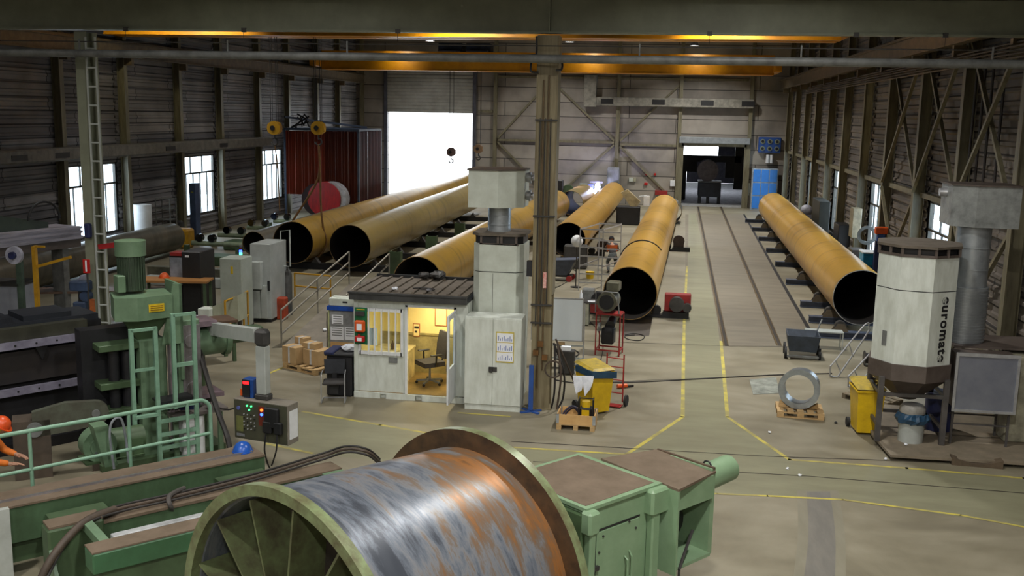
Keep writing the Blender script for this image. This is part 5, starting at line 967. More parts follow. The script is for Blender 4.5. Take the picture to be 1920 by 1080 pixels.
# machine bed beams, running about 43 degrees off the hall axis
U = Vector((.678, .735, 0)); V = Vector((-.735, .678, 0))
B0 = at(255, 901, .9); brz = math.atan2(U.y, U.x)
def bl(px, py, z): p = at(px, py, z) - B0; return p.dot(U), p.dot(V)
r = thing('machine_bed', 'long green machine bed with dusty brown top in front of the railing', 'machine', (B0.x, B0.y, 0), brz)
xr = bl(498, 853, .9)[0]
mb = MB(); mb.box(-5.2, xr, 0, .62, .34, .87); mb.build('bed_beam', M('bed_green', (74, 100, 72), .5, 0, (52, 70, 46), 2, .1, stretch=(1, 1, .6)), r)
mb = MB(); mb.box(-5.2, xr, -.02, .64, .87, .9); mb.build('dusty_top', dust, r)
mb = MB(); mb.box(-2.0, xr - .12, .2, .23, .9, .93); mb.build('edge_rail', steel, r)
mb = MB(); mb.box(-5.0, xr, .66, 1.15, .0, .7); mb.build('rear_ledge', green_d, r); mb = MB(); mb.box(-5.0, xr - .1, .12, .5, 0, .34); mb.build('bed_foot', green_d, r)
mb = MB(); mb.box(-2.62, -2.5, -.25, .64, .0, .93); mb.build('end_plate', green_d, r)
def mid_pt(px, py): return bl(px, py, .9)
q0 = mid_pt(180, 972); q1 = mid_pt(700, 862); q2 = mid_pt(150, 962)
r = thing('carriage_beam', 'green box beam carrying hoses, between the bed and the drum', 'beam', (B0.x, B0.y, 0), brz)
ym = q0[1]
mb = MB(); mb.box(q0[0] - .5, q1[0] - .6, ym - .14, ym + .2, .3, .86); mb.build('box_beam', M('bed_green'), r); mb = MB(); mb.box(q0[0] - .5, q1[0] - .6, ym - .16, ym + .22, .86, .9); mb.build('dusty_top', dust, r)
mb = MB(); mb.box(q0[0] - .4, q0[0] + .4, ym + .2, -.06, .1, .7); mb.box(1.2, 2.0, ym + .2, -.06, .1, .7); mb.build('cross_tie', green_d, r)
mb = MB(); mb.box(q0[0] + .1, q1[0] - .5, ym - 1.15, ym - .14, 0, .3); mb.build('trough_floor', M('trough_green', (64, 84, 54), .6), r)
mb = MB(); mb.box(q1[0] - .95, q1[0] - .6, ym - 1.0, ym - .14, .3, .88); mb.build('end_block', green, r)
r = thing('front_beam', 'short green box beam in front at the left of the spoked flange', 'beam', (B0.x, B0.y, 0), brz)
g0 = bl(173, 1037, 1.2); g1 = bl(375, 985, 1.2)
mb = MB(); mb.box(g0[0], g1[0] + .2, g0[1], g0[1] + .34, .9, 1.17, .02); mb.build('box_beam', M('front_beam_green', (62, 104, 72), .45, 0, (52, 84, 56), 2, .08), r); mb = MB(); mb.box(g0[0], g1[0] + .2, g0[1] + .01, g0[1] + .33, 1.17, 1.19); mb.build('dusty_top', dust, r)
mb = MB(); mb.box(g0[0] + .35, g1[0] + .2, g0[1] + .34, g0[1] + .46, 1.12, 1.2, .01); mb.build('silver_guide', M('guide_white_steel', (222, 224, 226), .3, .3), r)
mb = MB(); mb.box(g0[0] + .3, g0[0] + .42, g0[1] + .34, ym - .2, .88, 1.0); mb.build('cross_bar', green, r)
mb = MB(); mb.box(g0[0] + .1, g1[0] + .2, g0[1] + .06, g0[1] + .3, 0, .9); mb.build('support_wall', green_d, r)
r = thing('pedestal_block', 'green block with brown top standing left of the front beam', 'block', (B0.x, B0.y, 0), brz)
a = bl(78, 978, 1.0); mb = MB(); mb.box(a[0], a[0] + .72, a[1] - .3, a[1] + .05, 0, .97, .03); mb.build('block_body', green_d, r); mb = MB(); mb.box(a[0] + .02, a[0] + .7, a[1] - .28, a[1] + .03, .97, 1.0); mb.build('dusty_top', dust, r)
mb = MB(); [mb.extr([(a[0] + x, a[1] - .9, 0), (a[0] + x, a[1] - .3, 0), (a[0] + x, a[1] - .3, .7)], (.05, 0, 0)) for x in (.0, .6)]; mb.build('gusset', green, r)
p = at(20, 1010, .6); mb = MB(); mb.box(-.7, .0, -.05, .05, 0, 1.05); solo('light_grey_panel', mb, lgrey, 'light grey upright panel at the left edge in front', 'panel', loc=Vector((p.x, p.y, 0)), rz=brz)
# hoses on the carriage beam
for i, (off, w_, m_) in enumerate(((0, .024, hose_b), (.1, .018, hose_m), (-.09, .018, hose_m))):
    P = [at(x, y + off * 60, z) for x, y, z in ((85, 1085, .5), (120, 1020, .75), (165, 975, .98), (230, 952, .95), (330, 930, .94), (480, 893, .94), (600, 857, .95), (650, 842, 1.1), (690, 848, 1.05), (712, 866, .7))]
    mb = MB(); mb.tube(smoothpath(P, 8), w_, 8); solo('hydraulic_hose', mb, m_, ['brown', 'upper black', 'lower black'][i] + ' hose lying along the green carriage beam', 'hose', smooth=True)
P = [at(x, y, z) for x, y, z in ((70, 1100, .4), (95, 1050, .7), (130, 1005, .92), (165, 975, 1.0), (215, 955, .97))]; mb = MB(); mb.tube(smoothpath(P, 8), .055, 10); solo('cable_chain', mb, hose_b, 'thick brown cable sleeve curving down at the lower left corner', 'cable', smooth=True)
P = [at(345, 915, .95), at(318, 930, 1.0), at(320, 950, .9), at(335, 975, .5)]; mb = MB(); mb.tube(smoothpath(P, 8), .035, 8); solo('hydraulic_hose', mb, M('grey_hose', (92, 86, 82), .6), 'grey hose dropping from the carriage beam behind the front beam', 'hose', smooth=True)
mb = MB(); q = at(540, 897, .5); mb.ball((0, 0, .05), .13, .5, 10); solo('foil_scrap', mb, steel, 'crumpled foil scrap in the green trough', 'scrap', loc=Vector((q.x, q.y, 0)))
# railing
Rb = [at(62, 925, .7), at(245, 882, .7), at(397, 852, .7)]; rail_dir = (Rb[2] - Rb[0]).normalized()
def rl(x, yb): return at(x, yb, .7)
r = thing('guard_railing', 'pale green tubular guard railing along the machine bed', 'railing', (Rb[0].x, Rb[0].y, .7), math.atan2(rail_dir.y, rail_dir.x))
inv = world_of(r).inverted(); Lr = (Rb[2] - Rb[0]).length; ext = 2.6
mb = MB(); mb.tube([(-ext, 0, .98), (Lr - .25, 0, .98)] + [v for v in arc((Lr - .2, 0, .78), .2, R(80), 0, 8)] + [(Lr, 0, 0)], .033, 12); mb.build('top_rail', green_l, r, True)
mb = MB(); mb.tube([(-ext, 0, .38), (Lr, 0, .38)], .028, 12); mb.build('lower_rail', green_l, r, True)
for x in (0, Lr * .52, Lr * .86): mb = MB(); mb.cyl((x, 0, 0), (x, 0, .98), .028, 12); mb.build('railing_post', green_l, r, True)
# ladder on the spindle machine and the machine itself
S = Vector((-9.35, 17.0, 0)); srz = R(47)
r = thing('spindle_machine', 'tall green vertical spindle machine with motor on top, behind the railing', 'machine', S, srz)
def lx(px, py, Y=17.0, y=0.0):
    p = aty(px, py, Y) - S; return Vector((p.x * math.cos(srz) + p.y * math.sin(srz), -p.x * math.sin(srz) + p.y * math.cos(srz), p.z))
mb = MB(); mb.cyl((-.3, .1, 3.2), (-.3, .1, 3.85), .22, 32); [mb.box(-.3 - .01 + .23 * math.cos(t), -.3 + .01 + .23 * math.cos(t), .1 + .23 * math.sin(t) - .01, .1 + .23 * math.sin(t) + .01, 3.22, 3.82) for t in [k * math.pi / 12 for k in range(24)]]; mb.build('motor_body', M('motor_green', (66, 84, 64), .45), r, False)
mb = MB(); mb.cyl((-.3, .1, 3.83), (-.3, .1, 4.1), .27, 32); mb.build('motor_cap', green, r, True)
mb = MB(); mb.box(-.62, -.48, -.15, .1, 3.2, 3.5, .01); mb.build('terminal_box', green, r)
mb = MB(); mb.prism([(-.75, -.3), (-.4, -.5), (.25, -.4), (.35, .3), (-.6, .4)], 2.72, 3.14); mb.build('gear_head', green, r)
mb = MB(); mb.box(-.2, .08, -.475, -.455, 2.86, 3.0); o = mb.build('warning_label', M('label_yellow', (232, 196, 30), .5), r); mb = MB(); [mb.box(-.17, .05, -.482, -.475, 2.96 - k * .035, 2.97 - k * .035) for k in range(3)]; mb.build('printed_lines', M('print_brown', (140, 90, 20), .6), o)
mb = MB(); mb.add([(-.6, -.3, 2.72), (.2, -.35, 2.72), (.3, .3, 2.72), (-.5, .35, 2.72), (-.3, -.1, 2.3), (.0, -.1, 2.3), (.0, .1, 2.3), (-.3, .1, 2.3)], [(0, 3, 2, 1), (4, 5, 6, 7), (0, 1, 5, 4), (1, 2, 6, 5), (2, 3, 7, 6), (3, 0, 4, 7)]); mb.build('lower_cone', green_d, r)
mb = MB(); mb.extr([(.45, -.35, 2.2), (.45, -.35, 3.3), (.3, -.35, 3.32), (.12, -.35, 2.5), (.05, -.35, 2.2)], (0, .05, 0)); mb.box(.4, .45, -.35, .4, 1.5, 3.3); mb.build('gusset_plate', green, r)
mb = MB(); mb.box(-.3, .18, -.2, .5, .0, 2.3, .02); mb.build('column_body', green, r)
mb = MB(); mb.box(.2, .26, -.3, -.2, .3, 2.3); mb.box(.28, .32, -.28, -.2, .3, 2.3); mb.build('slide_way', M('slide_pink_grey', (178, 164, 170), .35, .4), r)
mb = MB(); mb.box(.36, .8, -.25, .3, .9, 2.6, .02); mb.build('carriage_body', green, r); 
mb = MB(); mb.box(.45, .8, -.27, -.25, .95, 2.5); [mb.cyl((.62, -.3, z), (.62, -.27, z), .12, 24) for z in (1.3, 1.8, 2.2)]; mb.build('flange_plate', M('plate_grey_pink', (160, 154, 156), .4, .4), r, False)
mb = MB(); mb.cyl((.8, .2, 2.05), (1.4, .2, 2.05), .27, 28); mb.cyl((1.4, .2, 2.05), (1.5, .2, 2.05), .31, 28); mb.build('side_motor', green, r, True)
mb = MB(); mb.cyl((1.5, .2, 2.1), (1.95, .2, 2.1), .16, 20); mb.box(1.9, 2.2, .05, .35, 1.98, 2.24, .02); mb.build('brake_unit', green_d, r, True)
mb = MB(); mb.box(.5, 1.2, -.1, .5, 2.4, 2.5); mb.box(.6, 1.3, -.1, .5, 1.0, 1.08); mb.build('guide_block', redp if False else M('pink_steel', (150, 130, 140), .4, .3), r)
for z in (.95, 1.45, 2.15): mb = MB(); mb.box(-1.0, -.3, -.15, .25, z, z + .12, .01); mb.build('bracket_arm', green_d, r)
mb = MB(); mb.cyl((-.7, .05, .5), (-.7, .05, 2.2), .1, 18); mb.cyl((-.45, .05, .5), (-.45, .05, 2.1), .12, 18); mb.build('ram_cylinder', blk_m, r, True)
mb = MB(); mb.box(-1.2, .2, .25, .6, .3, 2.5); mb.build('back_frame', blk_m, r)
mb = MB(); mb.box(-1.1, 1.2, -.35, .6, .0, .12); mb.build('base_plate', green_d, r)
for x in (-.62, -.2): mb = MB(); mb.bar((x, -.75, .0 if x > -.5 else .9), (x, -.75, 2.65 - .0), .07, .07); mb.build('ladder_stile', green_l, r)
mb = MB(); mb.bar((-.62, -.75, 2.62), (-.2, -.75, 2.62), .07, .05); mb.bar((-.62, -.75, 1.9), (-.2, -.75, 1.9), .05, .05); mb.bar((-.62, -.75, 1.05), (-.2, -.75, 1.05), .1, .05); mb.build('frame_bar', green_l, r)
for x in (.12, .5): mb = MB(); mb.bar((x, -.75, 0.0 if x > .3 else 1.1), (x, -.75, 2.85), .07, .07); mb.build('ladder_stile', green_l, r)
mb = MB(); mb.bar((.12, -.75, 2.82), (.5, -.75, 2.82), .07, .05); mb.bar((.12, -.75, 1.9), (.5, -.75, 1.9), .05, .07); mb.build('frame_bar', green_l, r)
for k in range(5): z = .15 + k * .25; mb = MB(); mb.bar((-.2, -.75, z), (.5, -.75, z), .05, .07); mb.build('rung', green_l, r)
mb = MB(); mb.box(-.15, .5, -.7, -.3, 1.2, 1.24); mb.build('grating_step', blk, r)
# green motor on the ledge
p = at(170, 868, .7); r = thing('flange_motor', 'green flange motor behind the railing at the left', 'motor', (p.x, p.y + .2, .7), R(47))
mb = MB(); mb.cyl((0, -.2, .28), (0, .1, .28), .27, 32); mb.cyl((0, -.24, .28), (0, -.2, .28), .16, 24); mb.build('motor_flange', green, r, True); mb = MB(); mb.cyl((0.1, .0, .28), (.75, .0, .26), .2, 24); mb.box(.3, .7, -.2, .2, 0.0, .3); mb.build('motor_body', green_d, r, True); mb = MB(); mb.box(-.25, .7, -.25, .25, 0, .03); mb.build('foot_plate', green_d, r)
mb = MB(); [mb.cyl((.12 * math.cos(a), -.26, .28 + .12 * math.sin(a)), (.12 * math.cos(a), -.2, .28 + .12 * math.sin(a)), .02, 8) for a in (.5, 2, 4)]; mb.build('bolt', steel, r)
p = at(228, 876, .7); mb = MB(); mb.tube(smoothpath([(-.12, 0, 0), (-.16, 0, .6), (-.08, 0, .82), (.05, 0, .75), (.12, 0, .05)], 8), .02, 8); solo('bent_tube', mb, M('pale_tube', (170, 176, 184), .4, .3), 'pale bent tube loop standing beside the green flange motor', 'tube', smooth=True, loc=Vector((p.x, p.y, .7)), rz=R(47))
p = at(215, 876, .7); mb = MB(); mb.extr([(-.2, 0, 0), (.0, 0, 0), (-.12, 0, .7), (-.35, 0, .7)], (0, .3, 0)); solo('sloped_cover', mb, green, 'sloped green cover between flange motor and ladder', 'cover', loc=Vector((p.x, p.y + .1, .7)), rz=R(47))
mb = MB(); mb.lathe((0, 0, 0), [(.16, 0), (.15, .06), (.11, .13), (.05, .165), (.001, .17)], 24); mb.lathe((0, 0, 0), [(.001, 0), (.17, 0), (.17, .012), (.001, .012)], 24); q = at(455, 843, .93); solo('safety_helmet', mb, M('helmet_blue', (36, 96, 196), .3), 'blue safety helmet lying at the end of the green machine bed', 'helmet', smooth=True, loc=Vector((q.x, q.y, .9)))
# ladder table behind railing: small white cabinet & bench
p = at(400, 770, .9); r = thing('machine_table', 'grey work table with green legs behind the railing end', 'table', (-9.65, 16.3, 0), R(47)); mb = MB(); mb.box(.85, 1.9, -.3, .5, .84, .9); mb.build('table_top', M('table_grey', (120, 112, 108), .5), r)
for x in (.9, 1.75):
    for y in (-.2, .4): mb = MB(); mb.box(x, x + .08, y, y + .08, 0, .84); mb.build('leg', green, r)
mb = MB(); mb.box(1.05, 1.45, -.25, .3, .0, .8); mb.build('white_cabinet', white, r)
r = thing('hand_lamp', 'yellow and blue hand tool lying on the machine table', 'tool', (-8.85, 17.2, .9), R(20)); mb = MB(); mb.box(-.1, .25, -.08, .08, 0, .1, .01); mb.build('tool_case', blued, r); mb = MB(); mb.box(-.2, .0, -.06, .06, .1, .15); mb.build('yellow_grip', yelp, r)
# ---- control pendant
YP = 16.4; L0 = aty(440, 820, YP); L1 = aty(541, 843, YP - .25)
prz = math.atan2(L1.y - L0.y, L1.x - L0.x); W = (L1 - L0).length; zb = L0.z; H = aty(437, 746, YP).z - zb
r = thing('hanging_console', 'grey control panel box with lit buttons hanging from a boom', 'control panel', (L0.x, L0.y, zb), prz); D = .32
mb = MB(); mb.box(0, W, 0, D, 0, H, .01); mb.build('panel_box', M('panel_box_grey', (128, 122, 112), .5, 0, (108, 102, 92)), r)
mb = MB(); mb.box(.02, W - .02, -.012, 0, .02, H - .02); f = mb.build('panel_front', M('panel_front_olive', (74, 74, 58), .5, 0, (60, 60, 48)), r)
mb = MB(); mb.box(W, W + .012, .04, D - .04, .1, H - .12); mb.build('side_sheet', white, r)
def led(x, z, rr, col, e, nm_='button'):
    mb = MB(); mb.cyl((x, -.03, z), (x, -.012, z), rr, 12); return mb.build(nm_, M('led_' + nm_ + str(col), col, emit=e) if e else M('btn' + str(col), col, .4), f)
k = W / 1.0
for x, z, c, e in ((.26, .62, (60, 230, 120), 3), (.34, .62, (60, 230, 120), 3), (.3, .55, (60, 230, 120), 3), (.53, .58, (255, 90, 30), 4), (.53, .5, (50, 90, 255), 5), (.71, .56, (255, 30, 30), 4), (.66, .36, (255, 40, 30), 4)): led(x * k, z * H / .72, .016 if e < 4 else .026, c, e, 'lamp_button')
led(.1 * k, .56 * H / .72, .035, (110, 120, 200), 0, 'selector_knob')
for i in range(4):
    for j in range(5): led((.2 + i * .065) * k, (.2 + j * .065) * H / .72, .012, (200, 200, 204) if (i + j) % 3 else (40, 40, 40), 0, 'push_button')
mb = MB(); mb.box(.05 * k, .18 * k, -.016, -.012, .14, .42); mb.build('yellow_label', M('label_olive', (120, 124, 70), .6), f); mb = MB(); mb.box(.05 * k, .2 * k, -.016, -.012, .05, .1); mb.build('maker_plate', M('plate_silver', (170, 172, 176), .4, .4), f)
mb = MB(); mb.box(.47 * k, .6 * k, -.016, -.012, .3, .64 * H / .72); mb.build('red_field', M('field_red', (120, 44, 26), .5), f)
mb = MB(); mb.box(.6 * k, .86 * k, -.09, -.012, .3, .66 * H / .72, .02); mb.box(.58 * k, .74 * k, -.1, -.012, .2, .42, .02); mb.box(.78 * k, .92 * k, -.1, -.012, .2, .42, .02); mb.build('hand_unit', blk, f)
mb = MB(); mb.tube(smoothpath([(.64 * k, -.08, .2), (.62 * k, -.1, -.1), (.6 * k, .0, -.35), (.58 * k, .1, -.5)]), .015, 6); mb.tube(smoothpath([(.84 * k, -.08, .2), (.84 * k, -.1, -.05), (.72 * k, .0, -.3), (.62 * k, .1, -.45)]), .015, 6); mb.build('panel_cable', blk, r)
cxm = .5 * k
pm = aty(489, 745, YP); qx = world_of(r).inverted() @ Vector((pm.x, pm.y, pm.z)); xm = qx.x + .02
mb = MB(); mb.box(xm - .14, xm + .14, .08, .26, H, H + .1, .02); mb.build('boom_flange', dgrey, r)
zt = aty(495, 650, YP).z - zb
mb = MB(); mb.box(xm - .1, xm + .1, .09, .25, H + .1, zt, .01); mb.build('vertical_arm', lgrey, r); mb = MB(); mb.box(xm - .13, xm + .13, .07, .27, zt, zt + .3, .05); mb.build('boom_elbow', dgrey, r)
pe = world_of(r) @ Vector((xm - .1, .17, zt + .18)); pf = aty(372, 612, 18.4); inv = world_of(r).inverted()
mb = MB(); mb.bar(inv @ pe, inv @ pf, .16, .24); mb.build('boom_arm', lgrey, r)
mb = MB(); pg_ = inv @ pf; mb.cyl((pg_.x, pg_.y, -zb), (pg_.x, pg_.y, pg_.z + .1), .11, 18); mb.build('boom_post', green_d, r, True)
p = aty(468, 744, YP + .12); r2 = thing('display_unit', 'blue box with red digital display on top of the control panel', 'display', (p.x, p.y, zb + H), prz)
mb = MB(); mb.box(-.1, .12, -.06, .14, 0, .34, .01); mb.build('case', M('display_blue', (34, 80, 160), .4), r2); mb = MB(); mb.box(-.1, .06, -.075, -.06, .02, .33); o = mb.build('front_panel', blk, r2); mb = MB(); mb.box(-.08, .045, -.08, -.075, .25, .3); mb.build('digit_display', M('red_digits', (255, 20, 24), emit=4), o); mb = MB(); mb.box(-.17, -.1, -.04, .05, .02, .14); mb.build('orange_button_box', org, r2)
def drape(pts, rad, mat, name, label, cat='cable'):
    mb = MB(); mb.tube(smoothpath([aty(*q_) for q_ in pts], 8), rad, 8); return solo(name, mb, mat, label, cat, smooth=True)
drape([(365, 615, 18.4), (375, 660, 17.6), (392, 720, 17), (408, 770, 16.6), (425, 815, 16.3), (432, 845, 16.2)], .05, hose_m, 'thick_cable', 'thick black cable sagging from the boom to the machine bed end')
drape([(392, 730, 17.5), (405, 760, 17.2), (425, 768, 16.9), (440, 765, 16.7)], .015, hose_m, 'thin_cable', 'thin black cable looping into the left of the control panel')
q = at(352, 722); mb = MB(); t = MB(); random.seed(8); t.ball((0, 0, .06), .3, .3, 14); t.v = [v * (1 + random.uniform(-.3, .3)) for v in t.v]; solo('swarf_heap', t, steel, 'heap of silver metal shavings on the floor behind the table', 'shavings', loc=Vector((q.x, q.y, 0)))
# ================================================================ PRESS BRAKE AT THE LEFT
T = Vector((-11.15, 17.85, 0)); trz = R(54)
r = thing('folding_press', 'large dark folding press with two bright steel rails at the left', 'machine', T, trz)
pm_ = M('press_dark_paint', (52, 46, 42), .55, .1, (34, 32, 34), 1.5)
mb = MB(); mb.box(-7, .35, .25, 1.2, .2, 2.3); mb.build('press_frame', blk_m, r)
mb = MB(); mb.box(-7, 0, .05, .25, 2.12, 2.36); mb.build('upper_beam', M('press_olive', (62, 62, 50), .5, .1), r)
for z in (1.1, 1.98): mb = MB(); mb.box(-7, 0, -.04, .04, z, z + .14); mb.build('steel_rail', M('rail_lilac_steel', (176, 172, 192), .35, .5, (140, 136, 156), 4), r); 
mb = MB(); [mb.cyl((-.25 - k * .38, -.05, 2.05), (-.25 - k * .38, -.041, 2.05), .02, 8) for k in range(14)]; [mb.cyl((-.25 - k * .38, -.05, 1.17), (-.25 - k * .38, -.041, 1.17), .02, 8) for k in range(14)]; mb.build('rail_bolt', blk, r)
mb = MB(); mb.box(-7, .2, .12, .25, 1.3, 1.9); mb.build('blade_plate', pm_, r)
for x in (-.9, -2.4, -3.9, -5.4): mb = MB(); mb.add([(x - .12, .1, 1.98), (x + .12, .1, 1.98), (x, .1, 1.7), (x - .12, .0, 1.98), (x + .12, .0, 1.98), (x, .0, 1.7)], [(0, 1, 2), (3, 5, 4), (0, 3, 4, 1), (1, 4, 5, 2), (2, 5, 3, 0)]); mb.build('wedge_tooth', blk, r)
mb = MB(); mb.box(-7, .3, .25, 1.2, 2.3, 2.42); [mb.box(-6.6 + k * 1.1, -5.7 + k * 1.1, .3, 1.1, 2.42, 2.52) for k in range(6)]; mb.build('top_trays', M('tray_blue_black', (42, 46, 54), .5, .2), r)
mb = MB(); mb.box(-7, .3, -.1, 1.2, 0, .2); mb.build('press_base', blk_m, r)
p = at(180, 778, 1.05); q = at(60, 790, 1.05); r = thing('rocker_arm', 'grey-green rocker arm with round pivot end in front of the press', 'machine part', (p.x, p.y, 0), math.atan2(p.y - q.y, p.x - q.x)); rg = M('rocker_grey_green', (92, 98, 84), .5, .1, (70, 66, 56), 3)
Lq = (p - q).length
mb = MB(); mb.extr([(-Lq, 0, .75)] + [(-Lq, 0, 1.2), (-.5, 0, 1.32)] + [(.22 * math.cos(a), 0, 1.08 + .22 * math.sin(a)) for a in [R(90 - k * 20) for k in range(9)]] + [(-.4, 0, .8)], (0, .14, 0)); mb.build('arm_plate', rg, r)
mb = MB(); mb.cyl((0, -.03, 1.08), (0, 0, 1.08), .07, 20); mb.cyl((-1.0, -.06, .9), (-1.0, 0, .9), .13, 24); mb.build('pivot_pin', mgrey, r, True)
mb = MB(); mb.box(-1.35, -.75, .0, .5, .0, 1.05); mb.box(-.1, .06, .02, .12, 0, .9); mb.build('stand', M('stand_brown', (84, 72, 60), .6, 0, (64, 56, 48)), r)
# work benches and bits behind the press
def bench(px, py, z, L_, D_, rz, label, topm=dgrey, legm=green_d, name='work_bench'):
    p = at(px, py, z); r = thing(name, label, 'bench', (p.x, p.y, 0), rz); mb = MB(); mb.box(0, L_, 0, D_, z - .06, z); mb.build('bench_top', topm, r)
    for x in (.05, L_ - .13):
        for y in (.05, D_ - .13): mb = MB(); mb.box(x, x + .08, y, y + .08, 0, z - .06); mb.build('leg', legm, r)
    return r
brown_t = M('bench_brown', (104, 80, 64), .5, 0, (80, 62, 50), 3)
bench(45, 548, 1.0, 4.1, .8, R(20), 'long brown workbench behind the folding press', brown_t)
p = at(0, 604, .3); r = thing('tool_cabinet', 'pale grey cabinet with green corner post at the left edge', 'cabinet', (p.x - 1.2, p.y, 0), .1); mb = MB(); mb.box(0, 1.75, 0, .8, .25, 1.35, .01); mb.build('cabinet_body', M('pale_blue_grey', (168, 172, 182), .5, 0, (146, 150, 162), 2), r); mb = MB(); mb.box(1.75, 1.9, -.1, .05, 0, 2.55); mb.build('corner_post', M('post_green', (84, 104, 90), .5), r); mb = MB(); mb.box(-.1, 1.8, -.1, .9, 1.35, 1.42); mb.build('cabinet_top', dgrey, r)
p = at(20, 530, 1.0); r = thing('bench_grinder', 'green bench machine with white round disc at the left edge', 'machine', (p.x - 1.0, 22.4, 0)); mb = MB(); mb.box(.0, 1.6, .2, .8, 0, 2.2); mb.build('machine_body', green_d, r); q = aty(10, 482, 22.2); mb = MB(); mb.cyl((q.x - p.x + 1.0, .1, q.z), (q.x - p.x + 1.0, .2, q.z), .22, 28); mb.build('white_disc', M('disc_white', (190, 190, 206), .4), r, True); mb = MB(); mb.cyl((q.x - p.x + 1.0, .02, q.z), (q.x - p.x + 1.0, .1, q.z), .09, 20); mb.build('disc_hub', blued, r, True)
# planer table (white steel slab) high at the left
a = aty(0, 440, 25.0); c = aty(152, 424, 27.5)
r = thing('planer_table', 'long pale steel planer table on dark legs at the upper left', 'machine', (c.x, c.y, 0), math.atan2(c.y - a.y, c.x - a.x)); zc = c.z
mb = MB(); mb.box(-8, 0, 0, 1.1, zc - .32, zc, .01); mb.box(-8, .02, -.04, 0, zc - .06, zc); mb.box(-8, .02, -.04, 0, zc - .2, zc - .12); mb.box(-8, .02, -.04, 0, zc - .36, zc - .27); mb.build('steel_table', M('planer_lilac_steel', (168, 162, 172), .4, .4, (120, 114, 120), 3, stretch=(.4, 1, 4)), r)
mb = MB(); mb.box(-8, .05, .1, 1.1, zc - .62, zc - .36); mb.build('table_girder', brownp, r)
for x in (-6, -3.2, -.35): mb = MB(); mb.box(x - .1, x + .1, .3, .8, 0, zc - .62); mb.build('table_leg', mgrey, r)
mb = MB(); mb.extr([(-6, .4, zc), (-.8, .4, zc), (-.8, .4, zc + .16), (-3.6, .4, zc + .72), (-6, .4, zc + .3)], (0, .6, 0)); mb.build('cross_slide', M('cross_slide_green', (56, 70, 54), .5, 0, (42, 52, 40)), r)
mb = MB(); mb.tube(arc((-1.0, .3, zc + .25), .52, R(0), R(180), 16), .035, 8); mb.build('hand_wheel_rim', blk, r)
mb = MB(); mb.box(-8, -5.6, .3, 1.2, zc, zc + 2.2); mb.build('planer_column', M('planer_column_black', (34, 38, 38), .5), r)
def simple(name, px, py, Y, w_, d_, h_, mat, label, cat, z0=None, rz=0):
    p = aty(px, py, Y); mb = MB(); mb.box(-w_ / 2, w_ / 2, -d_ / 2, d_ / 2, 0, h_, min(w_, d_, h_) * .12); return solo(name, mb, mat, label, cat, loc=Vector((p.x, p.y, p.z if z0 is None else z0)), rz=rz)
# blue vice machine on the brown bench
p = aty(152, 545, 21.5); r = thing('bench_vice', 'blue-grey twin-motor bench machine on the brown bench', 'machine', (p.x, p.y, p.z), .1); mb = MB(); mb.box(-.22, .22, -.15, .15, 0, .24, .03); mb.build('upper_housing', M('vice_blue', (56, 74, 104), .45), r); mb = MB(); mb.box(-.15, .16, -.16, .1, -.5, -.25, .03); mb.cyl((.12, -.1, -.12), (.12, .1, -.12), .12, 18); mb.build('lower_housing', M('vice_blue'), r); mb = MB(); mb.box(-.05, .05, -.05, .05, -.3, 0); mb.box(-.04, .04, -.04, .04, -p.z, -.5); mb.build('neck', blk, r)
q = aty(173, 602, 20.8); q0z = q.z; q.z = 0; mb = MB(); mb.extr([(-.1, 0, 0), (.12, 0, 0), (.05, 0, q0z + .5), (-.04, 0, q0z + .5)], (0, .06, 0)); solo('orange_overall', mb, M('orange_cloth', (176, 92, 36), .8), 'orange cloth hanging behind the folding press', 'cloth', loc=Vector((q.x, q.y, 0)))
r = thing('yellow_gate_post', 'yellow post with sloping yellow bar in front of the dark pipe', 'barrier', aty(68, 530, 23.5)); r.location.z = 0; z5 = aty(68, 462, 23.5).z; mb = MB(); mb.box(-.05, .05, -.05, .05, 0, z5); mb.bar((0, 0, z5), (.3, 0, z5), .05); mb.build('post', yels, r); q = aty(133, 482, 23.5) - r.location; mb = MB(); mb.bar((.05, 0, aty(72, 500, 23.5).z), (q.x, 0, q.z), .07); mb.build('sloping_bar', yels, r)
q = at(150, 528, 1.0); q.y += .0; mb = MB(); mb.extr([(-.12, 0, 0), (.14, 0, 0), (.14, 0, .22), (.02, 0, .2), (-.04, 0, .1), (-.2, 0, .05)], (0, .15, 0)); solo('white_hood', mb, M('white_lilac', (206, 208, 230), .4), 'small white hood on the back of the brown bench', 'hood', loc=q)
q = aty(163, 512, 21.4); r = thing('sign_post', 'red and white sign post beside the left column foot', 'sign', q); mb = MB(); mb.box(-.02, .02, 0, .02, -q.z, 0); mb.build('post', dgrey, r); mb = MB(); mb.box(-.08, .08, -.02, .02, 0, .32); mb.build('red_plate', redb, r); mb = MB(); mb.box(-.02, .02, -.025, -.02, .04, .3); mb.build('white_stripe', paper, r)
q = aty(202, 461, 21.4); mb = MB(); mb.box(-.24, .24, -.01, .01, -.06, .06); r = solo('column_sign', mb, M('sign_red', (176, 30, 34), .5), 'long tilted red sign fixed to the left latticed column', 'sign', loc=q); r.rotation_euler = (0, R(-9), 0)
q = aty(167, 446, 21.62); mb = MB(); mb.box(-.07, .07, -.1, .05, 0, .34, .03); solo('blue_pouch', mb, blued, 'dark blue pouch hanging on the left latticed column', 'pouch', loc=q)
q = at(221, 444, .9); r = thing('white_cylinder', 'white cylinder tank beside the window left of the grey pipe', 'tank', (-23.1, 41.6, 0)); mb = MB(); mb.cyl((0, 0, 1.05), (0, 0, 2.2), .38, 28); mb.build('tank_shell', white, r, True); mb = MB(); mb.cyl((0, 0, 0), (0, 0, 1.05), .3, 16); mb.build('tank_stand', dgrey, r)
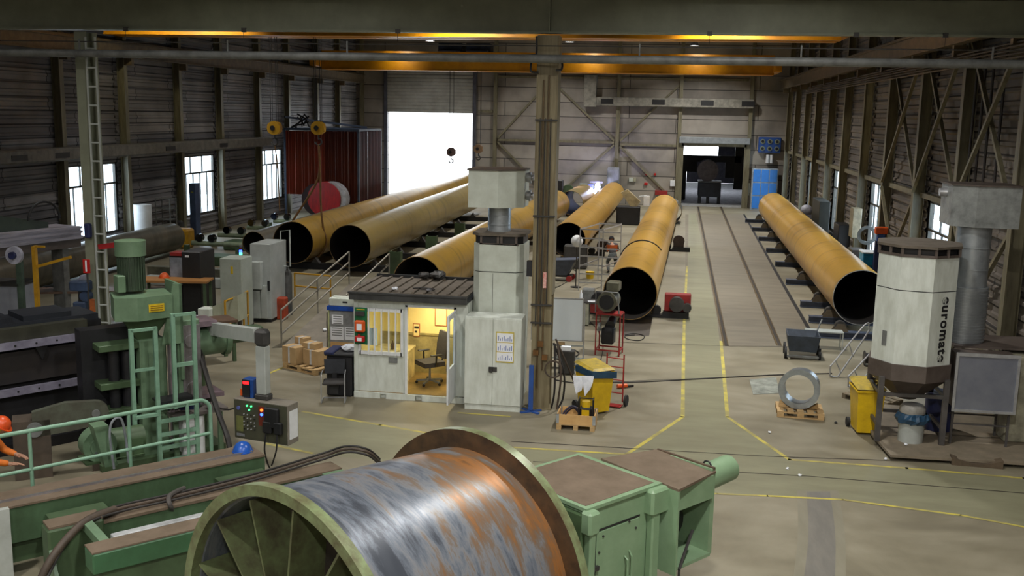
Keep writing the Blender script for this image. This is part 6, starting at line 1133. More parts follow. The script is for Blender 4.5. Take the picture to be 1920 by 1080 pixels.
r = thing('wire_rack', 'tall wire rack right of the white cylinder tank', 'rack', (-23.2, 43.9, 0)); mb = MB(); [mb.box(x - .02, x + .02, y - .02, y + .02, 0, 2.3) for x in (-.35, .35) for y in (-.3, .3)]; mb.build('upright', mgrey, r); [MB().box(-.35, .35, -.3, .3, z, z + .03).build('shelf', mgrey, r) for z in (.3, .8, 1.3, 1.8, 2.26)]
# black cabinet, plank, helmet, wheel
p = at(345, 604, 0); r = thing('machine_cabinet', 'tall black cabinet with grey front and red top, left middle', 'cabinet', (p.x, 28.6, 0), 0); mb = MB(); mb.box(-.1, .5, 0, 1.0, 0, 2.15, .02); mb.build('cabinet_body', blk, r); mb = MB(); mb.box(-.55, -.1, .1, .9, 0, 2.0); mb.build('side_case', blk_m, r); mb = MB(); mb.box(-.52, -.1, .06, .1, 1.1, 1.95); mb.build('grey_front', M('cabinet_blue_grey', (150, 160, 172), .5), r); mb = MB(); mb.box(-.5, -.12, .05, .5, 2.0, 2.1); mb.build('red_top', redp, r); mb = MB(); mb.box(.02, .14, -.01, 0, 1.98, 2.04); mb.build('name_plate', white, r)
r = bench(258, 526, 1.35, 2.05, .8, R(10), 'wooden-topped bench under the orange helmet', M('plank_orange_brown', (176, 122, 62), .6, 0, (140, 96, 50), 4, stretch=(.5, 4, 4)))
q = r.matrix_basis @ Vector((.6, .6, 0)); mb = MB(); mb.lathe((0, 0, 0), [(.15, 0), (.145, .06), (.1, .13), (.04, .16), (.001, .165)], 24); mb.lathe((0, 0, 0), [(.001, 0), (.17, 0), (.17, .012), (.001, .012)], 24); solo('safety_helmet', mb, M('helmet_orange', (240, 98, 34), .35), 'orange safety helmet on the wooden-topped bench', 'helmet', smooth=True, loc=Vector((q.x, q.y, 1.35)))
q = at(375, 541); mb = MB(); mb.ring((0, -.06, .3), (0, .06, .3), .3, .2, 32); solo('steel_ring', mb, M('ring_grey_green', (138, 146, 140), .4, .4), 'grey ring wheel standing on the floor right of the black cabinet', 'ring', smooth=True, loc=Vector((q.x, q.y, 0)))
simple('blue_tray', 345, 575, 24, .5, .4, .06, blued, 'dark blue tray on the bench below the black cabinet', 'tray', z0=1.1)
r = bench(330, 612, 1.1, 1.6, .8, R(45), 'small brown bench with papers right of the spindle machine', brown_t)
q = at(352, 592, 1.1); mb = MB(); mb.prism([(-.25, -.2), (.2, -.25), (.25, .1), (-.1, .2)], 0, .01); solo('white_papers', mb, paper, 'crumpled white papers on the small brown bench', 'paper', loc=Vector((q.x, q.y, 1.1)))
# ---- grey electric cabinets and guards
p = at(440, 622); r = thing('electric_cabinet', 'grey electric cabinet with yellow sticker, left of the ramp', 'cabinet', (p.x - .05, p.y, 0), 0); mb = MB(); mb.box(-.36, .3, 0, .8, .1, 2.16, .01); mb.build('cabinet_body', M('cabinet_green_grey', (166, 172, 164), .5, 0, (144, 150, 138), 2), r); mb = MB(); mb.box(-.02, .05, -.008, 0, 1.72, 1.94); mb.build('warning_sticker', M('label_yellow'), r); mb = MB(); mb.box(-.38, .28, .02, .88, 0, .1); mb.build('plinth', blk, r)
p = at(492, 604); r = thing('electric_cabinet', 'taller grey electric cabinet with pipe hoop on top, left of the ramp', 'cabinet', (p.x, p.y, 0), 0); mb = MB(); mb.box(-.35, .3, 0, 1.3, .1, 2.42, .01); mb.build('cabinet_body', M('cabinet_grey', (170, 174, 172), .5, 0, (148, 152, 148), 2), r); mb = MB(); mb.box(-.3, .08, -.22, 0, 1.05, 1.9, .02); mb.build('front_case', lgrey, r); mb = MB(); mb.box(-.28, .0, -.15, 0, .15, 1.0); mb.box(.02, .2, -.12, 0, .15, 1.15); mb.build('lower_case', lgrey, r); mb = MB(); mb.tube([(.2, 1.1, 2.4), (.2, 1.1, 2.7), (.5, 1.1, 2.75), (.5, 1.1, 1.6), (.28, 1.1, 1.6)], .025, 8); mb.build('pipe_hoop', lgrey, r, True); mb = MB(); mb.box(-.33, .28, .02, 1.28, 0, .1); mb.build('plinth', blk, r); mb = MB(); mb.box(.2, .27, -.03, 0, 1.0, 1.3); mb.build('switch_handle', blk, r)
p = aty(453, 480, 32); r = thing('signal_tower', 'signal lamp tower lit blue and green before the dark pipe mouth', 'signal lamp', (aty(451, 468, 33).x, 33, 0)); zz = aty(451, 478, 33).z; mb = MB(); mb.cyl((0, 0, 0), (0, 0, zz), .025, 8); mb.build('pole', dgrey, r); 
for k_, (c_, e_) in enumerate((((60, 255, 180), 6), ((40, 70, 255), 8), ((110, 30, 30), 0), ((120, 120, 120), 0))): mb = MB(); mb.cyl((0, 0, zz + k_ * .09), (0, 0, zz + k_ * .09 + .08), .05, 14); mb.build('signal_lens', M('sig%d' % k_, c_, emit=e_) if e_ else M('sig%d' % k_, c_, .4), r, True)
def guard(pts, label, mat=yels, rad=.03, h=1.1, mid=.5, name='guard_rail'):
    P = [at(x, y) for x, y in pts]; r = thing(name, label, 'guard rail', P[0]); Q = [v - P[0] for v in P]
    for q_ in Q: MB().cyl(q_, q_ + Vector((0, 0, h)), rad, 8).build('post', mat, r, True)
    MB().tube([q_ + Vector((0, 0, h)) for q_ in Q], rad, 8).build('top_rail', mat, r, True); MB().tube([q_ + Vector((0, 0, mid)) for q_ in Q], rad, 8).build('middle_rail', mat, r, True); return r
guard([(424, 648), (458, 632), (466, 625)], 'orange and yellow guard rail in front of the stickered cabinet', h=1.25, mid=.55)
guard([(498, 600), (516, 594)], 'yellow frame rail between the cabinets and the ramp', h=2.0, mid=.9)
guard([(553, 560), (620, 566)], 'low yellow rail at the top of the ramp', h=.9, mid=.45)
p = at(410, 640); r = thing('sloped_chute', 'pale sloped chute box in front of the stickered cabinet', 'chute', (p.x, p.y, 0), .0); mb = MB(); mb.extr([(-.25, 0, .6), (.6, 0, .6), (.6, 0, 1.35), (.1, 0, 1.1), (-.25, 0, .95)], (0, .6, 0)); mb.build('chute_body', M('chute_pale_green', (178, 180, 158), .5, 0, (156, 158, 136)), r); mb = MB(); mb.box(-.5, -.15, -.2, .2, .5, .95, .01); mb.build('front_box', creamw, r); mb = MB(); [mb.box(x, x + .06, .2, .3, 0, .6) for x in (-.2, .5)]; mb.build('leg', dgrey, r)
for i, (px, m_, lab) in enumerate(((526, M('bottle_green', (40, 110, 64), .4), 'green gas cylinder left of the ramp'), (541, M('bottle_grey', (84, 84, 82), .5), 'grey gas cylinder right of the green one by the ramp'))):
    p = at(px, 590); mb = MB(); mb.lathe((0, 0, 0), [(.001, 0), (.13, 0), (.13, 1.3), (.1, 1.42), (.04, 1.48), (.04, 1.55), (.001, 1.55)], 20); solo('gas_cylinder', mb, m_, lab, 'gas cylinder', smooth=True, loc=Vector((p.x, p.y, 0)))
simple('orange_bag', 530, 618, 29.6, .3, .3, .7, M('orange_bag', (180, 66, 30), .6), 'orange-red sack behind the left ramp rail', 'sack', z0=0)
# ramp
a = at(520, 652); b2 = at(590, 640); rr_ = thing('access_ramp', 'grey steel ramp with tubular handrails climbing towards the big pipes', 'ramp', (a.x + .1, a.y, 0), R(-3)); Wr = 1.35; Lr2 = 5.2; hz = .95
mb = MB(); mb.extr([(0, 0, 0), (0, Lr2, hz), (0, Lr2 + 1.2, hz), (0, Lr2 + 1.2, hz - .08), (0, Lr2, hz - .08), (0, .3, 0)], (Wr, 0, 0)); mb.build('ramp_plate', M('ramp_grey', (128, 120, 108), .5, 0, (104, 98, 88), 3), rr_)
for sx in (0, Wr):
    mb = MB(); [mb.tube([(sx, .05, z), (sx, Lr2, hz + z)], .028, 8) for z in (1.05, .72, .38)]; mb.build('handrail', M('rail_tube_grey', (150, 144, 130), .4, .3), rr_, True)
    for t in (0.01, .5, 1): mb = MB(); mb.cyl((sx, t * Lr2, t * hz), (sx, t * Lr2, t * hz + 1.05), .028, 8); mb.build('rail_post', M('rail_tube_grey'), rr_, True)
mb = MB(); [mb.box(x, x + .08, Lr2 + .9, Lr2 + 1.0, 0, hz - .08) for x in (.1, Wr - .2)]; mb.build('leg', dgrey, rr_)
for i, (px, py, t) in enumerate(((601, 573, .6), (568, 617, .25))): mb = MB(); mb.ball((0, 0, .05), .06, .8, 8); q = rr_.location + Vector((Wr * .6, t * Lr2, t * hz)); solo('litter_scrap', mb, paper, ['upper', 'lower'][i] + ' white paper scrap on the ramp', 'litter', loc=Vector((q.x, q.y, q.z)))
# ================================================================ FAR END OF THE HALL
def curtain(mb, p, q, z0, z1, amp=.07, n=60):
    p = Vector(p); q = Vector(q); d = (q - p); nrm = Vector((-d.y, d.x, 0)).normalized(); vs = []
    for i in range(n + 1):
        t = i / n; o = nrm * amp * math.sin(i * 1.9 + .7 * math.sin(i * .6)); b2 = p + d * t + o; vs += [(b2.x, b2.y, z0), (b2.x, b2.y, z1), (b2.x + nrm.x * .02, b2.y + nrm.y * .02, z0), (b2.x + nrm.x * .02, b2.y + nrm.y * .02, z1)]
    fs = []
    for i in range(n): a = i * 4; fs += [(a, a + 4, a + 5, a + 1), (a + 2, a + 3, a + 7, a + 6)]
    return mb.add(vs, fs)
zt = aty(600, 243, 58).z
xa = aty(535, 300, 58).x; xb = aty(672, 300, 58).x
r = thing('welding_booth', 'big welding booth of dark red strip curtains at the left wall', 'booth', (xa, 58, 0)); Wb = xb - xa; Db = 4.6
mb = MB(); curtain(mb, (0, 0, 0), (Wb * .55, 0, 0), 1.45, zt - .1); mb.build('strip_curtain', curt, r, True)
mb = MB(); curtain(mb, (Wb * .55, 0, 0), (Wb, 0, 0), .9, zt - .1, n=50); mb.build('strip_curtain', M('brown_red_curtain', (104, 52, 40), .3, 0, (84, 44, 38), 1.5, 0), r, True)
mb = MB(); curtain(mb, (Wb, 0, 0), (Wb, Db, 0), .3, zt - .1, n=70); mb.build('strip_curtain', curt_d, r, True)
mb = MB(); curtain(mb, (0, Db, 0), (Wb, Db, 0), .3, zt - .1, n=80); mb.build('strip_curtain', curt_d, r, True)
mb = MB(); [mb.bar(a, c, .12) for a, c in (((0, 0, zt), (Wb, 0, zt)), ((0, Db, zt), (Wb, Db, zt)), ((0, 0, zt), (0, Db, zt)), ((Wb, 0, zt), (Wb, Db, zt)), ((0, 0, zt), (0, 0, 0)), ((Wb, 0, zt), (Wb, 0, 0)), ((Wb, Db, zt), (Wb, Db, 0)), ((0, Db, zt), (0, Db, 0)), ((0, 0, zt), (Wb, Db, zt)), ((0, 0, zt + .7), (Wb * .8, Db, zt + .1)))]; mb.build('booth_frame', M('booth_frame_blue', (62, 74, 96), .5), r)
mb = MB(); random.seed(2); [mb.bar((.1 + random.uniform(0, 1.3), .5, zt + random.uniform(0, .8)), (.1 + random.uniform(0, 1.3), .6, zt + random.uniform(0, .9)), .07) for k in range(12)]; mb.build('roof_gear', blk, r)
p = aty(622, 360, 57); r = thing('covered_tank', 'round tank with bright red cover and white end in front of the red curtains', 'tank', (p.x, 56.6, 0)); mb = MB(); mb.cyl((0, 0, 1.35), (0, .7, 1.35), 1.0, 40); mb.build('white_end', M('tank_white', (214, 214, 222), .4), r, True); mb = MB()
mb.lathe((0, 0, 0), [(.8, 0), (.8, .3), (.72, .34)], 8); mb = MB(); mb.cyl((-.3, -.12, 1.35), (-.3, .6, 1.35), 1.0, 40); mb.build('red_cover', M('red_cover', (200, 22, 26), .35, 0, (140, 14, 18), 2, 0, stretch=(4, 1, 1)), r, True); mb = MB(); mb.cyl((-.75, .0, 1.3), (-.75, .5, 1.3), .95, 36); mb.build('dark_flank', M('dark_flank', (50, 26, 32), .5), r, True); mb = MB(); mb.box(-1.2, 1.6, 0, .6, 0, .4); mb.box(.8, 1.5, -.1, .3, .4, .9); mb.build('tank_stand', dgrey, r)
p = at(1430, 395); r = thing('locker_cabinet', 'bright blue locker cabinet of nine doors right of the track door', 'locker', (5.55, 74.3, 0)); mb = MB(); mb.box(0, 1.78, .02, .9, .0, 2.95); mb.build('locker_frame', M('locker_grey', (176, 186, 196), .5), r)
for i in range(3):
    for j in range(3): mb = MB(); mb.box(.07 + i * .57, .07 + i * .57 + .5, -.02, .02, .12 + j * .95, .12 + j * .95 + .86); mb.build('locker_door', bluel, r)
p = aty(1443, 272, 75.2); r = thing('fan_bank', 'blue box with six round fans high on the far wall', 'fan', (p.x, 75.1, p.z - .55)); mb = MB(); mb.box(-.78, .78, 0, .36, 0, 1.1, .03); mb.build('fan_box', blue, r)
for i in range(3):
    for j in range(2): mb = MB(); mb.cyl((-.5 + i * .5, -.06, .3 + j * .5), (-.5 + i * .5, 0, .3 + j * .5), .17, 20); o = mb.build('fan_ring', M('fan_ring', (140, 150, 130), .5), r, True); mb = MB(); mb.cyl((-.5 + i * .5, -.08, .3 + j * .5), (-.5 + i * .5, -.06, .3 + j * .5), .1, 16); mb.build('fan_opening', blk, o, True)
p = aty(1443, 298, 75.2); mb = MB(); [mb.cyl((x, 0, 0), (x, 0, .6), .1, 14) for x in (-.13, .13)]; mb.box(-.25, .25, .1, .3, .0, .6); solo('wall_heater', mb, white, 'white twin tube unit below the blue fan box', 'heater', loc=Vector((p.x, 75.15, p.z - .3)))
def wallbox(px, py, w_, h_, mat, name, label, cat='box', d_=.15):
    p = aty(px, py, 75.3); mb = MB(); mb.box(-w_ / 2, w_ / 2, 0, d_, 0, h_, .01); return solo(name, mb, mat, label, cat, loc=Vector((p.x, YF - d_ - .005 if px > 0 else 0, p.z - h_ / 2)))
wallbox(1261, 344, .36, .42, white, 'wall_switch_box', 'small white box on the wall just left of the track door'); wallbox(1183, 337, .3, .3, cream, 'wall_switch_box', 'left of the two small cream boxes by the centre wall post'); wallbox(1190, 337, .2, .3, M('cream_b', (190, 186, 160), .5), 'wall_switch_box', 'right of the two small cream boxes by the centre wall post')
wallbox(1094, 347, .6, .26, M('pale_sign', (186, 196, 190), .5), 'wall_sign', 'small pale sign on the far wall left of the welding glare', 'sign')
wallbox(1212, 327, .14, .14, redb, 'red_lamp', 'upper left small red lamp on the far wall', 'lamp'); wallbox(1228, 327, .16, .16, redb, 'red_lamp', 'upper right small red lamp on the far wall', 'lamp'); wallbox(1211, 345, .24, .18, redb, 'fire_box', 'small red box below the red lamps on the far wall')
wallbox(1240, 361, .9, .3, redp, 'red_hood', 'red hood piece behind the far end of the tracks-side pipe', 'machine part', .6)
wallbox(1402, 355, .28, .9, cream, 'door_control', 'pale control box on the right post of the track door')
q = at(1066, 392); p = aty(1065, 358, 72.5); r = thing('green_spool', 'round green spool near the far wall right of the steel column', 'spool', (p.x, 72.5, 0)); mb = MB(); mb.cyl((0, -.2, p.z), (0, .2, p.z), .45, 28); mb.build('spool_disc', M('spool_green', (86, 110, 76), .5), r, True); mb = MB(); mb.box(-.35, .35, -.3, .3, 0, p.z - .2); mb.build('spool_stand', dgrey, r)
simple('black_machine', 1048, 380, 71.8, .55, .5, 1.9, blk, 'black machine between the steel column and the green spool', 'machine', z0=0)
r = thing('welding_column', 'welding machine with glaring blue-white arc beside the ladder-end pipe', 'welding machine', (aty(1118, 352, 72).x - .25, 72, 0)); za = aty(1120, 352, 71).z
mb = MB(); mb.box(-.35, .05, -.2, .2, 0, za + .2, .03); mb.build('column', blued, r); mb = MB(); mb.box(-.2, .7, -.1, .1, za + .25, za + .4); mb.build('boom', dgrey, r); mb = MB(); mb.ball((.35, -.1, za), .2, 1.5, 12); mb.ball((.18, -.15, za - .3), .13, 1.4, 12); mb.build('arc_glare', M('arc_glare', (200, 215, 255), emit=30), r, True)
lamp((r.location.x + .3, 70.6, za), 90, .3, (.6, .6, 1), (R(80), 0, 0), name='welding_arc_light')
lamp((aty(1065, 380, 66).x - .9, 68.2, 3.0), 60, .3, (.66, .5, 1), (0, R(-25), 0), spread=80, name='welding_arc_light')
simple('control_box', 1150, 335, 74, .9, .5, .9, mgrey, 'grey machine head behind the far end of the ladder-end pipe', 'machine', z0=0).scale = (1, 1, 3.1)
r = thing('welding_tractor', 'beige and dark machine between the two right middle pipes at the back', 'machine', (aty(1185, 400, 62).x, 61.5, 0)); mb = MB(); mb.box(-.9, .5, -.5, .5, 0, 1.1, .04); mb.build('machine_base', blk_m, r); mb = MB(); mb.extr([(-.7, -.1, 1.9), (-.3, -.1, 2.1), (.5, -.1, 1.4), (.3, -.1, 1.1), (-.1, -.1, 1.1)], (0, .4, 0)); mb.build('wedge_arm', M('beige_arm', (190, 172, 130), .5), r); mb = MB(); mb.cbox((.85, .0, 1.45), .35, .2, .6, .3); mb.bar((.4, 0, 1.7), (.85, 0, 1.75), .07); mb.build('white_bracket', white, r)
for i, (px, lab) in enumerate(((995, 'left'), (1003, 'right'))): pass
for i, (py, n_) in enumerate(((332, 'upper'), (372, 'lower'))): pass
# neighbouring hall behind the track door
mb = MB(); mb.box(-3, 9, YF + .4, 104, 7, 7.2); mb.box(-3.2, -3, YF + .31, 104, 0, 7.2); mb.box(9, 9.2, YF + .31, 104, 0, 7.2); mb.box(-3, .9, 103.8, 104, 0, 7.2); mb.box(4.3, 9, 103.8, 104, 0, 7.2); mb.box(.9, 4.3, 103.8, 104, 4.1, 7.2); mb.box(1.3, 4.3, 103.8, 104, 0, 2.3); struct('wall_annex', mb, M('annex_wall', (86, 84, 92), .6, 0, (64, 62, 70)))
lamp((3, 92, 6.8), 250, 1, (.8, .85, 1), name='annex_daylight_lamp')
r = thing('gantry_frame', 'dark gantry frame seen through the track door', 'gantry', (3.0, 82, 0)); mb = MB(); mb.box(-2.0, 2.2, -.2, .2, 3.0, 3.5); mb.box(-2.4, -2.0, -.2, .2, 0, 3.5); mb.box(1.7, 2.4, -.2, .2, .9, 4.4); mb.prism([(-2, -.2), (-1.2, -.2), (-2, .2)], 2.2, 3.0); mb.box(1.0, 1.8, -.1, .1, 1.8, 3.0); mb.build('gantry_body', blk, r)
r = thing('rail_wagon', 'dark rail wagon on the tracks beyond the track door', 'wagon', (2.75, 79.5, 0)); mb = MB(); mb.box(-.85, .85, -1, 1, .5, 1.6, .04); mb.build('wagon_body', M('wagon_black_blue', (36, 42, 54), .5), r); mb = MB(); mb.box(-.9, .9, -1.1, 1.1, 1.6, 1.68); mb.build('wagon_deck', mgrey, r)
for x in (-.72, .72, -.1): mb = MB(); mb.box(x - .12, x + .12, -.8, -.5, 0, .5); mb.build('leg', blk, r)
mb = MB(); mb.cyl((0, 0, .8), (0, 2, .8), .8, 40); solo('dark_pipe_section', mb, M('dark_pipe_grey', (110, 98, 100), .5), 'round dark pipe end on the wagon beyond the track door', 'pipe', smooth=True, loc=Vector((2.55, 78.6, 1.68 + .0)))
# ---- along the right wall
def sx(name, px, py, X, w_, d_, z1, mat, label, cat, z0=0):
    p = atx(px, py, X); mb = MB(); mb.box(-w_ / 2, w_ / 2, -d_ / 2, d_ / 2, 0, z1 - z0, .02); return solo(name, mb, mat, label, cat, loc=Vector((X, p.y, z0))), p
o, p = sx('tool_cabinet', 1628, 480, 7.15, .5, .8, 1.75, cyan, 'bright cyan tool cabinet at the right wall below the hose ring', 'cabinet'); yc = p.y
for k in (0, 1): mb = MB(); mb.box(-.22, .22, -.42, -.4, .15 + k * .8, .15 + k * .8 + .7); mb.build('door', M('cyan_door', (30, 160, 206), .4), o); mb = MB(); mb.box(-.02, .08, -.44, -.42, .5 + k * .8, .53 + k * .8); mb.build('handle', dgrey, o)
mb = MB(); mb.box(-.27, .27, -.42, .42, 0, .04); solo('cabinet_tray', mb, white, 'white tray on top of the bright cyan tool cabinet', 'tray', loc=Vector((7.15, yc, 1.752)))
p = atx(1625, 441, 7.35); mb = MB(); mb.ring((0, -.05, 0), (0, .05, 0), .34, .24, 28); [mb.ring((0, -.07 + k * .04, 0), (0, -.04 + k * .04, 0), .36 - k * .02, .25, 28) for k in range(3)]; solo('coiled_hose', mb, M('grey_hose_ring', (150, 160, 164), .5), 'coiled grey hose ring hanging on the right wall above the cyan cabinet', 'hose', smooth=True, loc=Vector((7.35, p.y, p.z)))
r = thing('bench_vice', 'orange and blue vice on a stand before the right wall window', 'vice', (7.3, atx(1651, 450, 7.3).y, 0)); zv = atx(1651, 452, 7.3).z; mb = MB(); mb.box(-.18, .18, -.1, .1, 0, zv); mb.build('stand', blued, r); mb = MB(); mb.box(-.14, .14, -.1, .1, zv, zv + .25, .02); mb.build('vice_base', blue, r); mb = MB(); mb.box(-.22, .22, -.12, .12, zv + .25, zv + .5, .03); mb.build('vice_jaw', org, r)
o, p = sx('electric_box', 1598, 417, 7.3, .35, .7, 0, M('box_beige', (150, 142, 118), .5), 'beige electric box on the wall column right of the dark machines', 'electric box', z0=-1.2); o.location.z = p.z - .6; o.location.x = 7.42
sx('dark_machine', 1578, 440, 7.25, .5, 1.4, 2.1, blk_m, 'taller dark machine at the right wall behind the big pipe', 'machine')
sx('dark_machine', 1607, 450, 7.25, .5, .9, 1.5, M('brown_black', (48, 42, 38), .6), 'lower dark brown machine at the right wall left of the cyan cabinet', 'machine')
sx('dark_machine', 1537, 420, 7.25, .5, 2.6, 2.6, M('green_black', (34, 38, 34), .6), 'long dark machine at the right wall between two windows', 'machine')
p = atx(1512, 395, 7.3); r = thing('machine_hood', 'pale grey hooded machine at the far right windows', 'machine', (7.3, p.y, 0)); mb = MB(); mb.box(-.25, .3, -.3, .3, 0, p.z - .2, .03); mb.build('machine_body', M('lilac_grey', (130, 128, 140), .5), r); mb = MB(); mb.ball((0, 0, p.z + .05), .32, .9, 16); mb.build('hood', M('hood_pale', (190, 190, 204), .4), r, True)
for px in (1820, 1835, 1850, 1872): p = atx(px, 250, 7.7); mb = MB(); mb.cyl((7.72, p.y, 2.2), (7.72, p.y, 8.4), .035, 8); struct('wall_pipe', mb, M('dark_wall_pipe', (44, 34, 32), .5))
for k in range(5):
    mb = MB(); mb.cyl((7.3 - k * .05, 22.4, 8.25 - k * .09), (7.3 - k * .05, 60, 8.25 - k * .09), .03, 8); struct('wall_cable', mb, hose_b)
r = thing('narrow_locker', 'narrow dark blue locker standing before the second left window', 'locker', (-22.9, atx(366, 400, -22.9).y, 0)); mb = MB(); mb.box(-.15, .15, -.25, .25, 0, 2.85); mb.build('locker_body', M('narrow_blue', (64, 84, 124), .5), r); mb = MB(); mb.box(-.06, .06, -.26, -.25, 2.4, 2.46); mb.build('label_plate', M('yellow_plate', (170, 160, 60), .5), r)
simple('yellow_stand', 340, 448, 44, 1.0, .8, .9, yels, 'yellow stand behind the end of the dark grey pipe', 'stand', z0=0)
simple('wall_bench', 285, 415, 46, 3.0, .8, 1.0, dgrey, 'dark bench with clutter at the left wall between two windows', 'bench', z0=0)
# ================================================================ PEOPLE
def skinmesh(name, verts, edges, radii, mat, parent, sub=2):
    bm = bmesh.new(); lay = bm.verts.layers.skin.verify(); vs = [bm.verts.new(v) for v in verts]; bm.verts.ensure_lookup_table()
    for a, b_ in edges: bm.edges.new((vs[a], vs[b_]))
    for v, r_ in zip(vs, radii): v[lay].radius = (r_, r_) if not isinstance(r_, tuple) else r_
    vs[0][lay].use_root = True
    me = bpy.data.meshes.new(name); bm.to_mesh(me); bm.free(); me.materials.append(mat)
    o = bpy.data.objects.new(name, me); COL.objects.link(o); o.parent = parent
    s_ = o.modifiers.new('skin', 'SKIN'); s_.use_smooth_shade = True; u_ = o.modifiers.new('sub', 'SUBSURF'); u_.levels = sub; u_.render_levels = sub
    return o
def person(loc, rz, J, label, jacket, trousers, helmet=None, hair=None, band=None, boots=None):
    """J: pelvis, waist, chest, neck, head, and for l/r: shoulder, elbow, wrist, hip, knee, ankle, toe"""
    r = thing('person', label, 'person', loc, rz)
    V_ = [J['pelvis'], J['waist'], J['chest'], J['neck'], J['chin'], J['head']]; Rr = [(.15, .11), (.13, .1), (.16, .11), .055, .07, .09]; E_ = [(0, 1), (1, 2), (2, 3), (3, 4), (4, 5)]
    idx = {}
    for s in 'lr':
        b_ = len(V_); ks = ('shoulder', 'elbow', 'wrist', 'palm'); rad = (.058, .044, .03, .036)
        for k_, rr in zip(ks, rad): idx[s + k_] = len(V_); V_.append(J[s + k_] if s + k_ in J else J[s + 'wrist']); Rr.append(rr)
        E_ += [(2, b_), (b_, b_ + 1), (b_ + 1, b_ + 2), (b_ + 2, b_ + 3)]
        wv = Vector(J[s + 'wrist']); pv = Vector(J[s + 'palm']); d = (pv - wv).normalized(); side = d.cross(Vector((0, 0, 1))).normalized() if abs(d.z) < .9 else Vector((1, 0, 0))
        for f_ in range(4):
            o_ = side * (.028 - .019 * f_); ln = (.07, .08, .075, .058)[f_]; c_ = len(V_); V_ += [pv + o_ + d * .03, pv + o_ + d * (.03 + ln * .5) + Vector((0, 0, -.01)), pv + o_ + d * (.03 + ln) + Vector((0, 0, -.03))]; Rr += [.009, .0085, .007]; E_ += [(b_ + 3, c_), (c_, c_ + 1), (c_ + 1, c_ + 2)]
        c_ = len(V_); V_ += [wv + d * .03 + side * .045, pv + side * .06 + d * .01]; Rr += [.011, .009]; E_ += [(b_ + 2, c_), (c_, c_ + 1)]
        b_ = len(V_)
        for k_, rr in zip(('hip', 'knee', 'ankle', 'toe'), (.085, .058, .042, .04)): V_.append(J[s + k_]); Rr.append(rr)
        E_ += [(0, b_), (b_, b_ + 1), (b_ + 1, b_ + 2), (b_ + 2, b_ + 3)]
    skinmesh('body', V_, E_, Rr, skin, r)
    g_ = 1.16
    jv = [J['pelvis'], J['waist'], J['chest'], tuple(Vector(J['chest']).lerp(Vector(J['neck']), .75))]; je = [(0, 1), (1, 2), (2, 3)]; jr = [(.175, .135), (.16, .13), (.19, .14), .075]
    for s in 'lr': b_ = len(jv); jv += [J[s + 'shoulder'], J[s + 'elbow'], tuple(Vector(J[s + 'elbow']).lerp(Vector(J[s + 'wrist']), .92))]; jr += [.08, .062, .05]; je += [(2, b_), (b_, b_ + 1), (b_ + 1, b_ + 2)]
    skinmesh('jacket', jv, je, jr, jacket, r)
    tv = [J['pelvis'], tuple(Vector(J['pelvis']).lerp(Vector(J['waist']), .5))]; te = [(0, 1)]; tr = [(.17, .13), (.16, .12)]
    for s in 'lr': b_ = len(tv); tv += [J[s + 'hip'], J[s + 'knee'], tuple(Vector(J[s + 'knee']).lerp(Vector(J[s + 'ankle']), .95))]; tr += [.105, .078, .064]; te += [(0, b_), (b_, b_ + 1), (b_ + 1, b_ + 2)]
    skinmesh('trousers', tv, te, tr, trousers, r)
    for s in 'lr': a_ = Vector(J[s + 'ankle']); t_ = Vector(J[s + 'toe']); skinmesh('boot', [a_ + Vector((0, 0, .05)), a_ + Vector((0, 0, -.03)), t_], [(0, 1), (1, 2)], [.055, .052, .045], boots or blk, r)
    h = Vector(J['head']); c_ = Vector(J['chin']); up = (h - Vector(J['neck'])).normalized(); face = Vector(J['face']).normalized(); sd = face.cross(up).normalized()
    mb = MB(); mb.ball(h + face * .02, .1, 1.12, 18); mb.build('head', skin, r, True)
    fc = h + face * .11
    mb = MB(); mb.ball(fc - up * .01 + face * .01, .018, 1.6, 8); mb.build('nose', skin, r, True)
    for s_ in (-1, 1): mb = MB(); mb.ball(fc + sd * .035 * s_ + up * .015, .011, 1, 8); mb.build('eye', blk, r, True); mb = MB(); mb.ball(h + sd * .105 * s_, .026, 1.4, 8, .5); mb.build('ear', skin, r, True)
    mb = MB(); mb.cbox(fc - up * .055, .045, .012, .01); mb.build('mouth', M('lips', (150, 84, 76), .6), r)
    M4 = Matrix(((sd.x, face.x, up.x, h.x), (sd.y, face.y, up.y, h.y), (sd.z, face.z, up.z, h.z), (0, 0, 0, 1)))
    if hair is not None: t = MB(); t.lathe((0, 0, 0), [(.118, -.03), (.12, .04), (.09, .1), (.04, .128), (.001, .13)], 20); MB().join(t, M4).build('knit_cap', hair, r, True)
    if helmet is not None:
        t = MB(); t.lathe((0, 0, .03), [(.135, 0), (.132, .05), (.1, .11), (.05, .14), (.001, .145)], 24); t.lathe((0, .02, .03), [(.001, 0), (.155, 0), (.155, .012), (.001, .012)], 24); MB().join(t, M4).build('safety_helmet', helmet, r, True)
        for s_ in (-1, 1): t = MB(); t.cyl((s_ * .1, 0, -.01), (s_ * .15, 0, -.01), .045, 18); MB().join(t, M4).build('ear_muff', M('muff_yellow', (222, 210, 30), .4), r, True)
    if band is not None: mb = MB(); p_ = Vector(J['chest']).lerp(Vector(J['waist']), .45); mb.lathe((p_.x, p_.y, p_.z), [(.22, -.14), (.22, .14)], 24); mb.v = [Vector((v.x, p_.y + (v.y - p_.y) * .75, v.z)) for v in mb.v]; mb.build('safety_band', band, r, True)
    return r
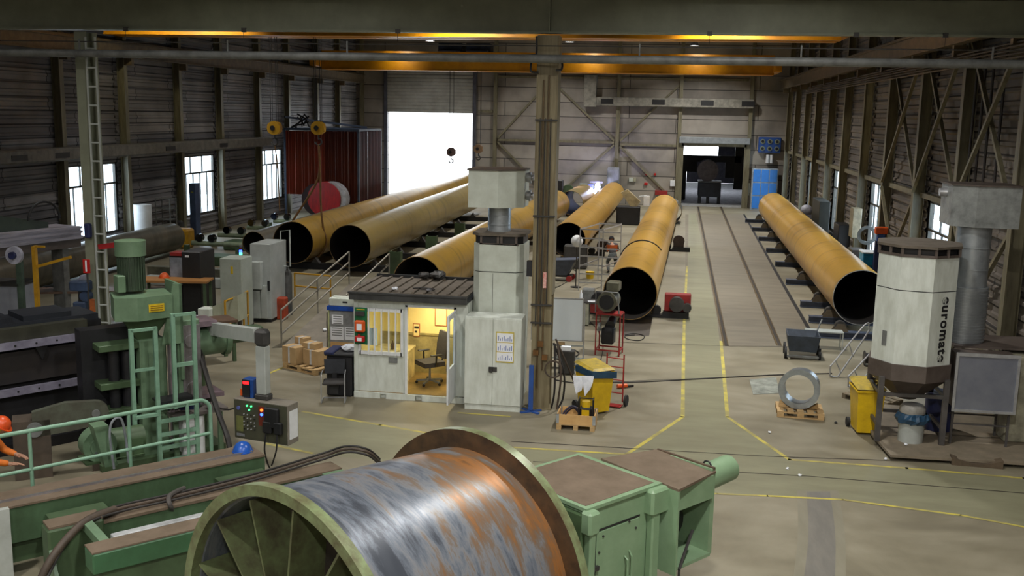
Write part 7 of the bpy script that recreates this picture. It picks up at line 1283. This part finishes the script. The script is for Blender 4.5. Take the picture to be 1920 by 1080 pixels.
# left worker bends forward to the right behind the railing; local +y is the way he faces
JB = dict(pelvis=(0, -.1, .95), waist=(0, .02, 1.12), chest=(0, .2, 1.32), neck=(0, .34, 1.45), chin=(0, .41, 1.49), head=(0, .42, 1.57), face=(0, .8, -.6),
          lshoulder=(-.19, .23, 1.36), lelbow=(-.24, .38, 1.12), lwrist=(-.14, .6, 1.06), lpalm=(-.1, .68, 1.05), rshoulder=(.19, .23, 1.36), relbow=(.26, .36, 1.1), rwrist=(.17, .58, 1.02), rpalm=(.14, .66, 1.01),
          lhip=(-.1, -.1, .9), lknee=(-.12, .04, .5), lankle=(-.12, -.08, .09), ltoe=(-.13, .1, .04), rhip=(.1, -.1, .9), rknee=(.12, .08, .5), rankle=(.12, -.02, .09), rtoe=(.13, .16, .04))
q = at(22, 800, 1.6); person((q.x - .62, q.y - .1, 0), R(-70), JB, 'worker in orange helmet, yellow ear muffs and orange jacket bending at left edge', M('hivis_orange_jacket', (222, 120, 30), .7, 0, (180, 90, 24), 6), M('grey_work_trousers', (66, 68, 78), .8), helmet=M('helmet_red_orange', (232, 88, 36), .35))
JC = dict(pelvis=(0, -.12, .78), waist=(0, .0, .95), chest=(0, .2, 1.12), neck=(0, .33, 1.24), chin=(0, .38, 1.29), head=(0, .4, 1.37), face=(0, .8, -.6),
          lshoulder=(-.2, .22, 1.16), lelbow=(-.28, .36, .92), lwrist=(-.2, .56, .86), lpalm=(-.17, .64, .85), rshoulder=(.2, .22, 1.16), relbow=(.28, .36, .92), rwrist=(.2, .56, .86), rpalm=(.17, .64, .85),
          lhip=(-.1, -.12, .74), lknee=(-.17, .16, .46), lankle=(-.15, -.08, .09), ltoe=(-.17, .1, .04), rhip=(.1, -.12, .74), rknee=(.17, .14, .46), rankle=(.15, -.1, .09), rtoe=(.17, .08, .04))
q = at(1147, 512); person((q.x, q.y, 0), R(12), JC, 'worker in grey with dark cap and orange back band, bending between two pipes', M('grey_hivis_jacket', (78, 74, 76), .8), M('grey_trousers', (104, 110, 112), .8), hair=M('black_knit', (34, 34, 38), .9), band=M('orange_band', (206, 96, 34), .7))
